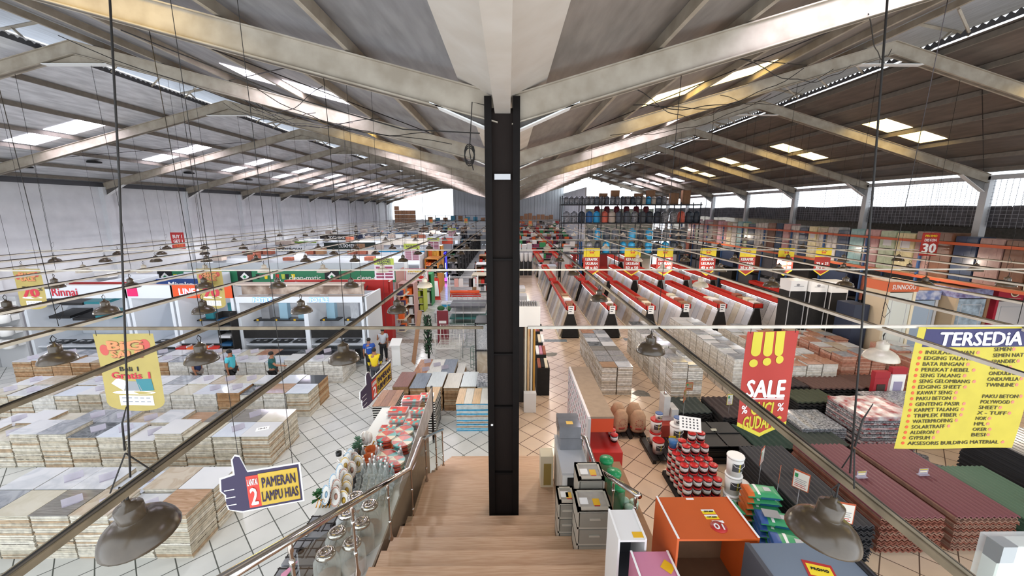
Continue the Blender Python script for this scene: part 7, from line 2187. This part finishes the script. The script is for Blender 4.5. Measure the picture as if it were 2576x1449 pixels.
fr = frame((a.x, 27.2, a.z)); m = MB(); rect(m, fr, 0, b.x - a.x, b.z - a.z, 0, M('board_border', '#c95a6a', .5), 0, .03); m.part('border', t); m = MB(); rect(m, fr, .05, b.x - a.x - .05, b.z - a.z + .05, -.05, LETW, .004); m.part('sheet', t); m = MB(); put_text(m, 'PAMERAN', YELL, (b.x - a.x) / 2, -.17, 1.1, .17, fr, bold=.05, d=.01); put_text(m, 'DI RUMAH', LETD, .5, -.35, .6, .08, fr, bold=.02, d=.01); disc(m, fr, 1.1, -.6, .2, .12, REDB, .008); m.part('lettering', t); MB().tube([(a.x + .2, 27.2, a.z), (a.x + .2, 27.2, zroof(a.x) + .1)], .006, CABLE, 4).part('string', t)
# neon lit pillar
t = thing('neon_pillar', 'pillar outlined in glowing blue neon with a pink foot', 'neon pillar', (-6.55, 40, 0))
MB().box(-6.9, -6.2, 40, 40.3, 0, 3.3, NAVY).part('pillar', t)
m = MB()
for (p, q) in (((-6.3, .3), (-6.3, 2.9)), ((-6.9, 2.7), (-6.3, 3.1)), ((-6.9, 2.2), (-6.9, 2.7))): m.tube([(p[0], 39.95, p[1]), (q[0], 39.95, q[1])], .05, GLOWB, 6)
m.part('blue_tube', t); m = MB(); m.tube([(-6.36, 39.93, .5), (-6.36, 39.93, 2.0)], .025, GLOWC, 6); m.tube([(-6.7, 39.93, .75), (-6.36, 39.93, 1.0)], .03, GLOWC, 6); m.part('cyan_tube', t); MB().box(-6.75, -6.3, 39.9, 39.98, .15, .45, GLOWP).part('pink_light', t)
# black shelving along the far aisle, left side, and counters on the right of it
rnd = random.Random(21)
for k in range(11):
    y = 41.5 + k * 3.2
    head('black goods rack along the far aisle, %s from near end' % ORD[k + 1], -6.6, -5.3, y, y + 2.2, 2.4 + .3 * (k % 3), BLACKM, 4, [BLACK, GREYD, GREEN if k % 3 == 1 else GREYM, WHITE], 30 + k, 'goods_rack')
for k in range(7):
    y = 35 + k * 4.6
    head('%s stall right of the far aisle, %s from near end' % (['cream', 'white', 'wooden'][k % 3], ORD[k + 1]), -3.3, -1.3, y, y + 1.8, 1.5 + .35 * (k % 3), [CREAM, WHITE, CARD][k % 3], 2, [WHITE, REDB, CARD, GREYM, BLACKM], 60 + k, 'aisle_stall')
# far gondolas, too small to count what they hold
for side in ('left', 'right'):
    for k in range(8):
        y = 57.5 + k * 3.3
        if side == 'left' and k == 7: continue
        x0, x1 = ((-21, -8) if k < 5 else (-16.5, -8)) if side == 'left' else (1.2, 10.2)
        H = 2.2 + .35 * k if side == 'left' else 2.4 + .3 * k
        t = thing('far_gondola', 'distant row of packed shelving in the %s hall, %s of its rows' % (side, ORD[k + 1]), 'shelving', ((x0 + x1) / 2, y, 0), group='distant shelving rows')
        MB().box(x0, x1, y + .5, y + .55, 0, H, GREYD).part('back_panel', t)
        for j in range(3): MB().box(x0, x1, y, y + .5, .3 + j * H / 3, .34 + j * H / 3, GREYL).part('shelf', t)
        m = MB()
        pal = [M('far_blue', '#3c4f9c', .6), GREYM, M('far_violet', '#5d4f82', .6), WHITE, BLACKM, M('far_cyan', '#4f9ab5', .6), CARD] if side == 'left' else [RED, WHITE, M('far_plum', '#7a3050', .6), GREYL, ORNG, GREEN, CARD, BLACKM]
        for j in range(3):
            x = x0
            while x < x1 - .3:
                w = rnd.uniform(.2, .9); m.box(x, x + w, y + .02, y + .48, .342 + j * H / 3, .342 + j * H / 3 + H / 3 * rnd.uniform(.4, .85), rnd.choice(pal)); x += w + .04
        x = x0
        while x < x1 - .5:
            w = rnd.uniform(.3, .8)
            if rnd.random() < .45: m.box(x, x + w, y + .05, y + .55, H + .002, H + rnd.uniform(.15, .7), rnd.choice(pal + [CARD, CARD]))
            x += w + .1
        o = m.part('goods', t); o['kind'] = 'stuff'
# tall carton heap at the far left corner and on the far platforms
for i in range(16):
    x = -20.8 + (i % 5) * .75; z = (i // 5) * .75
    MB().box(x, x + .7, 74, 74.7, 4.9 + z, 4.9 + z + .73, CARD).solo('carton', 'brown carton in the heap at the far left corner, %s layer, %s' % (ORD[i // 5 + 1], ORD[i % 5 + 1]), 'carton', 'heap of cartons at the far left corner')
MB().box(-21.0, -16.8, 73.8, 75.2, 0, 4.899, M('far_storage', '#9a948c', .8)).solo('storage_block', 'grey storage block under the far left carton heap', 'storage')
t = thing('far_platform', 'dark steel platform rail across the far end', 'platform', (-8, 80.5, 0)); MB().box(-16.5, -.5, 80, 82, 5.0, 5.1, BLACKM).part('deck', t)
for k in range(9): MB().box(-16.5 + k * 2, -16.4 + k * 2, 80, 80.1, 0, 6.2, BLACKM).part('post', t)
MB().box(-16.5, -.5, 80, 80.06, 6.15, 6.2, BLACKM).part('guard_rail', t)
for i in range(10): MB().box(-16 + i * 1.5, -15.2 + i * 1.5, 80.4, 81.2, 5.101, 5.5 + rnd.uniform(.1, .6), rnd.choice([CARD, CARD, M('far_cyan', '#4f9ab5', .6), GREYM])).solo('carton', 'carton on the far dark platform, %s from left' % ORD[i + 1], 'carton', 'cartons on the far platform')
for i in range(9): MB().box(1.5 + i * .85, 2.2 + i * .85, 81.4, 82.2, 5.301, 5.8 + rnd.uniform(0, .9), CARD).solo('carton', 'carton on top of the far right shelving, %s from left' % ORD[i + 1], 'carton', 'cartons on the far right shelving')
MB().box(1.2, 10.5, 81.3, 82.6, 0, 5.299, M('far_storage', '#9a948c', .8)).solo('storage_block', 'grey storage block under the far right cartons', 'storage')

# ------------------------------------------------------------------ right of the column
t = thing('sample_tower', 'tall board sample tower with white box top beside the column', 'display tower', (.6, 13.6, 0))
MB().box(.18, 1.12, 13.6, 14.4, 3.2, 3.95, WHITE).part('white_box', t)
m = MB()
for i in range(9): m.box(.3 + i * .085, .34 + i * .085, 13.65, 14.35, 3.952, 3.99, GREYM)
o = m.part('slats', t); o['kind'] = 'stuff'
MB().box(.2, .55, 13.7, 14.4, .25, 3.2, BLACK).part('black_back', t)
for i, (x, c) in enumerate(((.58, WP[6]), (.68, WP[2]), (.80, WP[5]), (.90, M('honey_board', '#b98a3a', .5)))): MB().box(x, x + .07, 13.65 + .05 * i, 14.3, .3, 3.2, c).part('sample_board', t)
MB().box(.55, 1.0, 13.4, 13.62, 0, .75, WHITE).part('white_base', t)
t = thing('stepped_shelf', 'black stepped shelf holding rows of small tile swatches', 'display shelf', (1.3, 15.8, 0))
for k in range(4): MB().box(1.12, 1.62 - .06 * k, 14.75 + k * .9, 15.65 + k * .9, 0, 1.15 + k * .22, BLACKM).part('step', t)
for k in range(4):
    for j in range(3):
        m = MB(); m.hexa([(1.16 + j * .14, 14.8 + k * .9, 1.152 + k * .22), (1.28 + j * .14, 14.8 + k * .9, 1.152 + k * .22), (1.28 + j * .14, 15.5 + k * .9, 1.152 + k * .22), (1.16 + j * .14, 15.5 + k * .9, 1.152 + k * .22)], [(1.16 + j * .14, 14.8 + k * .9, 1.2 + k * .22), (1.28 + j * .14, 14.8 + k * .9, 1.2 + k * .22), (1.28 + j * .14, 15.5 + k * .9, 1.3 + k * .22), (1.16 + j * .14, 15.5 + k * .9, 1.3 + k * .22)], [CARDR, LETW, BLACKM, PINK, CREAM][(k + j * 2) % 5]); m.solo('swatch_rack', 'tile swatch rack on the black stepped shelf, %s step, %s' % (ORD[k + 1], ORD[j + 1]), 'swatch rack', 'swatch racks on the stepped shelf')
t = thing('service_desk', 'service desk with orange front where a person sits', 'desk', (1.0, 22.9, 0)); MB().box(.3, 1.5, 22.2, 23.0, .72, .77, WHITE).part('desktop', t); MB().box(.35, 1.45, 22.25, 22.3, 0, .72, M('desk_orange', '#d9722e', .5)).part('front_panel', t)
MB().box(.5, .9, 22.5, 22.9, .771, .8, LETW).solo('paper_sheets', 'white papers on the service desk', 'papers')
for i in range(5): MB().box(.3, 1.3, 26 + i * 1.4, 27 + i * 1.4, 0, 1.1 + .2 * (i % 2), [WHITE, GREYL, CREAM][i % 3]).solo('boxed_appliance', 'white boxed appliance in the row beyond the service desk, %s one' % ORD[i + 1], 'boxed appliance', 'boxed appliances beyond the service desk')
t = thing('chest_freezer', 'white chest freezer between the first red racks', 'freezer', (5.0, 41.2, 0)); MB().box(3.2, 4.9, 40.5, 42.0, 0, 1.5, WHITE).part('body', t); MB().box(3.15, 4.95, 40.45, 42.05, 1.5, 1.6, M('freezer_lid', '#c5cdd2', .3)).part('lid', t)
for i in range(5):
    t = thing('washing_basin', 'white basin on black pedestal, %s from left in the far row' % ORD[i + 1], 'basin', (.5 + i * .48, 44, 0), group='white basins on black pedestals')
    m = MB(); m.lathe([(.1, 1.6), (.18, 1.75), (.22, 2.5), (.2, 2.6), (.15, 2.5)], WHITE, (.5 + i * .48, 44, 0), 12); m.part('basin', t); MB().box(.3 + i * .48, .7 + i * .48, 44.3, 44.4, 0, 2.6, BLACK).part('back_board', t)
for i in range(4):
    MB().box(.3 + i * .62, .85 + i * .62, 46, 46.6, 2.601, 3.3 + .1 * (i % 2), WHITE).solo('boxed_appliance', 'white box on the shelf behind the basins, %s from left' % ORD[i + 1], 'boxed appliance', 'white boxes behind the basins')
MB().box(.2, 2.8, 45.9, 46.7, 0, 2.599, GREYL).solo('long_shelf', 'long grey shelf unit behind the white basins', 'shelf unit')
for i, (x, w, h, c, l) in enumerate([(5.6, .9, 3.6, WHITE, 'white leaning promotional panel'), (6.7, .4, 3.2, RED, 'red slanted promotional panel'), (7.6, .35, 3.9, BLUE, 'blue narrow banner stand'), (8.2, .9, 2.8, RED, 'red vending like cabinet'), (9.3, .3, 3.3, M('wood_pole', '#a77a52', .6), 'wooden tall post'), (9.9, .9, 3.0, RED, 'red wide cabinet')]):
    m = MB(); s = .35 if i < 2 else 0
    m.hexa([(x, 42.6, 0), (x + w, 42.6, 0), (x + w, 42.85, 0), (x, 42.85, 0)], [(x + s, 42.6, h), (x + w * .8 + s, 42.6, h), (x + w * .8 + s, 42.85, h), (x + s, 42.85, h)], c); m.solo('promotional_panel', l + ' behind the first racks', 'promotional panel')
for i in range(8): MB().box(11.2 + (i % 4) * 1.2, 12.2 + (i % 4) * 1.2, 38.0 + (i // 4) * 1.0, 38.8 + (i // 4), 0, 2.6 - .3 * (i % 2), [CARD, CARDR, WHITE][i % 3]).solo('stacked_crates', 'tall crate pile in front of the tank rack, %s' % ORD[i + 1], 'crate', 'tall crate piles in front of the tank rack') if False else None

# ------------------------------------------------------------------ people
def person(label, x, y, face, H, shirt, pants, sleeve=None, arms=((.0, .1), (.0, .1)), hair=HAIR, step=.08, lean=0, sit=False, extra=None, z=0, short=True, pantskin=None):
    s = H / 1.72
    t = thing('person', label, 'person', (x, y, z), face)
    bm_v, bm_e, rad = [], [], []
    def V(p, r): bm_v.append((p[0] * s, p[1] * s, p[2] * s)); rad.append(r * s); return len(bm_v) - 1
    def E(a, b): bm_e.append((a, b))
    zp = .50 if sit else .93
    pel = V((0, 0, zp), .135); sp = V((0, .01 + lean * .3, zp + .2), .125); ch = V((0, .0 + lean * .7, zp + .40), .14); nk = V((0, .01 + lean, zp + .55), .055); hd = V((0, .03 + lean, zp + .65), .08); tp_ = V((0, .02 + lean, zp + .74), .072)
    E(pel, sp); E(sp, ch); E(ch, nk); E(nk, hd); E(hd, tp_)
    sh = {}
    for sd in (-1, 1):
        a0, b0 = arms[0 if sd < 0 else 1]     # forward swing of upper arm, bend of forearm
        S = V((sd * .19, lean * .85, zp + .47), .06); el = (sd * .24, lean + sin(a0) * .28, zp + .47 - cos(a0) * .28)
        L = V(el, .045); wr = (sd * (.24 - .06 * sin(b0)), el[1] + sin(a0 + b0) * .25, el[2] - cos(a0 + b0) * .25); Wp = V(wr, .032)
        E(ch, S); E(S, L); E(L, Wp)
        d = Vector((0, sin(a0 + b0), -cos(a0 + b0))); hp = Vector(wr) + d * .07; Hn = V(tuple(hp), .036); E(Wp, Hn)
        sd_v = Vector((0, d.z, -d.y))
        for k in range(4):
            f0 = V(tuple(hp + d * .03 + sd_v * (-.024 + .016 * k)), .010); f1 = V(tuple(hp + d * (.075 + .01 * (k in (1, 2))) + sd_v * (-.024 + .016 * k) + Vector((-sd * .015, 0, 0))), .008); E(Hn, f0); E(f0, f1)
        th = V(tuple(hp + sd_v * .045 + d * .01), .011); E(Hn, th)
        sh[sd] = (S, L, Wp, el, wr)
        if sit:
            kn = (sd * .11, .42, .50); an = (sd * .11, .45, .09)
        else:
            kn = (sd * .10, step * sd * .6 + .03, .5); an = (sd * .10, step * sd - .02, .08)
        hp_ = V((sd * .09, 0, zp - .05), .095); K = V(kn, .062); A = V(an, .042); F = V((an[0], an[1] + .16, .035), .034)
        E(pel, hp_); E(hp_, K); E(K, A); E(A, F)
    def skin(name, vs, es, rs, mat, sub=1):
        me = bpy.data.meshes.new(name); me.from_pydata(vs, es, [])
        ob = bpy.data.objects.new(name, me); COL.objects.link(ob)
        md = ob.modifiers.new('s', 'SKIN'); md.use_smooth_shade = True
        for i, r in enumerate(rs): me.skin_vertices[0].data[i].radius = (r, r)
        me.skin_vertices[0].data[0].use_root = True
        sb = ob.modifiers.new('u', 'SUBSURF'); sb.levels = sub; sb.render_levels = sub
        me.materials.append(mat)
        ob.parent = t
        return ob
    def skinv(name, idx, es, rs, mat, sub=1):
        return skin(name, [bm_v[i] for i in idx], es, rs, mat, sub)
    skin('body', bm_v, bm_e, rad, SKIN, 2)
    m = MB()
    c = Vector((0, .02 + lean, zp + .70)) * s
    m.lathe([(.082 * s, -.03 * s), (.094 * s, .02 * s), (.086 * s, .06 * s), (.05 * s, .092 * s), (.001, .1 * s)], hair, (c.x, c.y - .015 * s, c.z), 12, sy=1.08); m.local('hair', t)
    m = MB(); f = Vector((0, .115 + lean, zp + .655)) * s
    for e in (-.028, .028): m.sphere((f.x + e * s, f.y - .012 * s, f.z + .02 * s), .008 * s, LETD, 6)
    m.sphere((f.x, f.y, f.z), .012 * s, SKIN, 6, 1, 1.3, 1.4); m.box(f.x - .02 * s, f.x + .02 * s, f.y - .02 * s, f.y - .002 * s, f.z - .035 * s, f.z - .028 * s, M('lips', '#7a4038', .6)); m.local('face', t)
    # shirt: torso and upper arms, a little larger
    P = lambda a, k: tuple(v * s for v in a)
    tv = [(0, 0, zp - .04), (0, .01 + lean * .3, zp + .2), (0, lean * .7, zp + .41), (0, .005 + lean, zp + .5)]
    vs = [P(v, 0) for v in tv]; es = [(0, 1), (1, 2), (2, 3)]; rs = [.172 * s, .158 * s, .172 * s, .075 * s]
    for sd in (-1, 1):
        S, L, Wp, el, wr = sh[sd]
        k = len(vs); q = .62 if short else 1.0
        S_ = (sd * .19, lean * .85, zp + .47); e_ = tuple(S_[i] + (el[i] - S_[i]) * q for i in range(3))
        vs += [P(S_, 0), P(e_, 0)]; rs += [.086 * s, .072 * s]; es += [(2, k), (k, k + 1)]
        if not short:
            w_ = tuple(el[i] + (wr[i] - el[i]) * .9 for i in range(3)); vs.append(P(w_, 0)); rs.append(.045 * s); es.append((k + 1, k + 2))
    skin('shirt', vs, es, rs, shirt, 1)
    vs = [P((0, 0, zp + .02), 0)]; rs = [.158 * s]; es = []
    for sd in (-1, 1):
        if sit: kn = (sd * .11, .42, .50); an = (sd * .11, .45, .12)
        else: kn = (sd * .10, step * sd * .6 + .03, .5); an = (sd * .10, step * sd - .02, .10)
        k = len(vs); vs += [P((sd * .09, 0, zp - .06), 0), P(kn, 0), P(an, 0)]; rs += [.118 * s, .086 * s, .062 * s]; es += [(0, k), (k, k + 1), (k + 1, k + 2)]
    skin('trousers', vs, es, rs, pants, 1)
    for sd in (-1, 1):
        an = (sd * .11, .45) if sit else (sd * .10, step * sd - .02)
        m = MB(); m.sphere((an[0] * s, (an[1] + .07) * s, .04 * s), .05 * s, BLACK, 10, 1, 2.6, .8); m.local('shoe', t)
    if extra: extra(t, s, zp)
    return t
NV = M('shirt_navy', '#1d2b52', .8); AQ = M('shirt_aqua', '#4fb6c6', .8); TL = M('shirt_teal', '#17504f', .8); BLV = M('vest_blue', '#1c4a9c', .7); YEJ = M('jacket_yellow', '#e3c61f', .7); WS = M('shirt_pale', '#b9bdc6', .8)
TRB = M('trousers_black', '#17181c', .85); TRG = M('trousers_grey', '#3b3d44', .85); TRK = M('trousers_taupe', '#77706a', .85)
# people
person('person in aqua short sleeved shirt walking between the third and fourth tile rows', -11.3, 15.35, -pi / 2 + .1, 1.74, AQ, TRB, arms=((.1, .15), (-.1, .2)), step=.12)
person('person in dark teal shirt walking with one arm swung forward, between tile rows', -9.6, 15.3, -pi / 2 + .3, 1.68, TL, TRB, arms=((.1, .2), (.75, .6)), step=.14)
person('person in navy top half hidden by a dusty lamp, between the tile rows', -12.65, 15.3, -pi / 2, 1.6, NV, TRK, arms=((.0, .1), (.1, .2)))
def vest(t, s, zp):
    m = MB(); m.box(-.1 * s, .1 * s, -.168 * s, -.16 * s, (zp + .36) * s, (zp + .385) * s, M('vest_print', '#b9cfe0', .6)); m.local('back_print', t)
person('person in blue vest seen from behind, standing at the aisle corner', -6.25, 17.0, .35, 1.68, BLV, TRB, arms=((.1, .1), (.5, .9)), step=.14, extra=vest)
def jk(t, s, zp):
    for sd in (-1, 1):
        m = MB(); m.tube([(sd * .2 * s, 0, (zp + .48) * s), (sd * .25 * s, .01 * s, (zp + .22) * s)], .075 * s, BLACKM, 8); m.local('sleeve', t, 'black sleeve')
person('person in yellow jacket with black sleeves, standing behind the furniture sign', -5.55, 15.6, .2, 1.7, YEJ, TRG, arms=((.15, .3), (.2, .5)), extra=jk, short=False)
person('person in pale work shirt facing the camera with a hand at the mouth', -6.1, 18.5, pi + .1, 1.66, WS, TRB, arms=((.15, .3), (.6, 2.1)))
t = thing('lectern_desk', 'white slanted desk next to the person in pale shirt', 'desk', (-5.4, 18.0, 0)); m = MB(); m.hexa([(-5.6, 17.8, 1.0), (-5.1, 17.8, 1.0), (-5.1, 18.3, 1.2), (-5.6, 18.3, 1.2)], [(-5.6, 17.8, 1.04), (-5.1, 17.8, 1.04), (-5.1, 18.3, 1.24), (-5.6, 18.3, 1.24)], WHITE); m.part('desktop', t); MB().box(-5.55, -5.15, 17.95, 18.15, 0, 1.0, WHITE).part('pedestal', t)
person('person in grey violet top sitting bent over the service desk', 1.0, 23.66, pi, 1.65, M('shirt_violet', '#4a4660', .8), TRB, arms=((.6, .9), (.6, .9)), sit=True, lean=.12, short=False)
t = thing('office_stool', 'low stool under the person at the service desk', 'stool', (1.0, 23.66, 0)); MB().cyl((1.0, 23.66, .28), .18, .04, BLACK, 14).part('seat', t); MB().cyl((1.0, 23.66, 0), .03, .28, GREYM, 8).part('leg', t)
person('person in white shirt standing far back beside the red promotional panel', 7.1, 41.9, .2, 1.7, WHITE, TRB)
person('person in red cap and top, far right beyond the rack ends', 19.35, 30.6, .4, 1.65, RED, TRB, hair=RED)
person('person in black and white striped top, between the last two racks', 17.8, 26.6, 1.0, 1.65, M('stripes', '#c9c6c2', .8, noise=1, scale=1.2, stretch=(.1, .1, 18), col2='#1b1b1f'), TRB)
person('person with violet top sitting at the far stall right of the aisle', -3.7, 44.2, -pi / 2, 1.6, PURP, TRB, sit=False)

# ------------------------------------------------------------------ point lights added to brighten the hall; pendant lamps are off
def add_light(x, y, z, e, c=(1, .93, .84), name='added_light'):
    l = bpy.data.lights.new(name, 'POINT'); l.energy = e; l.color = c; l.shadow_soft_size = .09
    o = bpy.data.objects.new(name, l); COL.objects.link(o); o.location = (x, y, z); o['kind'] = 'helper'
for i, x in enumerate(LX):
    for y in (9.05, 15.15, 21.3, 30.5, 42.8, 55.0):
        if i % 2 == 0 or (y > 30 and i % 3 == 0): add_light(x, y, RZ - .47, 130 * (1.5 if y > 30 else 1), (.97, .98, 1))
for i, x in enumerate(RX):
    for y in ((10.2,) if i == 0 else (12.1,)) + (18.3, 24.4, 36.6, 48.9):
        if i % 2 == 0: add_light(x, y, RZ - .47, 185 * (1.3 if y > 30 else 1), (1, .87, .74))
add_light(1.2, 11.0, 5.0, 90, (1, .78, .55)); add_light(-1.3, 11.4, 5.0, 60, (1, .93, .8))
